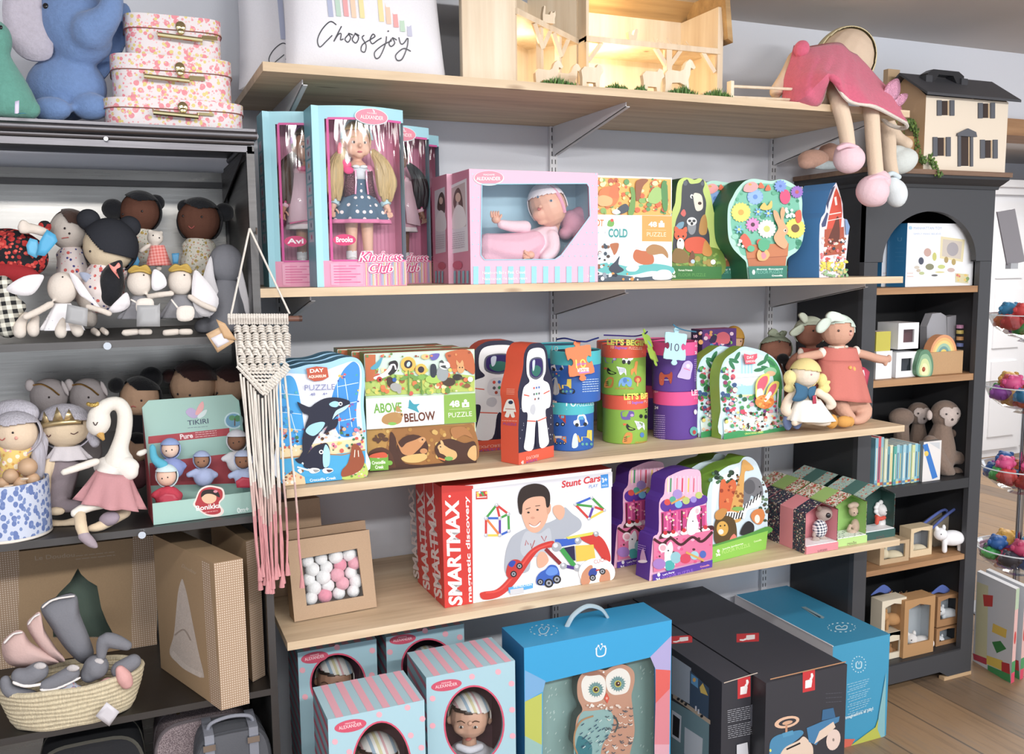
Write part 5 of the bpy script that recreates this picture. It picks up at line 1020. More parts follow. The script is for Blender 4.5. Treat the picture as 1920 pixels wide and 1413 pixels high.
# ================================================================ boxes standing on the floor
BLU,PNK='a3cad8','e7a6b8'
def oval_logo(F,cx,cy,rx,ry,rot,col='d24a68',tc='f4dfe4',t='ALEXANDER'):
 F.disc(cx,cy,rx,ry,col,rot,28);a=R(rot);ux,uy=cos(a),sin(a)
 F.txt(t,cx-ux*rx*.72+uy*-ry*.1,cy-uy*rx*.72+ry*.3,cx+ux*rx*.72,cy+uy*rx*.72+ry*.3,ry*.55,tc,.0);F.txt('MADAME',cx-ux*rx*.32,cy-uy*rx*.32-ry*.35,cx+ux*rx*.32,cy+uy*rx*.32-ry*.35,ry*.25,tc)
def baby_box(fl,fr,br,Y,label,win,logo,baby,dots,seed):
 z=.0;a=Q(*fl,Y=Y);b=Q(*fr,Y=Y);h=.53;A,B=V((a.x,Y,z)),V((b.x,Y,z));dep=Q(*br,Z=h).y-Y;dep=max(.15,min(.2,dep))
 s=Carton(A,B,h,dep,M(BLU),M('7aa3b0'),M(BLU),hole=[(win[0]+win[2]*cos(t),win[1]+win[3]*sin(t)) for t in[2*pi*k/40 for k in range(40)]],inner=M('7c5565'))
 F=s.F;T=s.T
 T.uv=(s.u,s.bk);T.O=s.A+s.up*h;T.lift=.0003;n=6;w=s.w
 for k in range(n):x=w*(k+.75)/(n+.25);T.poly([(x-.008,0),(x+.008,0),(x+.008,dep),(x-.008,dep)],PNK)
 L=s.L;L.uv=(s.bk,s.up);L.O=s.A.copy();L.lift=.0003;m_=-.1
 for k in range(16):
  y=h-.03-k*.035
  if y>.02:L.poly([(0,y),(0,y+.013),(dep,y+.013+.02 if y+.033<h else h),(dep,y+.02 if y+.02<h else h)][:4],'b5536a')
 F.lift=.0003
 N=40;c,d_=F.p,None;ro=[F.p(win[0]+(win[2]+3.2)*cos(t),win[1]+(win[3]+3.2)*sin(t)) for t in[2*pi*k/N for k in range(N)]];ri=[F.p(win[0]+win[2]*cos(t),win[1]+win[3]*sin(t)) for t in[2*pi*k/N for k in range(N)]]
 s.mb.add(ro+ri,[(k,(k+1)%N,N+(k+1)%N,N+k) for k in range(N)],M('d84a6c'))
 zt=s.A.z
 for x,y in[q for q in dots if((q[0]-win[0])/(win[2]+9))**2+((q[1]-win[1])/(win[3]+9))**2>1]:F.disc(x,y,5.5,5.5,'f0a9b8')
 oval_logo(F,*logo)
 o=s.make('baby_doll_box',label,'doll box','striped baby doll boxes');s.window(o)
 return s,o
def baby(label,x,y,sc,Y,skin,z=None,tilt=0):
 f=Fig('baby_doll',label,'doll',x,y+60*sc,Y,'baby dolls in the striped boxes');S=M(skin,'vinyl');k=sc
 hd=f.head(x,y,34*k,38*k,0,tilt)
 f.soft('head',[hd,('e',x-15*k,y+19*k,14*k,13*k,-.014),('e',x+15*k,y+19*k,14*k,13*k,-.014),('e',x,y+26*k,13*k,10*k,-.018),('l',[(x,y+35*k,12*k),(x,y+50*k,14*k)]),('e',x+1*k,y+12*k,5*k,5*k,-.062),('e',x-36*k,y+6*k,5*k,8*k,.015),('e',x+36*k,y+6*k,5*k,8*k,.015)],S,.0025)
 f.hd=(x,y+4*k,33*k,36*k,-.006,tilt,f.hd[6])
 f.soft('romper',[('e',x,y+84*k,48*k,42*k,.01,0,.05),('l',[(x-34*k,y+70*k,16*k),(x-52*k,y+100*k,15*k)]),('l',[(x+34*k,y+70*k,16*k),(x+52*k,y+100*k,15*k)]),('l',[(x-20*k,y+54*k,7*k,-.03),(x,y+60*k,7*k,-.045),(x+20*k,y+54*k,7*k,-.03)])],M('dcdde8','fab'),.003)
 f.hd=(x,y,34*k,38*k,0,tilt,f.hd[6])
 def st():
  t=NT('striped_knit');v=t.n('SeparateXYZ',{0:t.co((1,1,1),(0,R(14),0))});t.i('Base Color',t.ramp(t.mth('FRACT',t.mth('MULTIPLY',v.outputs[0],22)),[(0,'e8e4e0'),(.3,'9fb8cc'),(.45,'efece6'),(.6,'d9cfa0'),(.75,'eceae6'),(.88,'d9a8ac')],'CONSTANT'));t.i('Roughness',.9);return t.m
 kn=special('striped_knit',st)
 f.cap('hair',M('3c2a22','hair'),keep=lambda u,v,w:v>.36+.1*abs(u) or w<-.3,grow=1.04);f.cap('knit_hat',kn,keep=lambda u,v,w:v>.46-.18*u or(w<-.1 and v>-.1),grow=1.12)
 f.hd=f.hd[:6]+(f.hd[6]+.0035,)
 for dx in(-13,12):
  m=MB();f.dot(m,x+dx*k,y+7*k,4.2*k,M('f0ece8','gloss'),2.6*k);m.build('eye',f.o);m=MB();p=f.on(x+dx*k,y+7*k,.0015);m.ell(p,scl(p)*2.6*k,M('2a1c18','gloss'),None,8,6);m.build('iris',f.o);m=MB();f.curve(m,[(x+(dx-7)*k,y-1*k),(x+dx*k,y-4*k),(x+(dx+7)*k,y-1*k)],.9*k,'5a3a2c');m.build('brow',f.o)
 m=MB();p=f.on(x,y+27*k,.014);m.ell(p,(scl(p)*6*k,scl(p)*4*k,scl(p)*2.6*k),M('b5554c'),None,10,6);m.build('mouth',f.o)
 return f
def floor_babies():
 dA=[(711,1339),(764,1326),(792,1347),(628,1390),(655,1409),(790,1401),(770,1378)]
 s,o=baby_box((614.6,1351.6),(795.5,1307),(745,1258),-.71,'blue and pink baby doll box, nearest and lowest at the left',(716,1442,54,88),(657,1360,30.5,11.5,-11),0,dA,1)
 baby('baby doll in a striped cap inside the nearest left box',706,1420,1.1,-.635,'d9a68a')
 dB=[(885,1268),(934,1259),(959,1281),(811,1309),(834,1328),(858,1297),(811,1360),(937,1309),(960,1330),(961,1379),(942,1398)]
 baby_box((799,1271),(965.6,1241),(925,1199.5),-.61,'blue and pink baby doll box showing a brown-haired baby, beside the owl box',(889,1357,54,70),(837,1284,29,10.5,-9),0,dB,2)
 baby('brown-haired baby doll in a striped cap, in the box beside the owl',880,1343,1.05,-.54,'dfac90')
 dC=[(632,1213),(698,1219),(567,1256),(572,1306),(697,1265),(590,1275)]
 baby_box((558,1223),(705.7,1197),(705,1170),-.35,'blue baby doll box in shadow at the back left under the board',(634,1280,50,53),(590,1232,26,10.5,-11),0,dC,3)
 baby('baby doll in a striped cap inside the shadowed back left box',627,1272,.95,-.275,'b58468')
 dD=[(797,1182),(731,1222),(760,1250),(862,1194),(835,1188)]
 baby_box((723.6,1192),(870,1175.5),(860,1150),-.35,'blue baby doll box in shadow behind the brown-haired baby box',(803,1248,48,49),(755,1198,25,9,-8),0,dD,4)
 baby('baby doll barely visible inside the shadowed box in the middle back',800,1250,.9,-.275,'8a5a44')
floor_babies()
def owl_box():
 Y=-.60;a,b=Q(982.5,1219,Y=Y),Q(1259.5,1157.8,Y=Y);h=(a.z+b.z)/2;A,B=V((a.x,Y,0)),V((b.x,Y,0));dep=Q(1214,1127,Z=h).y-Y
 CY=M('1a9fd8');s=Carton(A,B,h,dep,CY,M('0f6fa8'),M('1a96cc'),hole=[(1018,1282),(1022,1279),(1223,1231),(1228,1234),(1229,1300),(1228,1500),(1014,1540),(1017,1400)],inner=M('8fb5b2'),ind=.06)
 F=s.F;F.poly([(984,1256),(1023,1276),(1018,1296),(984,1315)],M('6fa8d8'));F.poly([(984,1315),(1016,1299),(1016,1396),(984,1379)],M('b7bf4a'));F.poly([(984,1379),(1016,1396),(1014,1520),(984,1500)],M('8fb8b4'))
 F.poly([(1259,1191),(1219,1231),(1229,1254),(1257,1256)],M('aaa2d4'));F.poly([(1229,1254),(1257,1256),(1256,1290),(1229,1318)],M('dd5a54'));F.poly([(1256,1290),(1229,1318),(1227,1395),(1255,1395)],M('d97f8c'));F.poly([(1227,1395),(1255,1395),(1254,1500),(1227,1500)],M('dba0b0'))
 F.line([(1118,1216),(1119,1228),(1126,1230),(1134,1226),(1136,1214)],2.4,'dfe9f4',True);F.line([(1117,1216),(1122,1210),(1126,1218),(1130,1210),(1136,1214)],2,'dfe9f4');[F.disc(x,y,1.8,1.8,'dfe9f4') for x,y in((1118,1216),(1122,1210),(1128,1207),(1134,1211))]
 T=s.T;cx,cy=1020,1181;[T.line([(cx+26*cos(a_),cy+10*sin(a_)),(cx+26*cos(a_+.18),cy+10*sin(a_+.18))],2,'9fc4da') for a_ in[2*pi*k/14 for k in range(14)]];T.line([(1010,1180),(1014,1188),(1024,1187),(1030,1177)],1.8,'a8cadd',True);T.line([(1010,1180),(1016,1175),(1020,1181),(1024,1174),(1030,1177)],1.6,'a8cadd')
 I=s.IN;random.seed(9)
 for _ in range(150):
  x,y=random.uniform(1020,1225),random.uniform(1245,1412)
  if 1060<x<1195:continue
  I.line([(x,y),(x+2,y-4)],1.6,'c4dcd8')
 o=s.make('owl_box','bright blue window box with a wooden owl, carrying handle on top','toy box');s.window(o)
 m=MB();p0=Q(1062,1174,Z=h);p1=Q(1140,1157,Z=h);c=(p0+p1)/2+V((0,0,.042));pts=[p0+V((0,0,-.002)),p0.lerp(c,.35)+V((0,0,.012)),c,p1.lerp(c,.35)+V((0,0,.012)),p1+V((0,0,-.002))]
 m.tube(catmull([tuple(q) for q in pts],5,False),.004,M('9db4c0','plastic'),8,flat=1.6);m.build('handle',o)
# wooden owl, thick plywood with painted front
 Yo=Y+.012;sil=[(1092,1420),(1086,1400),(1076,1395),(1078,1370),(1082,1345),(1092,1330),(1084,1310),(1082,1292),(1084,1275),(1092,1262),(1104,1256),(1120,1254),(1135,1256),(1145,1251),(1160,1245),(1175,1247),(1188,1258),(1190,1275),(1187,1290),(1184,1305),(1187,1335),(1190,1370),(1184,1400),(1176,1430),(1165,1460),(1120,1470)]
 t=thing('wooden_owl','painted wooden owl toy behind the window of the bright blue box','toy',Q(1135,1412,Y=Yo));m=MB();F=Art(m,(0,Yo,0),(0,-1,0));F.lift=0;q=catmull(sil,4);m.prism([F.p(*a) for a in q][::-1],(0,.028,0),M('c9957c'),M('4a5a58'));F.lift=.0004
 F.blob([(1076,1412),(1080,1370),(1090,1336),(1110,1332),(1140,1330),(1150,1345),(1146,1370),(1130,1395),(1120,1430),(1090,1432)],M('8fb8b8'));F.blob([(1078,1412),(1084,1380),(1098,1385),(1110,1400),(1104,1430),(1080,1430)],M('2f7f8c'))
 F.blob([(1092,1300),(1090,1280),(1098,1266),(1115,1262),(1132,1270),(1136,1290),(1130,1310),(1112,1316),(1098,1312)],M('f0ece6'));F.blob([(1138,1290),(1136,1270),(1146,1258),(1162,1252),(1176,1258),(1182,1274),(1176,1296),(1158,1302),(1146,1300)],M('f0ece6'))
 for x,y in((1117,1292),(1158,1281)):
  F.disc(x,y,13,13,M('7fa8a8'));[F.line([(x+5*cos(a_),y+5*sin(a_)),(x+15*cos(a_),y+15*sin(a_))],1,'3f7a86') for a_ in[2*pi*k/18 for k in range(18)]];F.disc(x,y,6.5,6.5,M('c9c24a'));F.disc(x,y,4.6,4.6,M('4a2a20'));F.disc(x+1,y-1,1.2,1.2,M('f8f8f8'),n=8)
 F.poly([(1137,1297),(1142,1308),(1138,1318),(1132,1308)],M('e0523a'));F.disc(1137,1308,2,2.6,M('f4b0a0'),n=8);F.blob([(1092,1262),(1106,1256),(1124,1258),(1136,1268),(1126,1264),(1104,1266)],M('a46f5c'));F.disc(1131,1259,1.8,1.8,'ffffff')
 F.line([(1082,1412),(1076,1395),(1078,1370),(1090,1350),(1112,1341)],3,'b8875a',True);F.line([(1150,1340),(1158,1355),(1152,1372)],2.5,'3f5a5c',True)
 random.seed(5)
 for _ in range(46):
  x,y=random.uniform(1135,1184),random.uniform(1325,1412);
  if x>1188-(y-1320)*.0:continue
  F.line([(x-3,y),(x,y+2.5),(x+4,y+.5)],1.5,random.choice(['4a5a68','f0e6dc','3f5a6c']),True)
 for _ in range(34):
  x,y=random.uniform(1086,1136),random.uniform(1350,1412);F.line([(x,y),(x+5,y-4)],1.6,random.choice(['3f6f86','cfe0e0','1f4a6c','5f8f9a']))
 F.dots((1096,1318,1180,1328),18,['f2ece6','e8d8cc'],1.5,3,7);m.build('owl_body',t,smooth=0)
owl_box()
DK=M('34353d')
def logo_hand(F,P,s):
 """white hand mark on a red tag, P maps unit square"""
 F.poly([P(0,0),P(1,0),P(1,1),P(0,1)],M('c8242c'));F.poly([P(.2,.18),P(.7,.18),P(.78,.5),P(.66,.58),P(.22,.56)],M('efe8e8'));F.poly([P(.58,.5),P(.72,.5),P(.88,.72),P(.8,.86),P(.66,.86),P(.66,.68),P(.56,.62)],M('efe8e8'))
def dark_boxes():
 Y=-.72;a,b=Q(1436.5,1276.5,Y=Y),Q(1588.6,1240.5,Y=Y);h=.392;A,B=V((a.x,Y,0)),V((b.x,Y,0));dep=.66
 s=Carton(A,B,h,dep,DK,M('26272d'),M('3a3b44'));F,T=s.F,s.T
 logo_hand(F, lambda u,v:(1505+23*u,1298-38*v-(5*u)),1);logo_hand(T, lambda u,v:(1383+42*(1-v)+0*u-2,1186+16*u+2*v),1)
 F.line([(1444,1273),(1586,1240)],2,'b5835a');F.scrib(1548,1300,1578,1298,1,'565863',1,3,8)
# ride-on tractor picture
 F.blob([(1442,1415),(1444,1390),(1456,1378),(1480,1372),(1500,1368),(1506,1374),(1494,1386),(1478,1398),(1466,1408),(1462,1430),(1444,1440)],M('3f86b0'));F.blob([(1462,1425),(1470,1402),(1496,1388),(1506,1380),(1516,1388),(1524,1402),(1520,1425),(1490,1440)],M('dcc4b0'));F.disc(1475,1353,24,10.5,M('dcb294'),-14);F.disc(1476,1353,17,6,M('34353d'),-14);F.disc(1476,1354,10,3.5,M('cfa080'),-14);F.line([(1474,1358),(1474,1376)],4,'c08a6a');F.poly([(1466,1374),(1486,1368),(1488,1376),(1468,1382)],M('4a94bc'))
 F.poly([(1512,1364),(1545,1350),(1574,1342),(1572,1352),(1550,1364),(1530,1396),(1516,1390)],M('3a7aa8'));F.poly([(1540,1350),(1542,1330),(1562,1326),(1566,1344)],M('2f648f'));F.poly([(1526,1394),(1536,1370),(1562,1352),(1566,1362),(1550,1378)],M('dcc4b0'));F.disc(1562,1386,13,20,M('dcc4b8'),12);F.disc(1562,1386,2,3,M('8a7a70'));F.disc(1444,1406,2,3,M('e8d84a'),n=8);F.line([(1474,1404),(1500,1392)],3,'1c1c20')
 s.make('toy_carton','large dark grey carton printed with a blue wooden ride-on tractor','carton','dark grey toy cartons')
 Y=-.665;a,b=Q(1353.8,1281,Y=Y),Q(1436.5,1257,Y=Y);A,B=V((a.x,Y,0)),V((A.x-.004 if False else b.x,Y,0));B.x=min(B.x,s.A.x-.003)
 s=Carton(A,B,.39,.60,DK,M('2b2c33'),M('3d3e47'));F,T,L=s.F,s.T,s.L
 logo_hand(F, lambda u,v:(1383+24*u,1310-38*v-(5*u)),1);logo_hand(T, lambda u,v:(1256+42*(1-v),1190+14*u+3*v),1)
 for r in range(14):F.scrib(1364,1332+r*3.6+(4 if r>6 else 0),1412,1322+r*3.6+(4 if r>6 else 0),1,'aeb0ba',.9)
 F.poly([(1406,1320),(1419,1316),(1419,1358),(1406,1361)],M('4a4c56'));F.poly([(1380,1395),(1400,1390),(1404,1440),(1380,1440)],M('cfd0d8'));F.line([(1356,1279),(1419,1260)],1.6,'c9b8a8')
# toy kitchen picture on the left face
 L.poly([(1260,1228),(1296,1252),(1294,1320),(1259,1300)],M('a7b0ba'));L.poly([(1294,1256),(1330,1290),(1328,1352),(1293,1322)],M('3a5068'));L.poly([(1259,1312),(1330,1352),(1328,1460),(1257,1420)],M('6f9098'));L.poly([(1262,1300),(1332,1350),(1332,1358),(1262,1308)],M('b9a48c'));L.poly([(1260,1330),(1278,1342),(1276,1392),(1259,1380)],M('d9dde4'));L.poly([(1262,1338),(1275,1348),(1273,1384),(1261,1376)],M('1c1d22'));L.poly([(1284,1362),(1318,1384),(1316,1430),(1283,1412)],M('c8d0d8'))
 L.poly([(1296,1262),(1309,1272),(1309,1290),(1296,1280)],M('5a9ac8'));L.disc(1302,1274,3,4,M('e0a84a'));L.poly([(1312,1288),(1318,1280),(1328,1304),(1314,1298)],M('d8b84a'));[L.line([(x,y),(x,y-9)],3,'d0d4dc') for x,y in((1305,1332),(1310,1338))];[L.disc(x,y,3,3,M('24252b'),n=8) for x,y in((1272,1310),(1279,1314),(1286,1320),(1316,1342))]
 s.make('toy_carton','dark grey carton with a toy kitchen printed on its side, beside the owl box','carton','dark grey toy cartons')
dark_boxes()
def blue_carton():
 Y=-.503;a,b=Q(1558.6,1220,Y=Y),Q(1669,1183,Y=Y);A,B=V((a.x+.006,Y,0)),V((b.x,Y,0));h=.328;dep=.47
 CY=M('2f9ac4');s=Carton(A,B,h,dep,CY,M('e3e0e6'),M('2a8fb8'));F,T=s.F,s.T
 T.lift=.0003
 def seal(F,cx,cy,rx,ry,c='b8dcea'):
  [F.line([(cx+rx*cos(a_),cy+ry*sin(a_)),(cx+rx*cos(a_+.16),cy+ry*sin(a_+.16))],2,c) for a_ in[2*pi*k/16 for k in range(16)]]
  F.line([(cx-rx*.4,cy-ry*.2),(cx-rx*.35,cy+ry*.4),(cx+rx*.3,cy+ry*.4),(cx+rx*.4,cy-ry*.3)],2.2,c,True);F.line([(cx-rx*.4,cy-ry*.2),(cx-rx*.15,cy-ry*.4),(cx,cy),(cx+rx*.2,cy-ry*.4),(cx+rx*.4,cy-ry*.3)],1.8,c)
 seal(T,1578,1176,26,8.5);seal(F,1610,1245,13,15);T.poly([(1502,1138),(1510,1137),(1546,1157),(1543,1160),(1530,1156)],M('8aa4ae'));T.poly([(1505,1139),(1540,1157),(1536,1158)],M('1f3a48'))
 for r in range(13):F.scrib(1588+(r%3)*2,1283+r*4.6,1632-(r%4)*3,1271+r*4.6,1,'a4d0e2',1)
 F.txt('imaginations at play!',1584,1347,1637,1329,5.5,'cfe8f2',.03,.2);F.poly([(1578,1412),(1592,1400),(1640,1362),(1646,1345),(1656,1344),(1653,1386),(1580,1414)],M('b9bf3c'));F.poly([(1578,1414),(1578,1384),(1602,1384),(1594,1404)],M('d9604c'));F.poly([(1646,1340),(1660,1260),(1657,1384),(1650,1388),(1644,1366)],M('7fb8c0'))
 s.mb.box(s.A+s.up*(h-.0)+V((-.002,0,0)),s.u*.004,s.bk*dep,s.up*.002,M('e3e0e6'))
 s.make('toy_carton','pale-sided blue carton with a crown seal, nearest the black bookcase','carton')
blue_carton()
ZMIN[0]=None
# ================================================================ second board: dolls in tall window boxes
ZMIN[0]=Z2+.0003
AQ,AQ2,PK=M('9fd8e6'),M('6fb4c4'),M('f19cbd')
def tall_box(x,y,label,w=.252,front=True,h=.392,dep=.108):
 """bow-fronted window box; local u right, d depth, z up from the front left bottom corner"""
 z=Z2+.0004;t=thing('doll_box',label,'doll box',(x+w/2,y+dep/2,z),'tall window doll boxes')
 P= lambda u,d,zz:V((x+u,y+d,z+zz));bow= lambda u:.026*(1-math.sin(pi*min(1,max(0,(u-.016)/(w-.016)))))*1.0
 us=[.016+(w-.016)*k/16 for k in range(17)];cur=[(u,bow(u)) for u in us]
 c=MB();foot=[(0,dep),(0,.022)]+cur+[(w,.05),(w,dep)]
 zb,zt=.058,h-.028;ul,ur=.034,w-.006
# side, back, bottom and top
 n=len(foot)
 for i in range(n):
  a,b=foot[i],foot[(i+1)%n];isf=2<=i<2+16
  if isf:
   c.ngon([P(*a,0),P(*b,0),P(*b,zb),P(*a,zb)],PK if front else AQ);c.ngon([P(*a,zt),P(*b,zt),P(*b,h),P(*a,h)],AQ)
   if b[0]<=ul+.005 or a[0]>=ur-.003:c.ngon([P(*a,zb),P(*b,zb),P(*b,zt),P(*a,zt)],AQ)
  else:c.ngon([P(*a,0),P(*b,0),P(*b,h),P(*a,h)],AQ2 if i==0 else AQ)
 c.ngon([P(*q,h) for q in foot],AQ);c.ngon([P(*q,0) for q in reversed(foot)],AQ)
 e=.002;inn=[(e,dep-e),(e,.038)]+[(u,d+.004) for u,d in cur if u>ul-.01]+[(w-e,.052),(w-e,dep-e)]
 pk2=M('ee8fb4')
 for i in(0,len(inn)-2,len(inn)-1):a,b=inn[i],inn[(i+1)%len(inn)];c.ngon([P(*b,zb),P(*a,zb),P(*a,h-.004),P(*b,h-.004)],pk2)
 for k in range(20):u=.01+k*(w-.02)/20;c.ngon([P(u,dep-.003,zb),P(u+.003,dep-.003,zb),P(u+.003,dep-.003,h-.01),P(u,dep-.003,h-.01)],M('e27fa6'))
 c.ngon([P(*q,.001) for q in inn],M('f7c9da'));
 w_=[q for q in cur if ul-.003<=q[0]<=ur+.003]
# pink edge of the window
 wm=.004;f= lambda u,zz,l=.0012:P(u,bow(u)-l,zz)
 uu=[ul+(ur-ul)*k/20 for k in range(21)]
 for za,zc in((zt-.002,zt+.003),(zb-.002,zb+.002)):
  c.add([f(u,za) for u in uu]+[f(u,zc) for u in uu],[(k,k+1,22+k,21+k) for k in range(20)],M('d94f9c'))
 c.ngon([f(ul-.003,zb),f(ul+.002,zb),f(ul+.002,zt),f(ul-.003,zt)],M('d94f9c'))
# striped foot panel and small print
 cols=['f6c9a0','f3a7c6','b7a8dc','9fd0e0','e8dc9a','f6f0f2','f08fb4']
 L=.0016
 for k in range(26):
  a=ul+.07+k*(w-ul-.072)/26;b=a+(w-ul-.072)/26*.62;c.ngon([f(a,.002,L),f(b,.002,L),f(b,zb-.004,L),f(a,zb-.004,L)],M(cols[k%7]))
 FN= lambda l0:(lambda u,v,l:f(u,v,l0+l))
 F=Art(c,(0,0,0),None,fn=FN(.0016));rz=random.Random(3)
 F.rect(.03,.004,.098,.052,M('f0a6c4'))
 for k in range(7):F.line([(.036,.046-k*.006),(.092-.01*(k%3),.046-k*.006)],.0016,'e0609a')
 return t,c,P,f,F,h,w,dep,zt,zb,ul,ur,uu
def window_film(t,f,zt,zb,uu):
 m=MB();m.add([f(u,zb,.0004) for u in uu]+[f(u,zt,.0004) for u in uu],[(k,k+1,22+k,21+k) for k in range(20)],FILM());m.build('clear_window',t,smooth=60)
def kindness(c,F,f,u0,z0,s):
 """Kindness / Club lettering with a wide pink outline"""
 for bold,col,l in((.1,'ffffff',0),(.07,'d8327f',.0004),(.0,'f8f0f4',.0009)):
  G=Art(c,(0,0,0),None,fn=lambda u,v,q,l=l:f(u,v,.0035+l));G.lift=0
  G.txt('Kindness',u0,z0,u0+.112*s,z0+.0*s,.02*s,col,bold,.3,up=(0,1));G.txt('Club',u0+.022*s,z0-.026*s,u0+.085*s,z0-.026*s,.021*s,col,bold,.3,up=(0,1))
def logo_oval(c,f,u,z,ru,rz_,txt='ALEXANDER',l=.004):
 G=Art(c,(0,0,0),None,fn=lambda a,b,q:f(a,b,l+q));G.disc(u,z,ru*1.05,rz_*1.1,'cfe8ee',0,28);G.disc(u,z,ru,rz_,'ea7f98',0,28);G.txt(txt,u-ru*.72,z-rz_*.35,u+ru*.72,z-rz_*.35,rz_*.5,'fbeef0',.01,0,up=(0,1));G.txt('MADAME',u-ru*.3,z+rz_*.32,u+ru*.3,z+rz_*.32,rz_*.22,'fbeef0',0,0,up=(0,1))
def doll18(P,cu,dz,label,hair,skin,outfit,z0,band=None,side_tail=True):
 """standing play doll, cu = centre in box coordinates"""
 base=P(cu,dz,z0);t=thing('play_doll',label,'doll',base,'dolls in the tall window boxes');t.scale=(.97,)*3;B= lambda u,d,zz:base+V((u,d,zz));S=M(skin,'vinyl')
 def lm(m,pts,mat):
  q=catmull(pts,4,False);m.tube([B(*a[:3]) for a in q],[a[3] for a in q],mat,12);[m.ell(B(*a[:3]),a[3],mat,None,10,7) for a in(q[0],q[-1])]
 m=MB();Z=.326
 m.ell(B(0,0,Z-.052),(.030,.029,.038),S,None,20,14);m.ell(B(-.013,-.014,Z-.068),(.014,.013,.015),S);m.ell(B(.013,-.014,Z-.068),(.014,.013,.015),S);m.ell(B(0,-.018,Z-.08),(.011,.01,.009),S);m.ell(B(0,-.031,Z-.062),(.0045,.006,.005),S);m.ell(B(-.031,.002,Z-.058),(.004,.006,.008),S);m.ell(B(.031,.002,Z-.058),(.004,.006,.008),S)
 lm(m,[(0,0,Z-.085,.010),(0,.003,Z-.105,.011),(0,.003,Z-.115,.02)],S);lm(m,[(0,.003,Z-.115,.026),(0,.003,Z-.17,.024),(0,.003,Z-.2,.028)],S)
 for sg in(-1,1):
  lm(m,[(sg*.03,.002,Z-.115,.011),(sg*.052,-.004,Z-.165,.010),(sg*.064,-.016,Z-.2,.008)],S)
  lm(m,[(sg*.018,.002,Z-.2,.018),(sg*.019,0,Z-.26,.014),(sg*.02,0,Z-.31,.011)],S)
  h=B(sg*.067,-.02,Z-.208);m.ell(h,(.006,.007,.009),S)
 m.build('body',t,remesh=.0022)
 for sg in(-1,1):
  for k in range(4):
   g=MB();a=B(sg*(.062+.0035*k),-.024,Z-.213);g.tube([a,a+V((sg*.001,-.003,-.007)),a+V((-sg*.002,-.002,-.013+.001*k))],[.0022,.002,.0016],S,6);g.build('finger',t)
  g=MB();a=B(sg*.059,-.024,Z-.206);g.tube([a,a+V((-sg*.004,-.004,-.005)),a+V((-sg*.005,-.005,-.010))],[.0024,.0021,.0017],S,6);g.build('thumb',t)
  g=MB();e=B(sg*.0125,-.0245,Z-.054);g.ell(e,(.0052,.003,.0036),M('f6f4f2','gloss'));g.ell(e+V((0,-.0022,0)),(.0026,.0016,.003),M('5a86ac' if 'f' in hair else '4a2c1e','gloss'),None,10,6);g.build('eye',t)
  g=MB();g.tube([B(sg*.006,-.0262,Z-.044),B(sg*.013,-.0258,Z-.0415),B(sg*.0195,-.022,Z-.0435)],.0009,M(hair,'matte'),6);g.build('brow',t)
  g=MB();g.ell(B(sg*.02,-.001,Z-.322),(.011,.019,.011),M('f2f0f2','plastic'));g.tube([B(sg*.02,.001,Z-.318),B(sg*.02,.001,Z-.30)],.0125,M('f2f0f2','fab'),12);g.build('shoe',t)
 g=MB();g.ell(B(0,-.0285,Z-.0755),(.006,.003,.0022),M('d0606a'));g.build('lips',t)
 H=M(hair,'hair');g=MB();c=B(0,.004,Z-.045)
 vs=[];fs=[];nu,nv=30,18
 for j in range(nv+1):
  for i in range(nu):a,b=pi*j/nv,2*pi*i/nu;vs.append((sin(a)*cos(b),sin(a)*sin(b),cos(a)))
 for j in range(nv):
  for i in range(nu):
   f_=(j*nu+i,(j+1)*nu+i,(j+1)*nu+(i+1)%nu,j*nu+(i+1)%nu);q=[sum(vs[k][d] for k in f_)/4 for d in range(3)]
   if q[2]>.45 and q[1]>-.82 or q[1]>-.15:fs.append(f_)
 g.add([c+V((a*.035,b*.035,d*.043)) for a,b,d in vs],fs,H);o=g.build('hair',t);o.modifiers.new('thick','SOLIDIFY').thickness=.003
 if side_tail:
  rr=random.Random(2)
  for sg in(-1,1):
   for k in range(7):
    g=MB();a=B(sg*(.034+.002*rr.random()),-.004-.003*k%.01,Z-.065);dx=rr.uniform(.006,.03);g.tube([B(*q) for q in catmull([(sg*.034,-.006,Z-.07),(sg*(.042+dx*.6),-.014-.002*k,Z-.10),(sg*(.040+dx*1.2),-.022-.001*k,Z-.14),(sg*(.042+dx),-.024,Z-.175-.006*(k%3))],4,False)],[.007,.0085,.010,.011,.0115,.012,.0125,.012,.012,.011,.009,.007,.004][:13],H,8);g.build('hair_lock',t)
 if band:g=MB();g.tube([B(.036*cos(a),-.004+.006*sin(a),Z-.045+.046*sin(a)) for a in[pi*k/14 for k in range(15)]],.0042,M(band,'fab'),8,flat=.5);g.build('head_band',t);g=MB();g.ell(B(.02,-.014,Z-.003),(.009,.005,.006),M(band,'fab'));g.ell(B(.032,-.012,Z-.010),(.007,.005,.006),M(band,'fab'));g.build('bow',t)
 outfit(t,B,Z,lm)
 return t
def ring(t,name,B,zs,mat,n=48,ruf=0,thick=.0015):
 g=MB();vs=[]
 for zz,rx,ry,r in zs:
  for i in range(n):a=2*pi*i/n;q=1+r*sin(9*a);vs.append(B(rx*cos(a)*q,ry*sin(a)*q,zz))
 g.add(vs,[(j*n+i,j*n+(i+1)%n,(j+1)*n+(i+1)%n,(j+1)*n+i) for j in range(len(zs)-1) for i in range(n)],mat);o=g.build(name,t,smooth=70);o.modifiers.new('thick','SOLIDIFY').thickness=thick;return o
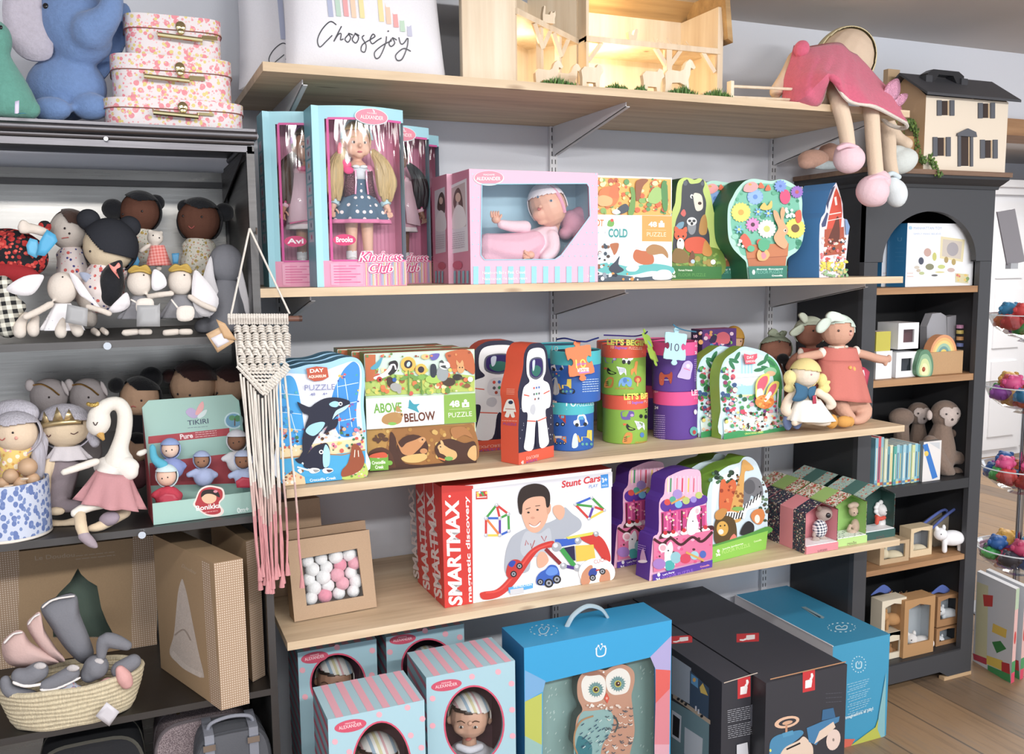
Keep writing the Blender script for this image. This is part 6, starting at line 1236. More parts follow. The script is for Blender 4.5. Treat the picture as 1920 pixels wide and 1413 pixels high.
def heart_dress():
 def f():
  t=NT('heart_denim');v=t.co((62,62,62));vo=t.n('TexVoronoi',{'Vector':v,'Scale':1,'Randomness':.12});t.i('Base Color',t.mix(t.mth('LESS_THAN',vo.outputs[0],.27),lin('4f6c86'),lin('eedfe0')));t.i('Roughness',.9);return t.m
 return special('heart_denim',f)
def fit_brooks(t,B,Z,lm):
 D=heart_dress()
 ring(t,'dress',B,[(Z-.135,.029,.027,0),(Z-.165,.029,.026,0),(Z-.175,.036,.032,.03),(Z-.2,.054,.043,.05),(Z-.232,.072,.052,.07)],D);ring(t,'trim',B,[(Z-.229,.0725,.0525,.07),(Z-.238,.074,.0535,.09)],M('ee7fb0','fab'))
 ring(t,'blouse',B,[(Z-.108,.02,.02,0),(Z-.12,.0285,.027,0),(Z-.137,.0295,.0275,0)],M('d9dfe6','fab'))
 for sg in(-1,1):
  g=MB();lm(g,[(sg*.028,.002,Z-.115,.014),(sg*.051,-.004,Z-.16,.0135),(sg*.06,-.013,Z-.188,.011)],M('f08fb8','gloss'));g.build('sleeve',t)
  g=MB();g.tube([B(sg*.0595,-.0125,Z-.186),B(sg*.0625,-.0155,Z-.195)],.0125,M('bfe0e8','fab'),12);g.build('cuff',t)
  g=MB();vs=[B(sg*.033,.01,Z-.11),B(sg*.03,-.022,Z-.118),B(sg*.013,-.031,Z-.12),B(sg*.015,-.032,Z-.17),B(sg*.034,-.022,Z-.178),B(sg*.036,.01,Z-.175)];g.add(vs,[(0,1,4,5),(1,2,3,4)],M('7a4a58','sparkle'));o=g.build('vest',t);o.modifiers.new('thick','SOLIDIFY').thickness=.002
  g=MB();g.tube([B(sg*.013,-.032,Z-.117),B(sg*.0125,-.034,Z-.145),B(sg*.015,-.034,Z-.172)],.002,M('f28fbc','gloss'),6);g.build('piping',t)
  g=MB();g.ell(B(sg*.009,-.024,Z-.1085),(.009,.005,.004),M('e8f2f4','fab'));g.build('collar',t)
 g=MB();g.ell(B(-.040,-.026,Z-.105),(.02,.008,.012),M('f2307a','fab'));g.ell(B(-.045,-.022,Z-.075),(.006,.005,.02),M('f2406a','fab'));g.ell(B(-.028,-.03,Z-.118),(.012,.006,.009),M('f03a86','fab'));g.build('hair_bow',t)
def fit_avi(t,B,Z,lm):
 ring(t,'dress',B,[(Z-.110,.022,.02,0),(Z-.13,.031,.028,0),(Z-.17,.034,.03,0),(Z-.235,.052,.042,.03)],M('f0b6c8','fab'));ring(t,'underskirt',B,[(Z-.23,.05,.04,.03),(Z-.247,.054,.044,.04)],M('f6e8ea','fab'))
 g=MB();vs=[B(-.036,.012,Z-.11),B(-.033,-.024,Z-.115),B(-.008,-.034,Z-.118),B(-.012,-.05,Z-.225),B(-.052,-.038,Z-.232),B(-.054,.014,Z-.23)];g.add(vs,[(0,1,4,5),(1,2,3,4)],M('eec6d4','gloss'));g.add([V((2*B(0,0,0).x-p.x,p.y,p.z)) for p in vs],[(0,5,4,1),(1,4,3,2)],M('eec6d4','gloss'));o=g.build('raincoat',t);o.modifiers.new('thick','SOLIDIFY').thickness=.002
 g=MB();g.tube([B(-.008,-.036,Z-.12),B(-.012,-.052,Z-.226),B(-.053,-.04,Z-.234)],.002,M('e0488a','gloss'),6);g.build('coat_piping',t)
 for sg in(-1,1):g=MB();lm(g,[(sg*.028,.002,Z-.115,.0145),(sg*.051,-.004,Z-.16,.014),(sg*.06,-.012,Z-.186,.013)],M('f0c3d2','gloss'));g.build('sleeve',t);g=MB();g.tube([B(sg*.06,-.0125,Z-.185),B(sg*.0615,-.0145,Z-.189)],.0138,M('e0488a','gloss'),12);g.build('cuff',t)
 g=MB();g.tube([B(.018*cos(a),-.003+.018*sin(a),Z-.104) for a in[2*pi*k/16 for k in range(17)]],.007,M('ee5f92','fab'),8);g.build('scarf',t)
def tall_boxes():
 y1=-.497
 W=Q(766,400,Y=y1).x-Q(594,400,Y=y1).x;X= lambda px,yy:Q(px,400,Y=yy).x
 specs=[(X(502,-.385),-.385,'tall aqua doll box marked Avi, half hidden behind the one marked Brooks','Avi'),(X(594,y1),y1,'tall aqua doll box marked Brooks with a blonde doll, the front one','Brooks'),(X(813,-.265)-W,-.265,'tall aqua doll box behind and right of the blonde doll box, black hair inside','3'),(X(831,-.14)-W,-.14,'rearmost tall aqua doll box in the row, only its edge showing','4')]
 for x,y,lb,who in specs:
  t,c,P,f,F,h,w,dep,zt,zb,ul,ur,uu=tall_box(x,y,lb,W)
  kindness(c,F,f,W-.119,.056,.98);logo_oval(c,f,W*.62,h-.022,.037,.0165)
  L=Art(c,P(0,0,0),(-1,0,0),uv=(V((0,-1,0)),V((0,0,1))));L.O=P(0,dep,0)
  for k in range(9):
   L.rect(dep-.092,.10+k*.026,dep-.04,.122+k*.026,M('b9c4d4'));L.disc(dep-.066,.111+k*.026,.006,.006,['c9407a','3a4a7a','e0a04a','a04a6a'][k%4],n=8)
  if who in('Avi','Brooks'):
   G=Art(c,(0,0,0),None,fn=lambda a,b,q:f(a,b,.003+q));G.disc(ul+.026,zb+.045,.024,.0125,'d8246f',0,26);G.txt(who,ul+.026-.0175,zb+.0405,ul+.026+.0175,zb+.0405,.011,'fbeef4',.03,0,up=(0,1))
  c.build('carton',t,smooth=20);window_film(t,f,zt,zb,uu)
  hh=zb*0+.004
  if who=='Brooks':doll18(P,W*.52,.06,'blonde play doll in a blue heart dress inside the Brooks box','d9b878','e8b294',fit_brooks,.055,'b9cfd8')
  if who=='Avi':doll18(P,W*.5,.06,'brown-haired play doll in a pink raincoat inside the Avi box','5a4032','c48a6a',fit_avi,.055,'c05ac8')
  if who=='3':doll18(P,W*.62,.064,'black-haired play doll in pink, seen sideways past the blonde doll box','1c1a1e','8a5f48',fit_avi,.055,None)
tall_boxes()
# ---------------------------------------------------------------- newborn doll boxes
def newborn():
 Y=-.487;a=Q(883,533,Y=Y);b=Q(1121,529,Y=Y);h=Q(883,317,Y=Y).z-Z2;A,B=V((a.x,Y,Z2+.0006)),V((b.x,Y,Z2+.0006));dep=.118
 hole=[(903,345),(1100,344),(1104,350),(1106,405),(1098,416),(1052,478),(1040,486),(908,487),(901,478)]
 P1=M('f2b3cc');s=Carton(A,B,h,dep,P1,M('d9809c'),P1,hole=hole,inner=M('a3c8da'));F=s.F
 for yy,z in((0,0),):
  for x in range(890,1120,12):
   for y in list(range(495,492,-10)):pass
 for r in range(8):
  for x in range(886,1120,11):
   X,Y_=x+(5 if r%2 else 0),326+r*22
   if X<898 or X>1108 or(X>1048 and Y_>420 and X-1048>(478-Y_)*.9+6):F.disc(X,Y_,1.3,1.3,'8fd0e0',n=8)
 for k in range(11):x=883+4+k*21.8;F.poly([(x,533),(x,499),(x+10,498.8),(x+10,532.8)],M('8fd0e4'))
 F.txt('Newborn Baby Pink Cloud',904,514,984,512.5,5.5,'f8f0f4',.0);F.txt('Naissance de bebe rose',904,525,988,523.5,5,'f8f0f4',.0);F.txt('3+',1100,520,1109,520,5,'e8f6fa')
 F.disc(916,334,28.5,14,'d9eef4',0,28);F.disc(916,333,27,12.5,'e8899f',0,28);F.txt('ALEXANDER',893,338,938,338,6.5,'fbeef0',.01);F.txt('MADAME',906,329,927,329,3,'fbeef0')
 for k,(p,q) in enumerate(zip(hole,hole[1:]+hole[:1])):F.line([p,q],1.6,'8fcfe6')
 L=s.L;L.poly([(840,350),(875,334),(878,470),(843,476)],M('e8dfe6'));L.poly([(842,355),(872,341),(874,424),(844,430)],M('c9b0b0'));L.blob([(850,380),(853,360),(860,352),(866,366),(868,390),(862,392),(858,372),(854,392)],M('5a3a34'));L.disc(859,370,5,9,M('e0b8a4'));L.blob([(850,400),(858,384),(870,392),(873,422),(848,428)],M('f0e4e6'));L.scrib(846,438,872,434,1,'b9a4b4',1,8,4)
 L.disc(859,497,9,8,'cf4a6c');[L.poly([(844+k*8,531),(844+k*8,508),(848+k*8,507),(848+k*8,531)],M('7fb8c8')) for k in range(5)]
 s.T.lift=.0003;e=s.make('doll_box','wide pink window box with a newborn baby doll lying inside','doll box','wide newborn doll boxes');s.window(e)
 I=s.IN;
 s2=Carton(A+V((-.012,.124,0)),B+V((-.012,.124,0)),h,dep,P1,M('d9809c'),P1);L=s2.L;L.poly([(815,358),(834,350),(836,472),(817,476)],M('dccfd8'));L.blob([(820,390),(823,368),(829,360),(834,372),(834,398),(826,396)],M('4a302c'));L.disc(827,376,3.5,7,M('d8b0a0'));L.blob([(818,410),(826,394),(835,404),(836,430),(818,432)],M('e8dce0'));L.scrib(818,442,834,440,1,'b9a4b4',1,7,4);L.disc(829,498,7,7,'c2415f');[L.poly([(817+k*6,530),(817+k*6,508),(820+k*6,508),(820+k*6,530)],M('7fb8c8')) for k in range(3)]
 s2.make('doll_box','second pink newborn doll box directly behind the open one','doll box','wide newborn doll boxes')
# the doll
 f=Fig('baby_doll','newborn baby doll in pink cap lying on a pink pillow','doll',1000,480,-.425);S=M('e6ab90','vinyl')
 hd=f.head(1027,385,34,41,0,-24);f.soft('head',[hd,('e',1014,400,17,15,-.012,-24),('e',1038,408,17,14,-.006,-24),('e',1020,413,13,8,-.014,-20),('e',1013,387,4.5,4,-.036),('e',1048,404,5,8,.006,-20),('l',[(1040,415,12,.01),(1034,430,14,.02)])],S,.002)
 f.soft('romper',[('l',[(1030,435,18,.01),(1000,462,34,.016),(950,480,34,.016),(905,480,22,.016)]),('l',[(985,425,12,.0),(960,424,11,-.012),(940,420,9,-.024)]),('l',[(1034,445,15,-.012),(1036,468,14,-.028),(1022,484,11,-.04)])],M('f3d3de','fab'),.003)
 f.soft('blanket',[('l',[(1000,455,24,-.006),(960,470,34,-.01),(915,462,26,-.01)]),('l',[(1010,480,16,-.006),(960,492,22,-.016),(910,488,18,-.016)])],M('f0b9cd','fab'),.003)
 for(x,y,sg,d) in((930,411,-1,-.026),(994,478,1,-.046)):
  h=f.soft('hand',[('e',x,y,9,8,d)],S,.0018)
  for k in range(4):m=MB();x0,y0=(x-8+k*4.5,y-5) if sg<0 else(x-5+k*1,y-5+k*3.5);f.Lm(m,[(x0,y0,2.4,d-.003),(x0+(-1 if sg<0 else-5),y0+(-6 if sg<0 else 0),2.2,d-.005),(x0+(-1 if sg<0 else-9),y0+(-9 if sg<0 else 2),1.9,d-.003)],S);m.build('finger',h)
  m=MB();f.Lm(m,[(x+5*(1 if sg<0 else-1),y,2.6,d-.006),(x+9*(1 if sg<0 else-1),y-5,2.3,d-.009),(x+10*(1 if sg<0 else-1),y-8,2,d-.009)],S);m.build('thumb',h)
 f.cap('cap',M('efe4ea','fab'),keep=lambda u,v,w:v>.36-.2*u or(w<0 and v>-.35),grow=1.055);m=MB();f.curve(m,[(1000,356),(1016,350),(1036,358),(1050,378),(1058,400)],3.4,M('f0a8c4','fab'));m.build('cap_edge',f.o)
 for x,y in((1008,374),(1032,382)):m=MB();f.dot(m,x,y,3.6,M('e8ecf0','gloss'),2.2);m.build('eye',f.o);m=MB();p=f.on(x,y,.0012);m.ell(p,scl(p)*2.3,M('4a6a8a','gloss'),None,8,6);m.build('iris',f.o)
 m=MB();p=f.on(1010,397,.008);m.ell(p,(scl(p)*4,scl(p)*3,scl(p)*3),M('cf6a66'),None,10,6);m.build('mouth',f.o)
 p=Fig('pillow','small pink pillow under the newborn doll\'s head','pillow',1080,430,-.405);p.soft('cover',[('e',1077,420,30,24,.01,40,.03),('e',1088,404,18,16,.012,40,.025),('e',1060,438,14,12,.008,0,.02)],M('f0a9c2','fab'),.003)
newborn()
# ---------------------------------------------------------------- puzzle boxes on the second board
def hotcold():
 Y=-.46;a=Q(1112,528,Y=Y);b=Q(1258,524,Y=Y);h=Q(1150,330,Y=Y).z-Z2;A,B=V((a.x,Y,Z2+.0006)),V((b.x,Y,Z2+.0006));s=Carton(A,B,h,.06,M('f2f3f2'),M('e0952f'),M('e8a545'));F=s.F
 F.poly([(1112,332),(1258,336),(1258,404),(1112,402)],M('eeb04a'));F.dots((1114,336,1256,400),120,['e8c46a','f0d88a','5a9a5a','d9743a','86b35a','c05a3a','f4e4a8','e2632f'],2,6,61)
 F.blob([(1122,360),(1135,350),(1150,352),(1160,366),(1152,384),(1136,388),(1124,378)],M('d97a3a'));F.blob([(1140,366),(1144,350),(1152,346),(1158,354),(1158,370),(1150,372)],M('e0703a'));F.blob([(1118,372),(1130,366),(1146,372),(1144,384),(1124,386)],M('e8b070'));F.blob([(1192,340),(1204,335),(1214,338),(1204,350),(1198,372),(1192,376),(1190,356)],M('9a5a34'));F.blob([(1176,400),(1182,370),(1180,352),(1188,354),(1190,380),(1186,402)],M('6f9f4a'));F.blob([(1215,366),(1225,352),(1238,354),(1240,372),(1228,382),(1214,378)],M('9cc46a'));F.blob([(1238,352),(1244,338),(1250,352),(1250,392),(1242,392)],M('4f8f4a'));F.blob([(1152,400),(1160,388),(1172,382),(1178,392),(1168,400)],M('46505c'));F.blob([(1146,398),(1154,392),(1162,398),(1154,402)],M('f2f2f0'))
 F.poly([(1112,402),(1202,404),(1202,453),(1112,451)],M('f2f3f2'));F.poly([(1202,404),(1258,405),(1258,453),(1202,453)],M('e8a040'));F.txt('HOT',1108,423,1130,424,12,'e0812f',.03);F.blob([(1137,420),(1140,413),(1148,412),(1150,420),(1146,425),(1138,424)],M('6fae4a'));F.disc(1146,413,3,3,'e04438');F.txt('+',1130,440,1136,440,8,'b9bec8');F.txt('COLD',1139,444,1175,444.5,15,'2f9a9a',.04);F.scrib(1178,413,1188,413,1,'c9c4e0',1)
 F.txt('48',1214,425,1230,425,9,'fdf6ea',.04);F.poly([(1233,418),(1244,418),(1244,426),(1233,426)],M('fdf6ea'));F.disc(1238.5,416,2.6,2.6,'fdf6ea');F.line([(1210,431),(1247,431.5)],.7,'f6cf90');F.txt('PUZZLE',1211,443,1247,443.5,8,'fbe8c8')
 F.poly([(1112,451),(1258,453),(1258,524),(1112,528)],M('dfeef2'));F.blob([(1112,500),(1140,492),(1180,500),(1220,494),(1258,500),(1258,512),(1220,508),(1180,516),(1130,512)],M('58b8b8'));F.poly([(1112,516),(1150,514),(1200,520),(1258,514),(1258,524),(1112,528)],M('4a5a6a'));F.blob([(1185,480),(1190,468),(1202,470),(1216,472),(1224,482),(1222,494),(1204,496),(1190,490)],M('c4683a'));F.blob([(1210,466),(1222,458),(1240,462),(1250,474),(1250,484),(1240,476),(1222,478),(1212,474)],M('b0804a'));F.blob([(1142,458),(1158,456),(1156,470),(1150,478),(1146,470)],M('b5683a'));F.blob([(1140,502),(1152,490),(1160,480),(1158,496),(1168,506),(1156,512),(1144,510)],M('3a4454'));F.dots((1114,455,1140,500),22,['4a3a34','f4f4f4','3a4a5a','8a5a3a'],1.5,4,62);F.blob([(1222,516),(1236,506),(1254,508),(1256,522),(1226,524)],M('eef6fa'));F.blob([(1172,502),(1184,496),(1196,500),(1190,508),(1176,508)],M('f4fafc'));F.dots((1114,512,1200,524),16,['2a3442','f4f8fa','e8943a','8f9aa8'],1.5,4,63)
 s.make('puzzle_box','square puzzle box lettered HOT + COLD beside the newborn doll box','puzzle box')
hotcold()
def on2(px,Y):return V((Q(px,525,Y=Y).x,Y,Z2+.0006))
def bear():
 Y=-.40;A,B=on2(1259,Y),on2(1352,Y);pts=[(1350,470),(1345,420),(1338,395),(1334,372),(1328,350),(1322,340),(1312,334),(1302,337),(1294,334),(1282,333),(1272,340),(1268,358),(1266,380),(1260,400),(1259,440)]
 Ab=A+V((-.0,0,0));s=Shaped(Ab,B,pts,.07,M('bfd66a'),M('1f5f34'));F=s.F
 F.blob([(1262,480),(1266,420),(1276,390),(1278,360),(1280,345),(1288,336),(1294,344),(1304,344),(1312,342),(1318,336),(1321,346),(1318,358),(1324,380),(1322,410),(1330,440),(1326,470),(1290,480)],M('3f434c'));F.blob([(1300,365),(1308,362),(1316,368),(1318,388),(1312,395),(1304,392)],M('e6dccc'));F.disc(1312,381,3.5,3,M('4a2f28'));F.disc(1297,368,3,4,M('f4f4f4'));F.disc(1298,369,1.6,2.4,M('20242a'));F.disc(1285,343,4,5,M('5c6470'));F.disc(1317,344,3,4,M('5c6470'))
 F.disc(1297,425,8,15,M('8a8f96'));F.disc(1297,415,9.5,8,M('d8dadc'));F.disc(1293,414,3,2.5,M('33363c'));F.disc(1301,414,3,2.5,M('33363c'));F.disc(1297,419,2.5,3,M('1c1e22'));F.blob([(1266,428),(1272,418),(1282,416),(1280,426),(1272,430)],M('6f9fb8'));F.blob([(1276,400),(1282,392),(1286,400),(1282,406)],M('d8605a'));F.blob([(1310,432),(1314,410),(1322,402),(1326,420),(1324,438),(1314,440)],M('b8863a'))
 F.blob([(1259,515),(1260,470),(1300,462),(1352,470),(1352,516)],M('6a8a2c'));F.dots((1262,475,1350,512),60,['7fa83a','4f7a2c','5f8f2f','a8903a','8fb04a'],2,6,64);F.blob([(1284,450),(1300,444),(1318,446),(1328,460),(1320,474),(1296,474),(1284,466)],M('d9502a'));F.blob([(1316,470),(1322,450),(1334,470),(1330,480),(1318,478)],M('c8862a'));F.disc(1275,440,12,11,M('dc5a2c'));F.blob([(1264,434),(1265,424),(1272,430)],M('dc5a2c'));F.blob([(1279,430),(1286,425),(1287,435)],M('dc5a2c'));F.disc(1275,458,7,12,M('f0e8dc'));F.disc(1271,443,1.6,2,'241a18');F.disc(1280,443,1.6,2,'241a18');F.disc(1274,451,1.6,1.6,'241a18')
 F.blob([(1259,478),(1266,466),(1280,468),(1290,480),(1288,492),(1262,492)],M('8a6a2f'));F.disc(1258,474,1.5,1.5,'241a18');F.blob([(1290,490),(1296,470),(1302,480),(1296,492)],M('7a4a2c'));F.disc(1298,490,4,4,'b9cfe8',n=8);F.disc(1336,491,5,5,'f0ece0',n=8)
 F.poly([(1259,498),(1352,500),(1352,522),(1259,523)],M('2f7a34'));F.txt('FLOOR PUZZLE',1271,518,1322,518,6,'58a04a');F.txt('Forest Friends',1271,508,1297,508,3.5,'eaf6e0',.02);F.txt('36',1259,520,1266,520,5,'f0f6ea',.04);F.disc(1262,510,3,4,'f0f6ea',n=6)
 s.make('puzzle_box','green puzzle box shaped round a dark bear above a red fox','puzzle box')
 m=MB();d=on2(1259,Y);
bear()
def flowerpot():
 Y=-.46;A,B=on2(1402,Y),on2(1473,Y);pts=[(1474,497),(1478,483),(1495,470),(1505,450),(1508,420),(1504,402),(1504,375),(1498,355),(1484,343),(1466,336),(1446,339),(1428,337),(1412,335),(1396,340),(1382,354),(1374,368),(1366,385),(1364,410),(1366,445),(1374,465),(1388,480),(1398,490),(1400,500)]
 for k in(1,0):
  s=Shaped(A,B,pts,.075,M('aee0cf'),M('1f6a48'));F=s.F
  F.blob([(1374,440),(1370,410),(1376,380),(1390,355),(1410,344),(1450,345),(1480,350),(1496,370),(1500,420),(1496,450),(1480,470),(1400,480),(1384,462)],M('6fc0a4'));F.dots((1374,350,1498,470),60,['3f9a78','58b08c','8fd0b8','2f8a68'],2,7,65)
  F.poly([(1396,459),(1478,456),(1476,480),(1400,486)],M('c9794a'));F.poly([(1401,486),(1474,480),(1472,498),(1403,499)],M('c07045'));F.line([(1400,485),(1475,480)],1.6,'a85c38')
  def flower(x,y,r,c,cc,n=14,rc=.3):[F.disc(x+r*.6*cos(a),y+r*.6*sin(a),r*.42,r*.2,c,math.degrees(a),8) for a in[2*pi*q/n for q in range(n)]];F.disc(x,y,r*rc,r*rc,cc,n=12)
  F.disc(1415,369,15,14,'6f9fe0');flower(1415,369,15,'8fb8f0','5f8fd8');flower(1388,398,18.5,'f6dc5a','e8a83a',18,.3);flower(1410,421,13.5,'e88ac8','5a3a4a',12,.3);flower(1436,429,17.5,'f4ece4','c9cf6a',16,.35);flower(1489,428,19,'f4dc4a','7a5a34',20,.42);F.disc(1470,369,10,14,'e0487a');flower(1492,360,12,'9a6ac8','c05a5a',14,.3);flower(1461,349,12,'7a9ae8','5a78c8',12,.2);F.blob([(1392,358),(1396,346),(1410,341),(1420,350),(1408,360)],M('f0a0a0'));F.disc(1404,346,3,2,'d8a02a');F.blob([(1420,352),(1424,342),(1431,352)],M('e86a3f'));F.blob([(1432,357),(1438,346),(1443,356)],M('e86a3f'))
  flower(1419,397,8,'6fb0e8','f0dc6a',6,.3);flower(1438,400,8,'6fb0e8','f0dc6a',6,.3);flower(1383,430,8.5,'6fb8e8','f0dc6a',6,.3);F.blob([(1422,390),(1430,380),(1436,386),(1444,376),(1444,390),(1432,394)],M('f0c25a'));F.blob([(1385,446),(1394,438),(1404,450),(1406,462),(1396,466),(1390,458)],M('e0604a'));F.blob([(1488,400),(1498,394),(1500,412),(1492,418)],M('e0583c'));F.disc(1422,454,6,6,'e0583c');F.dots((1470,385,1486,408),12,['f4f4f0','dfe8e0'],2,3.2,66);F.dots((1382,448,1390,462),5,['f4f4f0'],2,3,67)
  F.blob([(1447,400),(1448,394),(1455,398),(1461,412),(1460,398),(1464,388),(1469,396),(1466,414),(1474,428),(1474,436),(1468,444),(1474,456),(1468,466),(1454,458),(1448,444),(1456,428),(1450,412)],M('e0a87a'));F.disc(1469,432,2.6,3,'fbf6f0');F.disc(1469.5,432,1.6,2,'2a1a14');F.disc(1429,459,11,12,'4fb084');F.disc(1405,466,7,6,'58b88c');F.blob([(1416,478),(1420,468),(1427,474),(1434,468),(1440,478),(1432,488),(1420,488)],M('e8b06a'));F.blob([(1424,478),(1428,472),(1434,480),(1428,486)],M('d88a9a'))
  F.poly([(1400,499),(1473,498),(1472,521),(1402,523)],M('2f7f6c'));F.txt('FLOOR PUZZLE',1415,513,1464,512,6,'6fb8a4');F.txt('Bunny Bouquet',1416,506,1465,505,3,'dff0ea',.02);F.disc(1410,510,3,5,'e8f4f0',n=6);F.txt('Crocodile',1444,518,1464,517.5,3,'f4fbf8',.03)
  if not k:
   L=Art(s.mb,s.out[0]+V((-.09,0,0)),(-1,0,0));
   cx,cz=Q(1350,395,X=A.x-.048),0
  if k:
   d=V((-.072,.08,0))
   for v in range(len(s.mb.v)):s.mb.v[v]+=d
   s.C+=d
  s.make('puzzle_box',('flower-pot-shaped puzzle box with bunny and bright blooms, in front of its twin','dark green flower-pot-shaped puzzle box, second behind the blooms one')[k],'puzzle box','flower pot puzzle boxes')
flowerpot()
def barn_puz():
 Y=-.475;A,B=on2(1536,Y),on2(1588,Y);B=V((B.x,Y+.012,B.z));pts=[(1587,480),(1590,450),(1592,425),(1588,415),(1581,408),(1580,382),(1574,360),(1568,342),(1558,356),(1550,380),(1547,398),(1540,408),(1537,420),(1536,450)]
 s=Shaped(A,B,pts,.115,M('e8dfea'),M('4a90d4'),smooth=False);F=s.F
 F.poly([(1549,382),(1560,352),(1566,348),(1554,380),(1552,394)],M('3f4a6c'));F.poly([(1540,420),(1550,398),(1553,400),(1548,424),(1541,426)],M('46507a'));F.poly([(1556,395),(1567,350),(1576,370),(1579,396),(1576,440),(1548,440),(1553,410)],M('d9482c'));F.poly([(1546,430),(1582,425),(1584,475),(1544,480)],M('b5502f'));F.blob([(1552,455),(1562,425),(1570,405),(1574,420),(1572,455)],M('6a3424'));F.poly([(1564,370),(1568,368),(1570,384),(1566,385)],M('f4e6e0'));F.line([(1555,402),(1577,398)],2,'f4e2d8');F.line([(1552,414),(1580,408)],1.5,'f0d8d0');F.line([(1559,372),(1568,350),(1576,370)],1.5,'f4ead8')
 F.dots((1540,445,1584,492),60,['f0d0c0','e87a7a','f4f0e8','b0603a','d94f4a','3a3a4a','f0b8a8'],1.2,3.6,68);F.dots((1538,490,1587,508),50,['f0dc3a','e8cf2f','d8c02a'],1.5,3,69);F.dots((1538,505,1587,518),30,['5f9a5a','8fb88a','c9c07a'],1.5,3.4,70);F.poly([(1588,440),(1591,425),(1586,412),(1582,410),(1584,440)],M('7a9ac8'))
 L=s.L;L.txt('BUSY',1508,428,1524,427,5,'b02f4a',.05);L.txt('FARM',1508,437,1527,436,6,'b02f4a',.05);L.blob([(1510,446),(1516,441),(1524,442),(1529,440),(1528,448),(1522,454),(1512,453)],M('20242c'));L.disc(1518,447,3,2,'f0f0f0',n=8);L.txt('PUZZLE',1505,465,1530,464,5,'9ad0f4');L.line([(1506,469),(1528,468)],1,'3a6aa8')
 s.make('puzzle_box','barn-shaped farm puzzle box with a bright blue side','puzzle box','farm puzzle boxes')
 o=[c for c in COL.objects if c.get('label','').startswith('barn-shaped')][0];copy_tree(o,(-.012,.125,0),'barn-shaped blue puzzle box second in line behind the farm puzzle box')
barn_puz()
ZMIN[0]=None
# ================================================================ top board: cushions, wooden barn, big doll
ZMIN[0]=Z1+.0003
def cushion(name_label,x0,x1,Y,lean,h,marks,rotz=0,dx=0):
 w=x1-x0;o=V(((x0+x1)/2,Y,Z1+.001));bk=V((sin(rotz),cos(rotz),0));u=V((cos(rotz),-sin(rotz),0));up=V((0,0,1))*cos(lean)+bk*sin(lean);n=bk*cos(lean)-V((0,0,1))*sin(lean)
 m=MB();N=30;vs=[]
 def pt(a,b,sd):
  pin=1-.07*(1-abs(a)**1.5)*1;e=(1-a**4)*(1-b**4);px_,pz=a*(1-.05*(1-b*b)),b*(1-.05*(1-a*a));t_=.065*max(0,e)**.45+.004*sin(5*a+3*b)*e
  return o+u*(px_*w/2)+up*((pz+1)*h/2)-n*(t_*sd)+n*.06
 for sd in(1,-1):
  vs=[pt(-1+2*i/N,-1+2*j/N,sd) for j in range(N+1) for i in range(N+1)];m.add(vs,[(j*(N+1)+i,j*(N+1)+i+1,(j+1)*(N+1)+i+1,(j+1)*(N+1)+i)[::sd] for j in range(N) for i in range(N)],M('f0eff6','fab'))
 A=Art(m,(0,0,0),None,fn=lambda x,y,l:pt(x,y,1)-n*(l*3+.0006));marks(A)
 return props(m.build('cushion',smooth=60,loc=o),name_label,'cushion','white lettered cushions')
JOY=[[(-.52,.09),(-.60,.12),(-.71,.04),(-.77,-.06),(-.74,-.13),(-.66,-.08),(-.58,-.02)],[(-.45,.08),(-.52,-.02),(-.56,-.08),(-.50,-.01),(-.46,0),(-.47,-.06),(-.43,-.05)],[(-.36,.0),(-.41,-.05),(-.37,-.08),(-.33,-.03),(-.36,.01),(-.30,0)],[(-.27,.01),(-.31,-.05),(-.26,-.08),(-.22,-.02),(-.27,.02),(-.21,.0)],[(-.14,.01),(-.17,-.02),(-.12,-.09),(-.14,-.16),(-.19,-.15),(-.17,-.09),(-.06,-.03)],[(-.06,-.03),(.01,.01),(-.02,.03),(-.06,-.03),(-.03,-.07),(.04,-.03),(.10,.0)],[(.17,.02),(.15,-.06),(.07,-.19),(.01,-.21),(0,-.15),(.12,-.07),(.24,-.02)],[(.24,.0),(.20,-.05),(.23,-.08),(.28,-.04),(.25,.01),(.31,-.01)],[(.34,.02),(.36,-.04),(.40,-.04),(.46,.02)],[(.47,.02),(.45,-.07),(.38,-.19),(.31,-.21),(.29,-.16),(.40,-.09),(.50,-.11)]]
def joy(A,s=1,bars=True):
 for q in JOY:A.line([(x*.9+.02,y-.61) for x,y in q],.012*s,'3c3f48',True)
 A.line([(.19,-.54),(.205,-.53)],.014,'3c3f48')
 for k,(x,c,b) in enumerate(((-.66,'b3bbd8',.0),(-.54,'bcd8c8',.01),(-.42,'eea8ac',.02),(-.30,'f6d0b4',.015),(-.17,'eee0a0',.02),(.13,'eee0a0',.0),(.24,'f6ccb4',-.02),(.35,'f0a8a8',-.05),(.45,'c0dcc6',-.09),(.56,'c6c8de',-.13))):A.line([(x*.8,.5),(x*.8+.02,b-.44)],.06,c)
def cushions():
 cushion('white cushion lettered Choose joy, the front one with rainbow stripes',Q(543,110,Y=-.42).x,Q(855,130,Y=-.42).x,-.42,.2,.45,joy)
 a=cushion('white cushion half hidden behind the one lettered Choose joy',Q(446,100,Y=-.25).x,Q(446,100,Y=-.25).x+.42,-.25,.22,.40,joy,.1)
cushions()
BI=BIRCH()
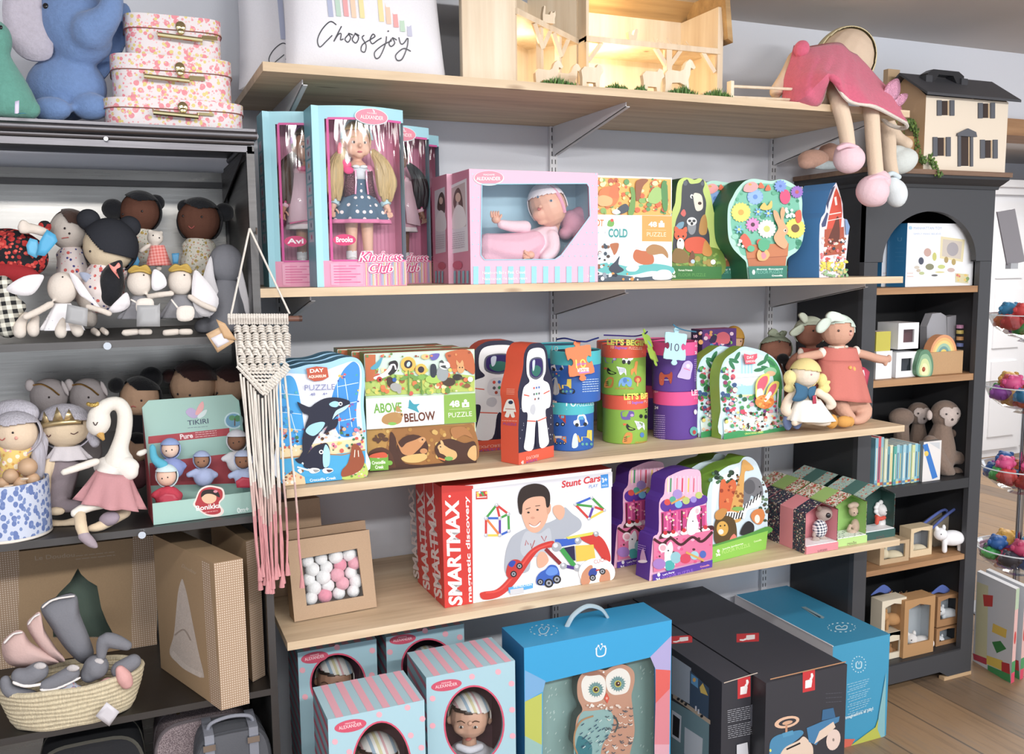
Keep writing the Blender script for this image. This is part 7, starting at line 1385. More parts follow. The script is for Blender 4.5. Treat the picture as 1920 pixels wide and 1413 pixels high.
def barn():
 """two wooden barn halves hinged open"""
 t=thing('wooden_barn','open wooden toy barn glowing with warm light on the topmost board','toy barn',(1.2,-.25,Z1));z=Z1+.0005
 def half(px,pxr,Yf,flip,nm):
  a,b=Q(px[0],px[1],Y=Yf).x,Q(pxr[0],pxr[1],Y=Yf).x;return a,b
# left half: seen from outside, its open front turned right; outer wall faces the room
 yl=-.30;x0,x1=Q(868,130,Y=-.42).x,Q(967,145,Y=-.42).x;H=.30;th=.008
 m=MB().cb(x0,x1,-.42,-.42+th,z,z+H,BI);m.build('outer_wall',t)
# gambrel interior walls of the left half run back to the hinge
 xh=Q(1083,60,Y=-.20).x
 P= lambda x,y,q:(x,y,z+q)
 d=V((xh-x1,.22,0));e=V((-.05,.10,0))
 m=MB();m.box((x1-th,-.42,z),V((xh-x1,.22,0))*.0+V((th,0,0)),V((0,.002,0)),(0,0,H),BI)
# open frame along the diagonal front: beam, posts, braces, loft floor, back wall
 fr=[V((x1,-.42,z)),V((xh,-.20,z))];D=fr[1]-fr[0];du=D.normalized();nb=V((-du.y,du.x,0));dep=.15
 MB().box(fr[0]+nb*dep,D,nb*th,(0,0,H),BI).build('back_wall',t);MB().box(fr[0],nb*dep,du*th,(0,0,H),BI).build('gable_wall',t);MB().box(fr[1]-du*th,nb*dep,du*th,(0,0,H+.02),BI).build('gable_wall',t)
 lf=.175;m=MB().box(fr[0]+V((0,0,lf)),D,nb*dep,(0,0,.008),BI);m.box(fr[0]-nb*.006+V((0,0,lf-.004)),D,nb*.01,(0,0,.014),BI).build('loft_floor',t)
 MB().box(fr[0],D,nb*dep,(0,0,.004),BI).build('floor_board',t)
 for k in(.38,.68):
  q=fr[0]+D*k;m=MB().box(q,du*.014,nb*.014,(0,0,lf),BI);m.build('post',t)
  for sg in(-1,1):a=q+du*.007+V((0,0,lf-.055));b=a+du*(sg*.045)+V((0,0,.052));MB().tube([a,b],.0075,BI,4).build('brace',t)
# right half faces the room
 a,b=Q(1096,150,Y=-.24),Q(1345,170,Y=-.24);X0,X1=a.x,b.x;Yf=-.25;dp=.19
 MB().cb(X0,X1,Yf+dp,Yf+dp+th,z,z+H+.1,BI).build('back_wall',t);MB().cb(X0,X0+th,Yf,Yf+dp,z,z+H+.08,BI).build('gable_wall',t);MB().cb(X1-th,X1+.01,Yf,Yf+dp,z,z+H,BI).build('gable_wall',t)
 MB().cb(X0,X1,Yf,Yf+dp,z+lf,z+lf+.008,BI).cb(X0,X1,Yf-.004,Yf+.01,z+lf-.006,z+lf+.009,BI).build('loft_floor',t);MB().cb(X0,X1,Yf,Yf+dp,z,z+.005,BI).build('floor_board',t)
 xp=Q(1255,120,Y=Yf).x;MB().cb(xp-.009,xp+.009,Yf,Yf+.018,z,z+lf,BI).build('post',t)
 for xx,sg in((xp,-1),(xp,1),(X0+.01,1),(X1-.014,-1)):MB().tube([(xx,Yf+.008,z+lf-.055),(xx+sg*.042,Yf+.008,z+lf-.002)],.008,BI,4).build('brace',t)
 rf=wood('barn_roof','8a6a3c','b08a52','c9a468');MB().prism([(X0-.02,Yf-.03,z+H+.16),(X0-.02,Yf+dp+.03,z+H-.02),(X0-.02,Yf+dp+.03,z+H-.01),(X0-.02,Yf-.03,z+H+.17)],(X1-X0+.04,0,0),rf).build('roof',t);MB().prism([(X1+.012,Yf-.02,z+H-.09),(X1+.03,Yf-.02,z+H-.10),(X1+.012,Yf-.02,z+H+.06),(X1-.004,Yf-.02,z+H+.06)],(0,dp,0),rf).build('roof_edge',t)
 MB().prism([(x0+.012,-.43,z+H),(x0-.035,-.43,z+H-.07),(x0-.028,-.43,z+H-.075),(x0+.016,-.43,z+H-.01)],(0,.14,0),rf).build('roof_edge',t)
 g=MB();[g.tube([(xh+.008,-.205,z+q),(xh+.008,-.205,z+q+.016)],.003,M('c9b26a','metal'),8) for q in[.0+.018*k for k in range(16)]];g.build('hinge',t)
 l=bpy.data.lights.new('barn_lamp','POINT');l.energy=1.1;l.color=(1,.8,.5);l.shadow_soft_size=.012;o=bpy.data.objects.new('barn_lamp',l);o.location=(X0+.09,Yf+.05,z+.11);COL.objects.link(o)
 l2=l.copy();l2.energy=.7;o=bpy.data.objects.new('barn_lamp',l2);o.location=(X0+.12,Yf+.07,z+lf+.09);COL.objects.link(o);l3=l.copy();l3.energy=.35;o=bpy.data.objects.new('barn_lamp',l3);o.location=fr[0]+D*.5+nb*.08+V((0,0,.13));COL.objects.link(o)
 return X0,X1,Yf,z
barn()
def cutout(name,label,px,sc,Y,kind,z=None,flip=1,th=.014,group='wooden toy animals'):
 S={'horse':[(0,0),(.02,.3),(0,.55),(.1,.68),(.5,.66),(.62,.72),(.7,.9),(.82,1),(.9,.97),(1.02,.8),(.97,.74),(.86,.78),(.84,.6),(.78,.45),(.82,.2),(.8,0),(.68,0),(.66,.3),(.5,.36),(.25,.34),(.16,.25),(.14,0)],
 'sheep':[(.05,0),(.05,.45),(0,.7),(.15,.86),(.7,.86),(.78,1),(.95,.95),(1.03,.7),(.92,.6),(.85,.4),(.85,0),(.7,0),(.66,.28),(.25,.28),(.2,0)],
 'hen':[(.3,0),(.1,.2),(0,.75),(.2,.55),(.5,.5),(.62,.9),(.8,1),(.95,.85),(.85,.7),(.8,.35),(.6,0)],
 'cat':[(0,0),(.0,.5),(.1,1),(.2,.95),(.16,.5),(.5,.5),(.6,.75),(.66,.62),(.8,.64),(.88,.78),(.9,.5),(.84,.3),(.84,0)]}[kind]
 o=Q(px[0],px[1],Y=Y);o.z=z if z is not None else Z1+.0005;m=MB();m.prism([o+V((a*sc*flip,0,b*sc*1.05)) for a,b in(S if flip>0 else S)][::flip],(0,th,0),BI)
 return props(m.build(name,smooth=0,loc=o,bevel=.0012),label,'toy animal',group)
for a in(('wooden_horse','wooden horse cutout standing left of the other horse in the barn',(1004,140),.075,-.40,'horse',None,1),('wooden_horse','wooden horse cutout beside the barn hinge',(1040,142),.075,-.38,'horse',None,1),('wooden_sheep','wooden sheep cutout lying white at the board edge before the hinge',(1090,155),.06,-.46,'sheep',None,1),('wooden_hen','small wooden hen cutout beside the moss at the hinge',(1082,145),.025,-.44,'hen',None,1),('wooden_sheep','wooden sheep cutout with bent head before the barn post',(1205,162),.062,-.46,'sheep',None,1),('wooden_cow','large wooden cow cutout at the right before the barn',(1247,168),.09,-.46,'horse',None,1),('wooden_pig','small wooden animal cutout at the far right of the barn front',(1318,168),.03,-.42,'hen',None,1)):cutout(*a)
cutout('wooden_hen','wooden hen cutout on the right loft of the barn',(1178,62),.035,-.235,'hen',Z1+.1845,1);cutout('wooden_cat','wooden cat cutout on the left loft of the barn',(1018,50),.04,-.33,'cat',Z1+.1845,1)
def tuft(label,px,Y,w,h=.014,col='4f7a34',name='moss_clump',n=260,spread=.012):
 o=Q(*px,Y=Y);o.z=Z1+.0005;r=random.Random(int(px[0]));m=MB()
 for _ in range(n):
  a=V((r.uniform(-w,w),r.uniform(-spread,spread),0));k=1-abs(a.x)/w*.6;d=V((r.uniform(-.5,.5),r.uniform(-.5,.5),1)).normalized()*h*1.7*k*r.uniform(.5,1);s=V((r.uniform(-1,1),r.uniform(-1,1),0)).normalized()*.0028;m.add([o+a-s,o+a+s,o+a+d],[(0,1,2)],M(col if r.random()>.4 else '6f9a44','leafy'))
 return props(m.build(name,smooth=0,loc=o),label,'moss','moss clumps',None)
for lb,px,w,h in(('green moss clump at the left before the barn horses',(1045,150),.045,.016),('green moss clump right of the hinge',(1155,157),.028,.014),('small green moss clump left of the bent sheep',(1200,160),.014,.012),('green moss clump under the large wooden cow',(1280,168),.04,.018),('green moss clump at the right end of the barn',(1345,175),.042,.018)):tuft(lb,px,-.475,w,h)
def straw():
 r=random.Random(8);m=MB();o=Q(1265,60,Y=-.24);o.z=Z1+.1845
 for _ in range(16):a=o+V((r.uniform(-.07,.06),r.uniform(-.01,.02),.003));m.tube([a,a+V((r.uniform(-.02,.02),0,r.uniform(0,.014)))],.0011,BI,4)
 props(m.build('straw_heap',loc=o),'scattered wood straw on the right loft of the barn','straw',kind='stuff')
straw()
def fence():
 t=thing('toy_fence','pale wooden toy fence rail beside the big pink doll','toy fence',Q(1440,185,Y=-.46));z=Z1+.0005;a,b=Q(1372,170,Y=-.44).x,Q(1491,180,Y=-.46).x
 for zz in(.012,.04):MB().tube([(a,-.44,z+zz),(b,-.465,z+zz)],.004,BI,8).build('rail',t)
 MB().cb(b-.002,b+.013,-.475,-.455,z,z+.052,BI).build('post',t,bevel=.001);MB().cb(a-.01,a,-.45,-.432,z,z+.052,BI).build('post',t,bevel=.001)
fence()
ZMIN[0]=None
def big_doll():
 f=Fig('large_rag_doll','large slumped rag doll in pink dress, legs hanging off the topmost board','doll',1580,195,-.42);S=M('e6cdb2','fab')
 f.soft('body',[f.head(1580,118,54,66,.16,30),('l',[(1560,110,30,.14),(1545,150,40,.05),(1530,180,42,.02)]),('l',[(1560,150,18,.0),(1572,190,16,-.09),(1584,235,15,-.1),(1590,275,14,-.1)]),('l',[(1615,170,18,.0),(1632,205,15,-.09),(1637,260,14.5,-.1),(1642,320,14.5,-.1),(1645,335,14,-.1)]),('l',[(1490,110,14,.06),(1475,140,13,.03),(1455,172,13,.02)])],S,.004)
 f.cap('hood',M('e9dcae','fab'),keep=lambda u,v,w:u*u+v*v>.8 or w<.1,grow=1.05);f.hd=(1580,118,54,66,.16,30,f.hd[6])
 DR=M('de6383','plush');m=MB();N=13
 rows=[[(1488,88,.05),(1505,92,.03),(1530,88,.02),(1555,84,.02),(1575,84,.03),(1590,98,.04),(1604,105,.06)],[(1482,118,.02),(1508,112,-.02),(1535,112,-.05),(1562,110,-.05),(1586,116,-.04),(1606,120,-.02),(1622,122,.03)],[(1472,150,.01),(1495,150,-.05),(1522,142,-.09),(1550,136,-.11),(1580,142,-.11),(1612,148,-.07),(1650,152,.0)],[(1470,186,.0),(1492,190,-.07),(1520,172,-.11),(1552,140,-.13),(1580,160,-.13),(1625,175,-.12),(1684,186,-.05)],[(1474,192,-.01),(1500,194,-.06),(1536,194,-.08),(1556,146,-.12),(1590,188,-.14),(1640,200,-.15),(1698,230,-.08)]]
 G=[]
 for r_ in rows:q=catmull(r_,5,False);G.append([f.P(a,b,d) for a,b,d in q])
 g2=[];
 for i in range(len(G)-1):
  for k in range(4):t=k/4;g2.append([p.lerp(q,t)+V((0,.005*sin(j*1.3)*min(1,(i+t)/2),0)) for j,(p,q) in enumerate(zip(G[i],G[i+1]))])
 g2.append(G[-1]);W=len(G[0]);m.add([p for r_ in g2 for p in r_],[(j*W+i,j*W+i+1,(j+1)*W+i+1,(j+1)*W+i) for j in range(len(g2)-1) for i in range(W-1)],DR)
 o=m.build('dress',f.o,smooth=80);o.modifiers.new('thick','SOLIDIFY').thickness=.006
 h=MB();h.tube(G[-1],.0055,M('e6ddd2','plush'),8);h.build('hem',f.o);h=MB();h.tube([f.P(*q) for q in catmull([(1698,230,-.08),(1700,238,-.06),(1688,240,-.03),(1665,232,-.02),(1650,215,-.04)],5,False)],.006,M('e6ddd2','plush'),8);h.build('hem',f.o)
 h=MB();f.E(h,1503,92,15,17,.0,20,mat=DR);h.build('sleeve',f.o,remesh=.004)
 for q in([(1590,286),(1594,300)],[(1648,345),(1642,362)]):
  (x,y),(x2,y2)=q;f.soft('shoe',[('e',x+2,y+12,30,27,-.11,0),('e',x-4,y+2,22,22,-.105)] if x<1600 else[('e',1636,358,31,30,-.115,25),('e',1648,340,22,22,-.105),('e',1640,372,24,16,-.11)],M('ecc9d3','fab'),.0035)
  f.soft('ankle_strap',[('l',[(x-18,y-8,5,-.125),(x,y-14,5,-.135),(x+18,y-8,5,-.125)])],M('efc4d2','fab'),.003)
 b=Fig('large_rag_doll','second rag doll behind the pink one, its white shoes dangling by the bookcase','doll',1680,250,-.36)
 b.soft('legs',[('l',[(1650,205,15,.0),(1665,255,14,-.03),(1668,300,13,-.06),(1675,335,12,-.08)]),('l',[(1655,215,14,.04),(1680,255,12,.04),(1700,270,12,.02)])],S,.0035);b.soft('shoe',[('e',1680,362,21,27,-.09,-10),('e',1672,348,16,18,-.09)],M('dfe6ea','fab'),.0035);b.soft('shoe',[('e',1690,302,32,24,.0,-20),('e',1680,290,24,18,.01)],M('d9e0dd','fab'),.0035);b.soft('ankle_strap',[('l',[(1660,332,5,-.1),(1672,325,5,-.105),(1686,332,5,-.1)])],M('d3e2ea','fab'),.003)
 w_=Fig('butterfly_wand','pink butterfly ornament beside the pink dress hem','ornament',1680,185,-.50)
 for L in([(1658,178),(1664,158),(1680,147),(1687,152),(1688,172),(1680,186),(1672,190)],[(1678,188),(1690,176),(1702,176),(1700,186),(1690,198),(1680,196)]):w_.sheet('wing',L,M('e8a0c0','sparkle'),.004)
big_doll()
def pot_house():
 zt=BZ+.0005;ZMIN[0]=zt
 f=Fig('plush_toy','peach crumpled plush lying on the bookcase top behind the board','soft toy',1530,320,-.20);f.soft('body',[('e',1525,298,30,18,0),('e',1555,288,22,20,.02),('e',1512,305,16,12),('l',[(1555,290,18,.02),(1598,290,20,.04)])],M('d9a892','plush'),.004);f.soft('belly',[('e',1548,310,26,9,-.02)],M('c9d8dc','plush'),.003)
 p=thing('plant_pot','tan plant pot with a drawn sleepy face on the bookcase','plant pot',(2.36,-.2,zt));c=Q(1684,300,Y=-.22);C=V((c.x,-.22,zt));m=MB();m.lathe(C,[(0,0),(.044,0),(.048,.03),(.05,.085),(.049,.11),(.044,.11),(.043,.09),(0,.09)],M('b98f5c','matte'),32);m.build('pot_body',p)
 fr=V((-.45,-.9,0)).normalized();m=MB();m.ell(C+fr*.047+V((.022,-.004,.046)),(.012,.006,.012),M('f0eef0','plush'));m.ell(C+fr*.05+V((.006,.0,.05)),(.005,.003,.005),M('e8c9b8'));m.build('pom_trim',p)
 g=M('4f6f2c','leafy');g2=M('7a9a3c','leafy');pl=thing('trailing_plant','green trailing string plant spilling from the tan pot','plant',C+V((0,0,.09)))
 r=random.Random(4)
 for k,(px,pts) in enumerate(((0,[(1708,225),(1722,240),(1733,262),(1740,285),(1748,305),(1756,330)]),(1,[(1705,230),(1716,245),(1722,270),(1728,290),(1732,305)]),(2,[(1700,226),(1712,238),(1726,252),(1736,290)]))):
  q=[Q(x,y,Y=-.25-.012*i-(.02 if y>300 else 0)) for i,(x,y) in enumerate(pts)];zz=ZMIN[0];ZMIN[0]=None;q=[V((a.x,min(a.y,-.345) if a.z<zt+.01 else a.y,a.z)) for a in q];st=MB();st.tube(q,.0012,g,5);st.build('stem',pl)
  m=MB();q2=catmull([tuple(a) for a in q],14,False)
  for a in q2:[m.ell(V(a)+V((r.uniform(-.01,.01),r.uniform(-.008,.008),r.uniform(-.004,.004))),(.0035,.0035,.005),r.choice((g,g,g2)),None,6,4) for _ in range(3)]
  m.build('leaves',pl);ZMIN[0]=zz
 m=MB();[m.tube([C+V((0,0,.1)),C+V((a*.5,0,.14)),C+V((a,-.02,h_))],.0012,g2,5) for a,h_ in((.05,.2),(.07,.19),(-.03,.17),(.02,.19))];m.build('stem',pl)
 bl=thing('wooden_block','upright tan wooden block beside the trailing plant','block',Q(1672,200,Y=-.16));MB().cb(Q(1660,160,Y=-.16).x,Q(1682,160,Y=-.16).x,-.17,-.15,zt,Q(1672,131,Y=-.16).z,M('c4a47c')).build('block_body',bl)
# dolls' house
 Y=-.30;a=Q(1731,312,Y=Y);b=Q(1884,321,Y=Y);A=V((a.x,Y,zt));B=V((b.x,Y+.0,zt));h=Q(1731,178,Y=Y).z-zt;s=Carton(A,B,h,.17,M('ecdcc6','paint'),M('c9a47c','paint'));F=s.F;G=M('5a5d66','paint')
 t=thing('dolls_house','cream two-storey dolls house with grey roof and shutters on the bookcase','dolls house',s.C);s.mb.build('walls',t,smooth=0)
 for(x0,y0,x1,y1,dr) in((1765,189,1779,216,0),(1842,194,1855,221,0),(1757,258,1772,292,0),(1846,263,1860,296,0),(1800,255,1818,311,1)):
  m=MB();W=Art(m,s.A,(0,-1,0));W.lift=.0006;W.rect(x0,y0,x1,y1,M('2a1c18'));W.rect(x0+2,y0+2,x1-2,y1-1,M('3a2820'));W.line([(x1-1.5,y0),(x1-1.5,y1)],2,'d9b98f');m.build('door_opening' if dr else 'window_opening',t,smooth=0)
  for xa,xb in(((x0-9,x0-1),(x1+1,x1+9)) if not dr else((x0-5,x0),(x1,x1+5))):
   m=MB();W=Art(m,s.A,(0,-1,0));W.lift=.004;P=[W.p(x,y) for x,y in((xa,y0-1),(xa,y1+1),(xb,y1+1),(xb,y0-1))];m.prism(P,(0,.0038,0),G);m.build('door_pillar' if dr else 'shutter',t,smooth=0)
 m=MB();W=Art(m,s.A,(0,-1,0));W.lift=.007;m.prism([W.p(*q) for q in((1792,255),(1829,257),(1827,248),(1812,241),(1793,250))],(0,.006,0),G);m.build('door_pediment',t,smooth=0)
 u0,u1=A.x-.028,B.x+.022;m=MB();rz_=h+.075;m.prism([(u0,Y-.03,zt+h-.004),(u0,Y+.085,zt+rz_),(u0,Y+.2,zt+h-.004),(u0,Y+.2,zt+h+.004),(u0,Y+.085,zt+rz_+.008),(u0,Y-.03,zt+h+.004)],(u1-u0,0,0),M('43444a','paint'));m.build('roof',t,smooth=0);m=MB();m.prism([(A.x,Y+.002,zt+h),(A.x,Y+.168,zt+h),(A.x,Y+.085,zt+rz_)],(.004,0,0),M('c9a47c','paint'));m.build('gable',t,smooth=0);m=MB();m.prism([(B.x-.004,Y+.002,zt+h),(B.x-.004,Y+.168,zt+h),(B.x-.004,Y+.085,zt+rz_)],(.004,0,0),M('c9a47c','paint'));m.build('gable',t,smooth=0)
 k=M('26272c','plastic');hd=thing('roof_handle_block','black arched handle block resting on the dolls house roof','toy',(s.C.x-.01,Y+.06,zt+rz_));zz=Q(1770,150,Y=Y+.06).z;x0,x1=Q(1727,150,Y=Y+.06).x,Q(1805,155,Y=Y+.06).x
 MB().cb(x0,x0+.028,Y+.04,Y+.08,zz-.03,zz+.006,M('3d3e44')).cb(x1-.028,x1,Y+.04,Y+.08,zz-.03,zz+.006,M('3d3e44')).build('end_block',hd,bevel=.002)
 m=MB();xm=(x0+x1)/2;w_=(x1-x0)/2-.012;m.prism([(xm-w_,Y+.045,zz-.012),(xm-w_,Y+.045,zz+.014),(xm-w_*.7,Y+.045,zz+.027),(xm+w_*.7,Y+.045,zz+.027),(xm+w_,Y+.045,zz+.014),(xm+w_,Y+.045,zz-.012),(xm+w_*.6,Y+.045,zz-.01),(xm+w_*.4,Y+.045,zz+.012),(xm-w_*.4,Y+.045,zz+.012),(xm-w_*.6,Y+.045,zz-.01)],(0,.03,0),k);m.build('arch',hd,smooth=0)
 ZMIN[0]=None
pot_house()
# ================================================================ toys on the steel unit
U1,U2,U3,U4,U5=UZ
def floral_case():
 fl=spots('case_floral','dcd3d6',['e2808c','d8c46a','e0949c','efb0b0'],62,.36,'card',1.5,(1,1,1));G=M('d9c890','chrome');z=U1+.0005
 for k,(x0,x1,y0,y1,yb,lb) in enumerate(((185,455,176,232,-.47,'bottom largest'),(204,435,96,180,-.455,'middle'),(234,418,24,108,-.44,'top smallest'))):
  a,b=Q(x0+3,100,Y=yb).x,Q(x1,100,Y=yb).x;w=b-a;h=((U1+.0005+.055)-z) if k==0 else(.088 if k==1 else .082);d=w*.68;cx,cy=(a+b)/2,yb+d/2;t=thing('floral_suitcase','pink and yellow floral cardboard suitcase, %s of the stack of three'%lb,'suitcase',(cx,cy,z),'stacked floral suitcases')
  def sh(e,r=.42):
   n=48;return[(cx+(w/2+e)*math.copysign(abs(cos(q))**r,cos(q)),cy+(d/2+e)*math.copysign(abs(sin(q))**r,sin(q))) for q in[2*pi*i/n for i in range(n)]]
  for nm,e,za,zb in(('case_body',0,0,h),('lid',.0025,h*.66,h+.001)):
   m=MB();P=sh(e);m.prism([(x,y,z+za) for x,y in P][::-1],(0,0,zb-za),fl,fl);m.tube([(x,y,z+za) for x,y in P+P[:1]],.0011,M('8a4a3c'),4);m.build(nm,t,smooth=40)
  yf=yb-.004;m=MB();hx=(.0,.012,-.012)[k]*-1;m.tube([(cx-.045+hx,yf-.003,z+h*.5+.006),(cx-.045+hx,yf-.013,z+h*.5-.002),(cx+.04+hx,yf-.013,z+h*.5-.006),(cx+.04+hx,yf-.003,z+h*.5+.002)],[.0022,.005,.005,.0022],G,8);m.build('handle',t)
  m=MB();m.cb(cx+.042+hx,cx+.072+hx,yf-.002,yf+.003,z+h*.48,z+h*.58,G);m.build('clasp',t,bevel=.001);m=MB();m.ell((cx+.012,yf-.003,z+h*.74),(.01,.003,.011),G);m.ell((cx+.012,yf-.004,z+h*.62),(.007,.003,.007),G);m.build('lock',t)
  z+=h+.0015
floral_case()
ZMIN[0]=U1+.0004
f=Fig('plush_elephant','large blue plush elephant with raised trunk beside the floral suitcases','soft toy',120,222,-.36);E_=M('7090c4','plush')
f.soft('body',[f.head(140,45,66,78,0,-25),('e',125,165,74,60,.01),('e',160,85,52,38,-.03,-20),('l',[(170,60,38,-.06),(205,25,24,-.08),(210,-20,19,-.07),(200,-60,17,-.05)]),('e',95,205,40,24,-.06),('e',170,200,38,26,-.05)],E_,.006)
f.sheet('ear',[(75,-40),(20,-30),(5,20),(18,80),(50,112),(92,112),(100,80),(80,20)],M('c3bccb','plush'),.012,dz=-.02);f.sheet('ear',[(225,10),(245,20),(240,70),(215,120),(190,150),(172,135),(200,90)],E_,.012,dz=.0)
m=MB();f.dot(m,113,33,5.5,'15151a');m.build('eye',f.o)
f=Fig('plush_dinosaur','green plush dinosaur cut by the left edge of the picture','soft toy',10,220,-.48);f.soft('body',[f.head(-15,75,36,40),('l',[(-5,100,20),(5,150,38),(20,195,46)]),('e',45,205,32,22)],M('5fa092','plush'),.006);m=MB();f.dot(m,11,58,4,'15151a');m.build('eye',f.o);f.sheet('hang_tag',[(28,190),(36,188),(36,222),(28,222)],M('cfc6e4'),.001,dz=-.075);f.sheet('blue_label',[(34,216),(44,212),(52,219),(44,222),(34,222)],M('35a9e0'),.001,dz=-.08)
ZMIN[0]=U2+.0004
CRM,GRY,BRN,PAL,BLK=M('e4d8cc','fab'),M('8c8c92','fab'),M('6f4636','fab'),M('dcc9a9','fab'),M('26272c','plush')
FLW=spots('cream_flower_cloth','ece6d8',['c9a84a','e0b6a0','a9b08a'],90,.34,'fab',1.3)
RED=spots('dark_red_floral','25262b',['c9302c','a02428','e0584a'],60,.42,'fab',1.5);DOT=spots('dotted_cloth','e8dbd8',['d8605a','4a4a8c','e89a9a'],70,.28,'fab',1.0)
GNG=gingham('black_gingham','e8e4d4','1c1d20',60);CKR=gingham('coral_check','e0645c','f0a59c',150)
def bun_doll(lb,x,y,r,Y,skin,hair,dress,buns,rot=0,eyes=None,mouth=None,fringe=-.1,body=None,eye='2a2020',grp=None,th=.42):
 f=Fig('rag_doll',lb,'doll',x,y+r*2,Y,grp);B=body or[(x,y+r*1.0),(x,y+r*1.7)]
 f.soft('body',[f.head(x,y,r,r*1.02,0,rot),('l',[(B[0][0],B[0][1]-r*.2,r*.32),(B[1][0],B[1][1],r*.45)])],skin,.0036)
 f.cap('hair',hair,keep=lambda u,v,w:v>th+fringe*u+.35*abs(u-.25) or w<-.05 and v>-.7,grow=1.08)
 for bx,by,br in buns:f.soft('hair_bun',[('e',bx,by,br,br*.95,.01)],hair,.004)
 if dress:f.soft('dress',[('l',[(B[0][0]-r*.5,B[0][1]+r*.25,r*.34),(B[0][0]+r*.5,B[0][1]+r*.25,r*.34)]),('l',[(B[0][0],B[0][1]+r*.3,r*.72),(B[1][0],B[1][1]+r*.4,r*.9)])],dress,.004)
 if eyes:f.face(eyes,mouth,eye=eye,er=2.2)
 return f
bun_doll('dark-skinned rag doll with black buns, left of the pair at the back',262,398,36,-.19,BRN,BLK,FLW,[(212,392,21),(292,380,17)],0,[(241,406),(278,401)],[(258,423),(264,427),(269,420)],grp=None)
bun_doll('dark-skinned rag doll with black buns, right of the pair beside the grey bunny',373,414,39,-.2,BRN,BLK,FLW,[(347,388,15),(420,398,19)],0,[(354,410),(389,412)],[(365,429),(370,433),(376,429)])
bun_doll('pale rag doll with brown hair and dotted dress, behind the black-bunned one',130,432,36,-.3,M('c9bfb6','fab'),M('4a342c','plush'),DOT,[],20,[(137,433),(144,442)],[(130,451),(135,450),(142,449)],-.2,[(135,470),(140,520)])
f=bun_doll('pale rag doll with charcoal buns tilted forward, plait tied with coral ribbon',205,462,47,-.36,PAL,M('2f3138','fab'),DOT,[(166,412,22),(242,425,22)],12,[(186,476)],None,-.3,[(200,500),(190,530)],th=-.2)
f.soft('plait',[('l',[(222,490,9,-.03),(210,520,22,-.03),(206,555,20,-.03)])],BLK,.004);f.sheet('ribbon',[(204,494),(214,500),(222,492),(226,500),(218,506),(224,522),(216,514),(208,504)],M('ee8c80'),.003,dz=-.07)
f=Fig('rag_doll','rag doll in dark red floral dress lying at the left of its shelf','doll',30,520,-.36);f.soft('dress',[('e',25,475,66,46,0,15),('e',84,424,14,12)],RED,.005);f.soft('arm',[('l',[(85,436,9,-.05),(60,428,10,-.06),(42,430,9,-.07),(44,418,8,-.07)])],CRM,.004);f.soft('skirt_lining',[('e',20,515,60,24,-.03,8)],M('a8222a','fab'),.005)
f.sheet('hang_tag',[(74,452),(88,430),(104,440),(108,452),(84,480),(68,478)],M('3fa9da'),.0012,dz=-.07);f.sheet('round_tag',[(56,446),(70,450),(76,470),(68,484),(52,476),(49,460)],M('58b6e0'),.0012,dz=-.066)
f=Fig('rag_doll','toy in black and cream gingham at the left edge of the doll shelf','doll',10,630,-.43);f.soft('gingham_outfit',[('l',[(5,535,20),(12,575,22),(15,615,20)]),('e',35,575,14,14)],GNG,.004)
f=Fig('rag_doll','mini bear in coral check dress held before the back dolls','soft toy',297,500,-.33);f.soft('body',[f.head(291,446,15,14),('e',281,434,5,5),('e',302,436,4,4),('l',[(276,462,5),(264,470,5)]),('l',[(290,455,7),(298,503,6)])],CRM,.0026);f.skirt('dress',(282,460,308,459),(274,498,322,497),CKR,.03,dz=-.004);f.face([(292,443),(302,447)],er=1.5)
def bunny(lb,x,y,r,Y,skin,cloth,ears,feet,crown=False,arms=(),outfit='dress',w=1.5,h=2.9,eyes=(),eb=None,grp=None):
 f=Fig('plush_bunny',lb,'soft toy',x,y+r*h,Y,grp)
 f.soft('body',[f.head(x,y,r,r*1.15),('l',[(x,y+r,r*.5,.01),(x,y+r*1.8,r*.6,.02)])]+[('l',a) for a in arms],skin,.0034)
 for e in ears:f.sheet('ear',e,eb or M('ece8ec','fab'),.005,dz=-.02)
 if cloth:f.skirt(outfit,(x-r*.55,y+r*1.05,x+r*.6,y+r*1.05),(x-r*w,y+r*h,x+r*w,y+r*h),cloth,.08,depth=.62,dz=-.004,dzb=-.012)
 for q in feet:f.soft('foot',[('l',q)],skin,.0034)
 if crown:f.sheet('gold_crown',[(x-r*1.0,y-r*.9,.01),(x-r*.5,y-r*1.35),(x,y-r*1.25),(x+r*.6,y-r*1.4),(x+r,y-r*.8,.01),(x+r*.5,y-r*1.0),(x-r*.3,y-r*1.05)],M('c9a646','fab'),.004,dz=-.02)
 if eyes:f.face(eyes,er=1.7)
 return f
bunny('cream plush bunny with white lace dress, front left on the doll shelf',117,540,27,-.425,CRM,spots('lace_white','f2f0f4',['cfcdd6'],130,.2),[[(80,515),(45,518),(12,540),(30,552),(60,552),(78,530)],[(130,512),(146,520),(175,560),(200,590),(190,580),(160,560),(146,548)]],[[(48,590,7),(38,610,11,-.02),(37,624,12,-.025)],[(68,596,7),(62,612,11,-.02),(63,622,11,-.025)],[(118,600,6,-.03),(114,618,11,-.035),(114,625,11,-.035)],[(132,600,6,-.03),(143,615,11,-.035),(146,622,11,-.035)]],eyes=[(126,521)],arms=[[(95,570,7,-.02),(70,584,7,-.035),(48,594,7,-.04)],[(165,575,6,-.02),(190,582,6,-.03),(205,588,6,-.03)]])
bunny('second cream bunny leaning behind the one in white lace',168,555,25,-.37,CRM,None,[[(148,512),(165,512),(185,530),(182,542),(160,528)]],[[(176,620,7,-.03),(184,626,6,-.05)],[(192,618,6,-.03),(200,624,6,-.05)]],eb=M('a9b3cc','fab'))
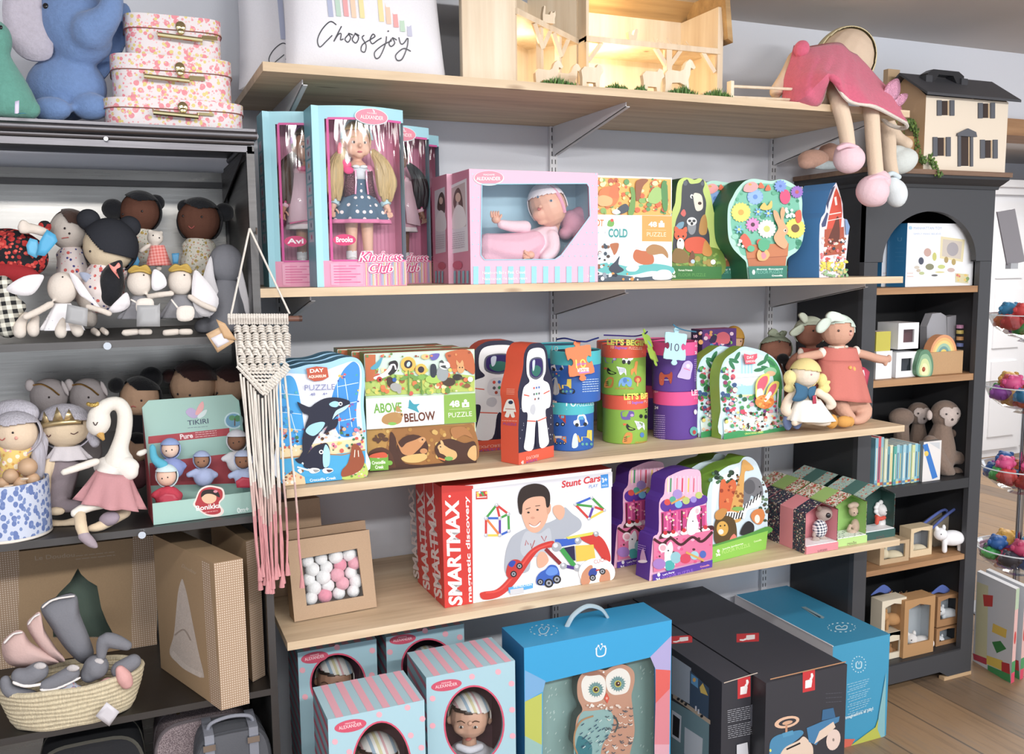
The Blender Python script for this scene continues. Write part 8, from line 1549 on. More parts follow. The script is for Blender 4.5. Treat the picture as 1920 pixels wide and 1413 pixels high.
for dx,x,lb in((0,262,'left'),(1,338,'right')):
 bunny('cream bunny with gold crown and grey dress, %s of the crowned pair'%lb,x,530-dx*2,23,-.42,CRM,GRY,[[(x-24,548),(x-40,560),(x-58,580),(x-50,586),(x-30,582),(x-18,570)],[(x+26,505),(x+45,515),(x+50,535),(x+30,545),(x+22,535)]] if not dx else[[(x+26,508),(x+44,520),(x+72,560),(x+60,590),(x+36,590),(x+22,560)]],[[(x-6,622,7,-.04),(x-28,624,7,-.045)],[(x+2,622,7,-.045),(x+18,622,7,-.045)]],True,[[(x+18,556,6,-.02),(x+40,552 if not dx else 570,6,-.03),(x+60 if not dx else x+64,550 if not dx else 580,6,-.03)]],w=1.75,eyes=[(x+13,517)])
 g=Fig('shoulder_bag','tiny cream bag on the %s crowned bunny'%lb,'bag',x+8,580,-.455);g.sheet('pouch',[(x-4,562+dx*14),(x+24,561+dx*14),(x+23,585+dx*14),(x-4,586+dx*14)],M('e8dfd6','fab'),.004,dz=-.035);g.sheet('strap',[(x-18,562),(x-16,560),(x,568+dx*12),(x-2,571+dx*12)],M('e8dfd6','fab'),.001,dz=-.03)
f=bunny('grey plush bunny turned away, tallest at the right of the doll shelf',424,495,33,-.36,M('85868e','fab'),None,[[(395,480),(380,520),(372,560),(390,595),(408,590),(412,560),(402,520)],[(440,478),(452,500),(466,560),(470,600),(458,580),(446,530)]],[]);f.soft('romper',[('l',[(424,540,26),(425,580,36),(420,612,38)]),('e',385,612,22,16)],M('85868e','fab'),.0045)
for k,P in enumerate(([(296,572),(300,568),(300,612),(256,612),(257,572)],[(126,570),(165,578),(163,612),(122,604)])):f=Fig('price_card',('small grey card hanging on the left crowned bunny','grey card standing before the white lace dress')[k],'card',P[0][0],P[0][1],-.475);f.sheet('card_face',P,M('a4a5a8'),.001,dz=-.02)
for k,P in enumerate(([(236,470),(250,458),(262,490),(258,500),(236,496)],[(322,475),(336,474),(334,494),(324,494)])):f=Fig('blue_tag',('bright blue tag left of the mini bear','blue tag right of the mini bear')[k],'tag',P[0][0],P[0][1],-.36);f.sheet('card_face',P,M('3f8fbd'),.001)
# ---- second steel shelf
ZMIN[0]=U3+.0004;LIL=M('c4c0cc','yarn')
f=Fig('rag_doll','rag doll with lilac hair and yellow floral dress at the left edge','doll',35,900,-.39);f.soft('body',[f.head(30,812,40,36),('l',[(30,838,14),(30,900,26)])],M('e6cdb0','fab'),.004);f.cap('hair',LIL,keep=lambda u,v,w:v>.35+.2*abs(u) or w<0,grow=1.14);f.soft('hair_crown',[('e',28,775,46,28,.03)],LIL,.004);f.soft('hair_tail',[('l',[(66,815,10),(72,850,13),(70,890,13)])],LIL,.004);f.soft('dress',[('l',[(5,842,12),(52,842,12)]),('l',[(28,850,24),(28,900,32)])],spots('yellow_floral','e8c468',['f0e2c8','d9a04a','e8a0a8'],70,.36,'fab',1.4),.004);f.face([(3,809),(41,809)],[(15,820),(21,823),(27,819)],cheeks=[(46,819)])
f=Fig('rag_doll','sleeping rag doll with silver yarn hair and gold crown, behind the swan','doll',120,950,-.36);f.soft('body',[f.head(122,800,46,38),('l',[(122,830,14),(120,880,26)]),('l',[(92,866,8,-.02),(88,900,8,-.03),(86,940,8,-.03)]),('l',[(90,982,10,-.03),(120,985,11,-.04),(150,975,10,-.05)]),('e',105,958,18,9,-.04)],M('e2cbaa','fab'),.004);f.cap('hair',LIL,keep=lambda u,v,w:v>.3 or w<0,grow=1.12)
f.soft('hair_tail',[('l',[(82,815,10,-.01),(76,850,12,-.02),(72,880,9,-.02)])],LIL,.004);f.soft('hair_tail',[('l',[(165,810,8,-.01),(178,830,10,-.02)])],LIL,.004)
m=MB();q=[f.on(x,y,.006) for x,y in catmull([(82,806),(100,800),(125,796),(150,794),(164,794)],4,False)];GD=M('d9c08a','foil');m.add([p for p in q]+[p+V((0,0,.010)) for p in q],[(i,i+1,len(q)+i+1,len(q)+i) for i in range(len(q)-1)],GD);m.add([q[3]+V((0,0,.01)),q[6]+V((0,0,.01)),(q[4]+q[5])/2+V((0,0,.034)),q[7]+V((0,0,.01)),q[10]+V((0,0,.01)),(q[8]+q[9])/2+V((0,0,.04)),q[13]+V((0,0,.01)),(q[11]+q[12])/2+V((0,0,.034))],[(0,1,2),(3,4,5),(4,6,7)],GD);o=m.build('crown',f.o);o.modifiers.new('t','SOLIDIFY').thickness=.0015
for e in([(102,813),(106,817),(111,813)],[(146,810),(151,812),(157,808)]):m=MB();f.curve(m,e,.9,'5a3a3a');m.build('closed_eye',f.o)
f.soft('dress',[('l',[(122,872,28),(110,905,30),(105,935,28)]),('e',120,948,46,13,-.03)],M('8f8288','fab'),.004);f.skirt('lace_collar',(102,836,150,834),(86,862,172,858),M('d5cfd4','fab'),.1,dz=-.01)
f=Fig('plush_swan','cream plush swan with pink tulle skirt and gold beads','soft toy',215,940,-.43);f.soft('body',[f.head(185,792,22,26,-.01,20),('l',[(182,780,18,-.01),(200,760,14,-.01),(222,756,13,0),(234,775,14,0),(232,810,15,0),(224,840,17,0),(222,870,30,0)]),('l',[(180,865,8,-.03),(150,875,8,-.04),(120,885,7,-.045)]),('l',[(262,850,7),(272,846,6)]),('l',[(215,940,11,-.04),(170,948,11,-.05),(140,962,9,-.06)])],M('ece6dc','fab'),.004);m=MB();m.tube([f.P(188,814,-.02),f.P(194,824,-.03)],[.008,.003],M('c99a4a','fab'),8);m.build('beak',f.o);f.soft('pearl_crown',[('e',165+6*k,760-2*abs(k-1.5),4,5,-.02) for k in range(4)],M('c9a646','sparkle'),.0026);f.soft('cape',[('e',218,874,44,22,-.008),('e',200,885,20,14,-.02),('e',240,885,20,16,-.02)],M('eae5de','fab'),.004);f.skirt('tulle_skirt',(180,880,245,888),(146,935,268,952),M('c98f94','fab'),.16,depth=.8,dz=-.01,dzb=-.02);m=MB();f.curve(m,[(184,790),(188,796),(192,790)],.9,'4a3a3a');m.build('closed_eye',f.o)
for q in(((150,950),(152,976)),((144,952),(146,978))):m=MB();c=f.P(148,964,-.055);m.tube([c+V((.002*k_,.0,0))+V((.0,.013*cos(a),.015*sin(a))) for k_ in(0,) for a in[2*pi*i/14 for i in range(15)]],.0014,M('c9a24a','chrome'),6);m.build('bead_ring',f.o)
f.soft('shoe',[('e',205,972,20,14,-.05,-15)],M('a394a2','fab'),.003);f.soft('toes',[('l',[(170,990,7,-.055),(190,985,10,-.05),(235,960,11,-.02)])],M('e2cbaa','fab'),.003);ZMIN[0]=None;f.soft('hanging_leg',[('l',[(150,965,11,-.06),(152,985,11,-.085),(158,1003,10,-.09)])],M('e2cbaa','fab'),.0035);f.soft('hanging_shoe',[('l',[(157,1004,11,-.092),(172,1018,9,-.092),(180,1024,5,-.092)])],M('a99aa4','fab'),.003);ZMIN[0]=U3+.0004
MOU=M('a39a9a','fab')
for x,lb in((92,'left'),(165,'right')):f=Fig('plush_mouse','taupe plush mouse with gold head band, %s of two at the back'%lb,'soft toy',x,800,-.24);f.soft('body',[f.head(x,742,34,34),('l',[(x,770,16),(x,850,26)])],MOU,.004);f.soft('ear',[('e',x-36,722,9,13)],M('bcb2b2','fab'),.003);f.soft('ear',[('e',x+30,728,5,17,-.02,-25)],M('bcb2b2','fab'),.003);f.face([(x+14,744)],er=2);m=MB();f.curve(m,[(x-22,722),(x-2,720),(x+16,728),(x+28,740)],1.8,M('b0823a','foil'));m.build('head_band',f.o)
TAN=M('c49c7c','fab');AUB=M('3d2220','plush')
bun_doll('black-haired rag doll at the back, left of the auburn one',262,745,36,-.22,TAN,M('17171b','plush'),M('26272c','fab'),[(283,708,22),(218,722,16)],0,[(248,757),(277,750)],[(258,762),(262,760),(267,762)],-.3)
bun_doll('auburn-haired rag doll behind the mint display box',362,722,42,-.2,TAN,AUB,M('3a2a2c','fab'),[(318,705,15)],0,[(345,738),(368,740)],None,-.25,th=.22);bun_doll('second auburn-haired rag doll, hidden behind the tassels',430,722,34,-.2,TAN,AUB,None,[],0,[(415,736)],None,-.2,th=.2);bun_doll('dark-haired rag doll low behind the swan',256,840,26,-.28,TAN,M('17171b','plush'),M('7a4a50','fab'),[],0,None,[(254,842),(260,839),(266,842)],-.3)
def mug():
 t=thing('patterned_tub','blue and white patterned tub of wooden rattles at the left edge','tub',(0,0,0));a=Q(84,985,Y=-.47);c=V((Q(18,985,Y=-.43).x,-.425,U3+.0005));t.location=c;t['_o']=tuple(c);r=.078;pt=spots('blue_block_print','c6cfe4',['5f78b4','7088be'],75,.40,'card',1.7,(1,1,.8));h=Q(60,905,Y=-.48).z-U3;m=MB();m.lathe(c,[(0,0),(r*.97,0),(r,.008),(r,h),(r-.004,h),(r-.004,.01),(0,.01)],pt,40);m.build('tub_body',t);m=MB();m.lathe(c,[(r*.97,0),(r*1.004,.002),(r*1.004,.007)],M('e6ded4'),40);m.build('base_rim',t)
 W=M('c9a27c','paint')
 for x,y,q in((52,875,17),(20,892,14),(62,898,12),(5,905,11),(38,905,12)):
  rt_=thing('wooden_rattle','round wooden rattle bead sticking out of the patterned tub','rattle',Q(x,y,Y=-.43),'wooden rattles');p=V(rt_['_o']);k=scl(p);MB().ell(p,q*k,W).build('ball',rt_)
  for j in(1,2):g=MB();g.lathe(p+V((-.006*j,0,-(q*k+.004*j))),[(0,-.002),(.011,-.0018),(.012,0),(.011,.0018),(0,.002)],(W,M('e6d4be','paint'))[j%2],20);g.build('ring',rt_)
mug()
def display():
 A,B=Q(288,984,Z=U3+.001),Q(478,966,Z=U3+.001);A.y=max(A.y,-.495);B.y=A.y+.015;ph=Q(272,752,Y=-.38).z-U3;MI,RD=M('9fc6bc'),M('b5404a');t=thing('display_box','mint counter display box of soft baby dolls, marked 0m+','display box',(A+B)/2);dep=.105;u=B-A;bk=V((0,0,1)).cross(u.normalized());up=V((0,0,1))
 h=hgt(A,284,944);m=MB();m.box(A,u,bk*.003,up*h,MI);F=Art(m,A,-bk);F.blob([(366,936),(374,918),(388,910),(404,911),(418,916),(421,932),(412,944),(420,958),(410,968),(388,966),(372,956),(362,946)],M('e8d8d0'));F.blob([(368,938),(376,920),(390,913),(404,914),(416,919),(417,932),(410,942),(414,958),(404,964),(388,963),(374,954),(366,946)],M('b22a34'));F.disc(392,933,14,11,'e8b894');F.blob([(377,932),(380,920),(396,917),(408,921),(412,932),(398,926),(386,926)],M('2a1c1c'));F.disc(404,921,4,2.5,'d88a9a');F.txt('Bonikka',368,957,414,951,9,'f6efec',.02);F.scrib(378,961,408,957,1,'e8b0b0',1);F.txt('0m+',445,961,467,958,9,'e6f2ee',.03);m.build('front_lip',t,smooth=0)
 H=ph;Ab=A+bk*dep;m=MB();o=[Ab,Ab+u,Ab+u+up*(H-.015),Ab+u*.93+up*H,Ab+u*.07+up*H,Ab+up*(H-.015)];m.prism(o,bk*.003,MI,MI);F=Art(m,Ab,-bk)
 F.poly([(278,818),(430,802),(430,816),(278,832)],RD);F.poly([(280,868),(470,845),(475,905),(282,910)],RD);F.txt('TIKIRI',352,797,391,793,9,'45506a',.01);F.scrib(352,802,390,799,1,'6a7488',.8);F.txt('Pure',338,823,362,820,9,'f2dfe0',.03);F.scrib(366,811,406,807,1,'f0d0d0',.9,3,4);F.blob([(348,772),(356,764),(366,768),(372,778),(364,784),(354,780)],M('b9a8d0'));F.blob([(366,776),(372,760),(380,752),(382,764),(374,776)],M('e8a8a8'));F.blob([(370,780),(380,770),(388,768),(384,778),(374,784)],M('cfe0e0'));F.disc(438,788,18,16,'c6e0e6');F.disc(438,788,15,13,'6fa4c4');F.disc(435,783,6,5,'5f9a6a');F.disc(445,784,6,6,'4f8a5a');F.line([(440,798),(440,784)],2,'6a4a34');m.build('back_card',t,smooth=0)
 m=MB();e=h*1.15;m.add([A,Ab,Ab+up*H*.96,A+up*e],[(0,1,2,3)],M('b5404a'));m.add([A+u,Ab+u,Ab+u+up*H*.96,A+u+up*e],[(0,1,2,3)],MI);m.add([A+up*.001,A+u+up*.001,Ab+u+up*.001,Ab+up*.001],[(0,1,2,3)],MI);o=m.build('side_card',t,smooth=0)
 Ym=(A.y+Ab.y)/2;ZMIN[0]=U3+.005
 for x,y,r,sk,hat,bd,lb,mk in((319,841,16,'ecc9b4','8fa6d8','8c9cd4','lavender-hooded baby doll at the back left of the mint display',1),(312,892,18,'e9bfa8','cfe6ec','c93a50','white-capped baby doll with red heart card in the mint display',0),(378,862,14,'a4765a','a4b4da','a9b6dc','brown baby doll folded forward in the middle of the mint display',1),(444,826,17,'8a6048','d8d8e0','d9d9de','brown baby doll with grey patterned suit at the back right of the display',1),(456,862,15,'9a6c50','b9c6e4','b0c0e4','brown baby doll with striped blue suit at the front right of the display',0)):
  f=Fig('soft_baby_doll',lb,'doll',x,y+50,Ym+(.018 if mk else-.016),'soft baby dolls in the mint display');f.soft('head',[f.head(x,y,r,r*1.05)],M(sk,'fab'),.0026);f.cap('hat',M(hat,'fab'),keep=lambda u,v,w:v>.4 or w<-.1,grow=1.13);f.face([(x-2,y+3),(x+8,y+1)],er=1.4)
  f.soft('suit',[('e',x+4,y+r*2.3,r*1.35,r*1.3),('l',[(x-10,y+r*1.5,6),(x-24,y+r*2,6)]),('l',[(x+14,y+r*1.5,6),(x+26,y+r*2,6)])],M(bd,'fab'),.003)
  if not mk:f.sheet('hang_tag',[(x-14,y+40),(x-2,y+32),(x+16,y+34),(x+24,y+46),(x+16,y+52),(x-12,y+52)],M('b52a44'),.001,dz=-.032)
  if x==312:f.soft('hat_peak',[('l',[(306,872,10),(290,860,8),(286,838,6)])],M('4fb0cc','fab'),.003)
display()
# ---- third steel shelf: kraft cartons and the rope basket
ZMIN[0]=U4+.0004
DOTK=grid_dots('kraft_dots','a8896c','d8c8b4',190,.27);KR2=M('a98a64','kraft')
def kraft_star():
 Y=-.13;a,b=Q(-40,1260,Y=Y),Q(297,1245,Y=Y);A,B=V((a.x,Y,U4+.001)),V((b.x,Y,U4+.001));s=Carton(A,B,min(.36,Q(285,1005,Y=Y).z-U4),.07,KR2,DOTK,KR2,hole=[(146,1065),(152,1076),(165,1088),(182,1098),(190,1140),(200,1165),(216,1195),(100,1195),(95,1130),(112,1110),(132,1090)],inner=M('66796c'));F=s.F;F.rect(249,1004,297,1262,DOTK);F.rect(-40,1030,36,1270,DOTK)
 F.txt('Le Doudou',66,1050,140,1043,8,'b9a48c');F.scrib(142,1042,216,1034,1,'b9a48c',1.2,2,6);o=s.make('keepsake_box','wide kraft box with a star-shaped window standing behind the rope basket','box','dotted kraft boxes');s.window(o)
# turned box: left face shows the window, right face dotted
 for k in(1,0):
  z=U4+.001;c=V((Q(416,1334,Z=z).x,max(-.56,Q(416,1334,Z=z).y),z)) if not k else V((Q(474,1278,Z=z).x,Q(474,1278,Z=z).y,z));e=Q(468,1318,Z=z) if not k else Q(517,1262,Z=z);e.z=z;e.x=min(e.x,.258);g=Q(300,1250,Z=z);
  R_=(e-c);R_=R_.normalized()*min(R_.length,.075);Ld=((g-c) if not k else V((-.07,.33,0)));Ld.z=0;Ld=Ld.normalized()*(.30 if not k else .26);h=hgt(c,392,1057) if not k else .33
  s=Carton(c,c+R_,h,.01,DOTK);mb=s.mb;mb.v.clear();mb.f.clear();mb.m.clear();mb.box(c,R_,Ld,V((0,0,h)),{'front':DOTK,'left':KR2,'right':DOTK,'back':KR2,'top':KR2,'bot':KR2});s.C=c+(R_+Ld)/2
  if not k:
   n=Ld.cross(V((0,0,1))).normalized();n=n if n.dot(CAM-c)>0 else-n;L=Art(mb,c,n)
   L.poly([(392,1056),(416,1334),(395,1321),(378,1050)],DOTK);L.blob([(341,1085),(334,1110),(330,1150),(326,1190),(318,1222),(330,1240),(360,1262),(380,1270),(382,1262),(372,1220),(362,1170),(352,1120),(346,1096)],M('c3b2a6','plush'));L.line([(322,1222),(345,1248),(378,1266)],9,M('d0c0b4','plush'),True);L.line([(328,1190),(345,1180),(358,1200)],3,'a8978c',True);L.txt('Doudou',340,1062,366,1076,6,'b9a48c')
  s.make('keepsake_box',('kraft box turned edgewise, dotted side towards the hanging tassels','second dotted kraft box, close to the steel post')[k],'box','dotted kraft boxes')
kraft_star()
def basket():
 z=U4+.001;Lf,Rt=Q(-4,1290,Y=-.455),Q(266,1250,Y=-.455);cx=(Lf.x+Rt.x)/2;rx=(Rt.x-Lf.x)/2;ry=rx*.56;h=.078;cy=-.445;RP=M('d9caa8','yarn');t=thing('rope_basket','oval natural rope basket full of grey baby shoes on the steel shelf','basket',(cx,cy,z));m=MB()
 for k in range(9):
  q=k/8;s=.80+.2*q**.7;m.tube([(cx+rx*s*cos(a),cy+ry*s*sin(a),z+.006+h*q+.0012*sin(7*a+k)) for a in[2*pi*i/56 for i in range(57)]],.0066,RP,7)
 m.build('rope_wall',t);m=MB();m.lathe((cx,cy,z),[(0,.003),(rx*.8,.003)],RP,40,sy=ry/rx);m.build('basket_floor',t);f=Fig('price_tag','white paper tag pinned to the rope basket front','tag',202,1340,cy-ry-.012);f.sheet('tag_card',[(200,1316),(224,1334),(205,1362),(179,1342)],M('cfcbd2'),.001);A=None
 ZMIN[0]=z+.006
 G2,PKs,SLE=M('7c7d85','fab'),M('d0aea8','fab'),M('e8e2e0','fab')
 def shoe(lb,pts,col,r,Y,sole=None,rot=0):
  f=Fig('baby_shoe',lb,'shoe',pts[0][0],pts[0][1]+20,Y,'soft baby shoes in the basket');f.soft('upper',[('l',pts)],col,.0032);
  if sole:f.soft('sole',[('l',sole)],SLE,.0026)
  x,y=pts[0][:2];f.soft('opening',[('e',x+3,y-10,13,7,-.012)],M('c9c3c4','plush'),.003)
 shoe('grey baby shoe at the front left of the basket, white-edged',[(72,1258,19,0),(52,1268,18,0),(36,1266,15,0)],G2,18,-.49,[(25,1279,3.5,-.012),(48,1286,3.5,-.016),(80,1282,3.5,-.012)]);shoe('grey baby shoe in the middle of the basket front',[(134,1262,16,0),(110,1275,15,0),(86,1284,12,0)],G2,15,-.50,[(76,1293,3,-.01),(105,1291,3,-.014),(150,1270,3,-.01)]);
 for lb,o_,ln,c,th in(('tall grey suede bootee standing open in the basket',[(76,1140),(100,1122),(141,1114),(150,1150),(166,1190),(176,1222),(168,1240),(150,1242),(122,1215),(98,1180)],[(80,1138,-.026),(100,1124,-.026),(139,1117,-.026)],G2,.034),('pink-lined bootee folded open at the left back of the basket',[(50,1172),(62,1154),(76,1148),(84,1180),(104,1212),(122,1238),(100,1238),(70,1208)],[(53,1170,-.02),(63,1157,-.02),(74,1151,-.02)],PKs,.024),('pale pink bootee lying open at the left rim of the basket',[(4,1206),(22,1186),(42,1182),(58,1204),(92,1224),(112,1240),(78,1250),(30,1250),(8,1236)],[(8,1205,-.024),(24,1189,-.024),(41,1185,-.024)],PKs,.03)):
  f=Fig('baby_bootee',lb,'shoe',o_[0][0],o_[0][1]+40,-.455,'suede bootees in the basket');f.sheet('upper',o_,c,th,dz=.0,bulge=.012);f.soft('lining_edge',[('l',[(x,y,2.6,d+.016) for x,y,d in ln])],SLE,.0022)
 shoe('rounded grey shoe toe in the basket centre',[(180,1250,24,.0),(168,1262,18,.0)],G2,20,-.48)
 for lb,pts,c in(('grey rabbit-shaped hand rattle at the basket back',[(190,1230,9),(195,1200,13),(215,1202,14),(238,1210,10)],G2),('grey bear rattle with knotted top at the right of the basket',[(225,1255,17),(250,1240,15)],G2),('floral print bear rattle at the front of the basket',[(90,1300,9),(115,1282,14),(140,1298,15),(170,1300,10)],spots('blue_rose_print','c9cede',['5f78b0','e0a4a0','7f94c4'],95,.4,'fab',1.6)),('pink bow-shaped rattle at the right basket rim',[(225,1255,9,-.02),(232,1268,14,-.02),(238,1280,12,-.02)],M('dda4a0','fab')),('pink round rattle tucked in the basket front',[(185,1290,11,-.01),(202,1284,15,-.01)],M('dda4a0','fab')),('grey cloth toy lying along the left basket rim',[(10,1275,10),(20,1295,13),(60,1305,12)],G2)):
  f=Fig('hand_rattle',lb,'rattle',pts[0][0],pts[0][1]+10,-.485,'fabric rattles in the basket');f.soft('rattle_body',[('l',pts)],c,.003)
basket()
# ---- bottom shelf: suitcases
ZMIN[0]=U5+.0004
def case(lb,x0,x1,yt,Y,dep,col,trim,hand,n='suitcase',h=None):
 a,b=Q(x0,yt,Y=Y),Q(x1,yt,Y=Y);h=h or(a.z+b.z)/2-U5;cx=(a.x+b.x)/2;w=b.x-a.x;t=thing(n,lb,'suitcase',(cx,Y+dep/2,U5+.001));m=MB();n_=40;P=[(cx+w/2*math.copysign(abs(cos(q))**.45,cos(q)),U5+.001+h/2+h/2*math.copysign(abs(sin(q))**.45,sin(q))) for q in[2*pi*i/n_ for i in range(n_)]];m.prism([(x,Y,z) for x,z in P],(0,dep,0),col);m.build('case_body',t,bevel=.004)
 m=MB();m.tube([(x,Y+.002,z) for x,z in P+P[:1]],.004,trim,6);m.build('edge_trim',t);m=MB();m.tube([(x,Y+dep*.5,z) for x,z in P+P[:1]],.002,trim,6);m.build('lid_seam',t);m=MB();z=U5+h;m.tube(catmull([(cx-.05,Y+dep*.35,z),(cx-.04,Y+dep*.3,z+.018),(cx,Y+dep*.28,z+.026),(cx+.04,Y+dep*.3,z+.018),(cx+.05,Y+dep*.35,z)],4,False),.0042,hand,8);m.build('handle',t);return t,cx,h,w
TW=spots('pink_tweed','9a8a8e',['7a6a70','b4a4a6','6a5c60'],300,.5,'fab',1.6)
case('pink-grey tweed suitcase with brass handle under the dotted boxes',285,470,1348,-.40,.15,TW,M('6f666a','fab'),M('8a7a4a','metal'))
t,cx,h,w=case('grey strapped suitcase with silver clasps, in front of the tweed one',362,506,1372,-.49,.085,M('63656c','fab'),M('4a4c52','fab'),M('9a9ca8','fab'),'strapped_suitcase')
for q in(-.3,.28):MB().cb(cx+w*q-.01,cx+w*q+.01,-.494,-.404,U5+.02,U5+h+.004,M('8f929e','fab')).build('strap',t,bevel=.001);m=MB();m.cb(cx+w*q-.014,cx+w*q+.012,-.499,-.49,U5+h-.03,U5+h-.016,M('b8b8bc','chrome'));m.build('buckle',t,bevel=.001)
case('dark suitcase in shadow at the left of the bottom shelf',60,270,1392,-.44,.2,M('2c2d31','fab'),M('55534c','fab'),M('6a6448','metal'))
ZMIN[0]=None
# ---------------------------------------------------------------- macrame hanging
def macrame():
 Y=-.535;t=thing('macrame_hanging','knotted cream macrame hanging with tassels fading to pink, on the steel post','wall hanging',Q(468,430,Y=-.51));C,PKy=M('ece4da','yarn'),M('dc9498','yarn');MD=M('dcb8b0','yarn');P= lambda x,y,d=0:Q(x,y,Y=Y+d)
 m=MB();m.tube([P(428,598),P(565,597)],.0062,M('6f4636','paint'),12);m.tube([P(560,597),P(566,597)],.0066,M('4a2c22','paint'),12);m.build('rod',t)
 m=MB();[m.tube([P(*a) for a in L],.0022,C,8) for L in(((433,590),(468,428,.015)),((468,428,.015),(543,588)))];m.build('hanging_cord',t);h=MB();h.tube([(UX1-.005,-.5,P(468,430).z-.004),(UX1-.005,-.512,P(468,430).z-.008),(UX1-.005,-.518,P(468,430).z+.004)],.002,M('9a9a9a','metal'),6);h.build('hook',t)
 m=MB();[m.tube([P(x,589,-.004),P(x,596,-.011),P(x+1,606,-.004),P(x,600,.008),P(x,590,.006)],.0027,C,7) for x in[429+4.75*k for k in range(24)]];m.build('wrapped_loops',t)
 m=MB();r=random.Random(2)
 for row in range(6):
  y0=612+row*14.5;n=7 if row<4 else 7-(row-3)
  for k in range(n):
   xc=448+k*(88/6)+(-2 if row<1 else 2)+(0 if row<4 else(row-3)*5);wd=5.6
   for j in range(3):yy=y0+j*4.6;m.tube(catmull([(xc-wd,yy+1.5,.002),(xc-2,yy-1,-.006),(xc+2.5,yy-.5,-.006),(xc+wd,yy+2.2,.002)],3,False) and[P(a,b,d) for a,b,d in catmull([(xc-wd,yy+1.5,.002),(xc-2,yy-1,-.006),(xc+2.5,yy-.5,-.006),(xc+wd,yy+2.2,.002)],3,False)],.0025,C,6)
 for k in range(6):
  for row in(2,3):x=450+k*15;y=612+row*14.5;m.tube([P(x,y-2,-.006),P(x+9,y+14,-.008)],.0028,C,6)
 for k in range(14):
  for sg in(-1,1):x=494+sg*(46-k*3.3);y=690+k*3.6;m.tube([P(x-4,y-3,-.004),P(x+4,y+3,-.008)],.0027,C,6);m.tube([P(x-4-sg*2,y-10,-.004),P(x+4-sg*2,y-4,-.008)],.0026,C,6)
 for x0,x1 in((441,447),(534,533)):m.tube([P(x0,625),P(x1,690)],.0022,C,6)
 for k in range(9):
  for j in range(7-abs(k-4)):x=466+k*7;y=690+j*7;m.tube([P(x-4,y,-.002),P(x+4,y+3,-.006)],.0026,C,6)
 o=m.build('knotted_panel',t)
 for k in range(15):
  u=k/14;xs=452+u*78;ys=700+46*(1-abs(2*u-1));xe=482+u*60+r.uniform(-4,4);ye=1060+r.uniform(-16,24)+20*(1-abs(2*u-1));
  if k==14:xs,ys,xe,ye=533,690,566,1078
  pts=[(xs+(xe-xs)*q+r.uniform(-1.6,1.6),ys+(ye-ys)*q,r.uniform(-.006,.004)) for q in(0,.2,.4,.55,.7,.85,1)];q=[P(*a) for a in pts];m=MB();m.tube(q[:4],.0024,C,7);m.tube(q[3:5],.00245,MD,7);m.tube(q[4:],.0025,PKy,7);a=q[-1];m.tube([a,a+V((r.uniform(-.002,.002),0,-.028))],[.003,.0062],PKy,8);m.build('tassel_cord',t)
 f=Fig('paper_tag','folded kraft price tag with barcode tied to the macrame','tag',415,635,Y-.012);o=f.sheet('tag_card',[(386,626),(414,612),(440,640),(408,661)],M('cba67c'),.001);f.sheet('tag_flap',[(405,598),(422,606),(444,638),(420,634)],M('c69e70'),.001,dz=-.003);f.sheet('barcode_label',[(395,634),(416,624),(430,640),(408,652)],M('d9d4dc'),.0006,dz=-.002)
macrame()
# ================================================================ inside the bookcase
def pxbox(name,lb,cat,x0,y0,x1,y1,Y,dep,fr,sd=None,tp=None,zf=None,group=None,holeuv=None,inner=None,deco=None,make=True):
 a,b=Q(x0,y1,Y=Y),Q(x1,y1,Y=Y);z=zf+.0006;h=Q(x0,y0,Y=Y).z-z;s=Carton(V((a.x,Y,z)),V((b.x,Y,z)),h,dep,fr,sd,tp,holeuv=holeuv,inner=inner)
 if deco:deco(s)
 s.make(name,lb,cat,group)
 if holeuv:s.window(s.o)
 return s
K1,K2,K3,K4,K5=1.374,1.078,.718,.446,.105;WH=M('eef0f4');BL=M('1f86c4');RH=[(.2,.22),(.8,.22),(.8,.8),(.2,.8)]
def d1(s):
 F=s.F;F.txt('MANHATTAN TOY',1713,430,1766,430,5,'a9bfe0');F.txt('SIMPLY MAKE BELIEVE',1713,440,1764,440,3.5,'b4c8e4');F.disc(1707,427,3.5,3.5,'a8d0ec',n=12);F.disc(1815,428,4.5,5,'2f6aa8');F.poly([(1764,443),(1809,449),(1805,491),(1762,484)],M('e4d8ac'));F.poly([(1768,448),(1804,453),(1801,486),(1766,480)],M('cfc4b8'));F.disc(1786,467,11,13,'a9a3a8')
 for x,y,rx,ry,c in((1739,473,7,8,'c9a49a'),(1727,489,5,7,'4a5064'),(1752,481,4,8,'c9c86a'),(1774,487,4,6,'b0985a'),(1788,491,4,6,'b9a05a'),(1743,500,8,6,'8a8a6a'),(1765,500,7,4,'c6d078'),(1783,506,7,4,'cbb0a8'),(1719,501,5,3,'cfc4b4'),(1722,507,4,3,'c9b9a4'),(1728,512,5,3,'b9c48a'),(1762,510,9,1.5,'d8cf8a'),(1752,516,6,2,'6a6a6a')):F.disc(x,y,rx,ry,c,n=12)
 F.poly([(1791,512),(1816,514),(1815,531),(1791,529)],M('d9cfa4'));F.dots((1793,514,1814,528),10,['d87a6a','8aa86a','e8c86a'],2,3.5,90);F.scrib(1700,512,1712,512,1,'e0b0a0',1,2,6)
 L=s.L;[L.txt('U',x,452,x+8,452,7,'6ab0dc') for x in(1683,)];L.scrib(1679,465,1695,465,1,'4a9ad0',.8,4,8)
s=pxbox('toy_set_box','white and blue toy set box under the arch, the front one','toy box',1697,418,1823,536,-.272,.08,WH,BL,WH,K1,'toy set boxes',deco=d1);o=copy_tree(s.o,(-.014,.088,0),'second blue-sided toy set box behind the white one under the arch')
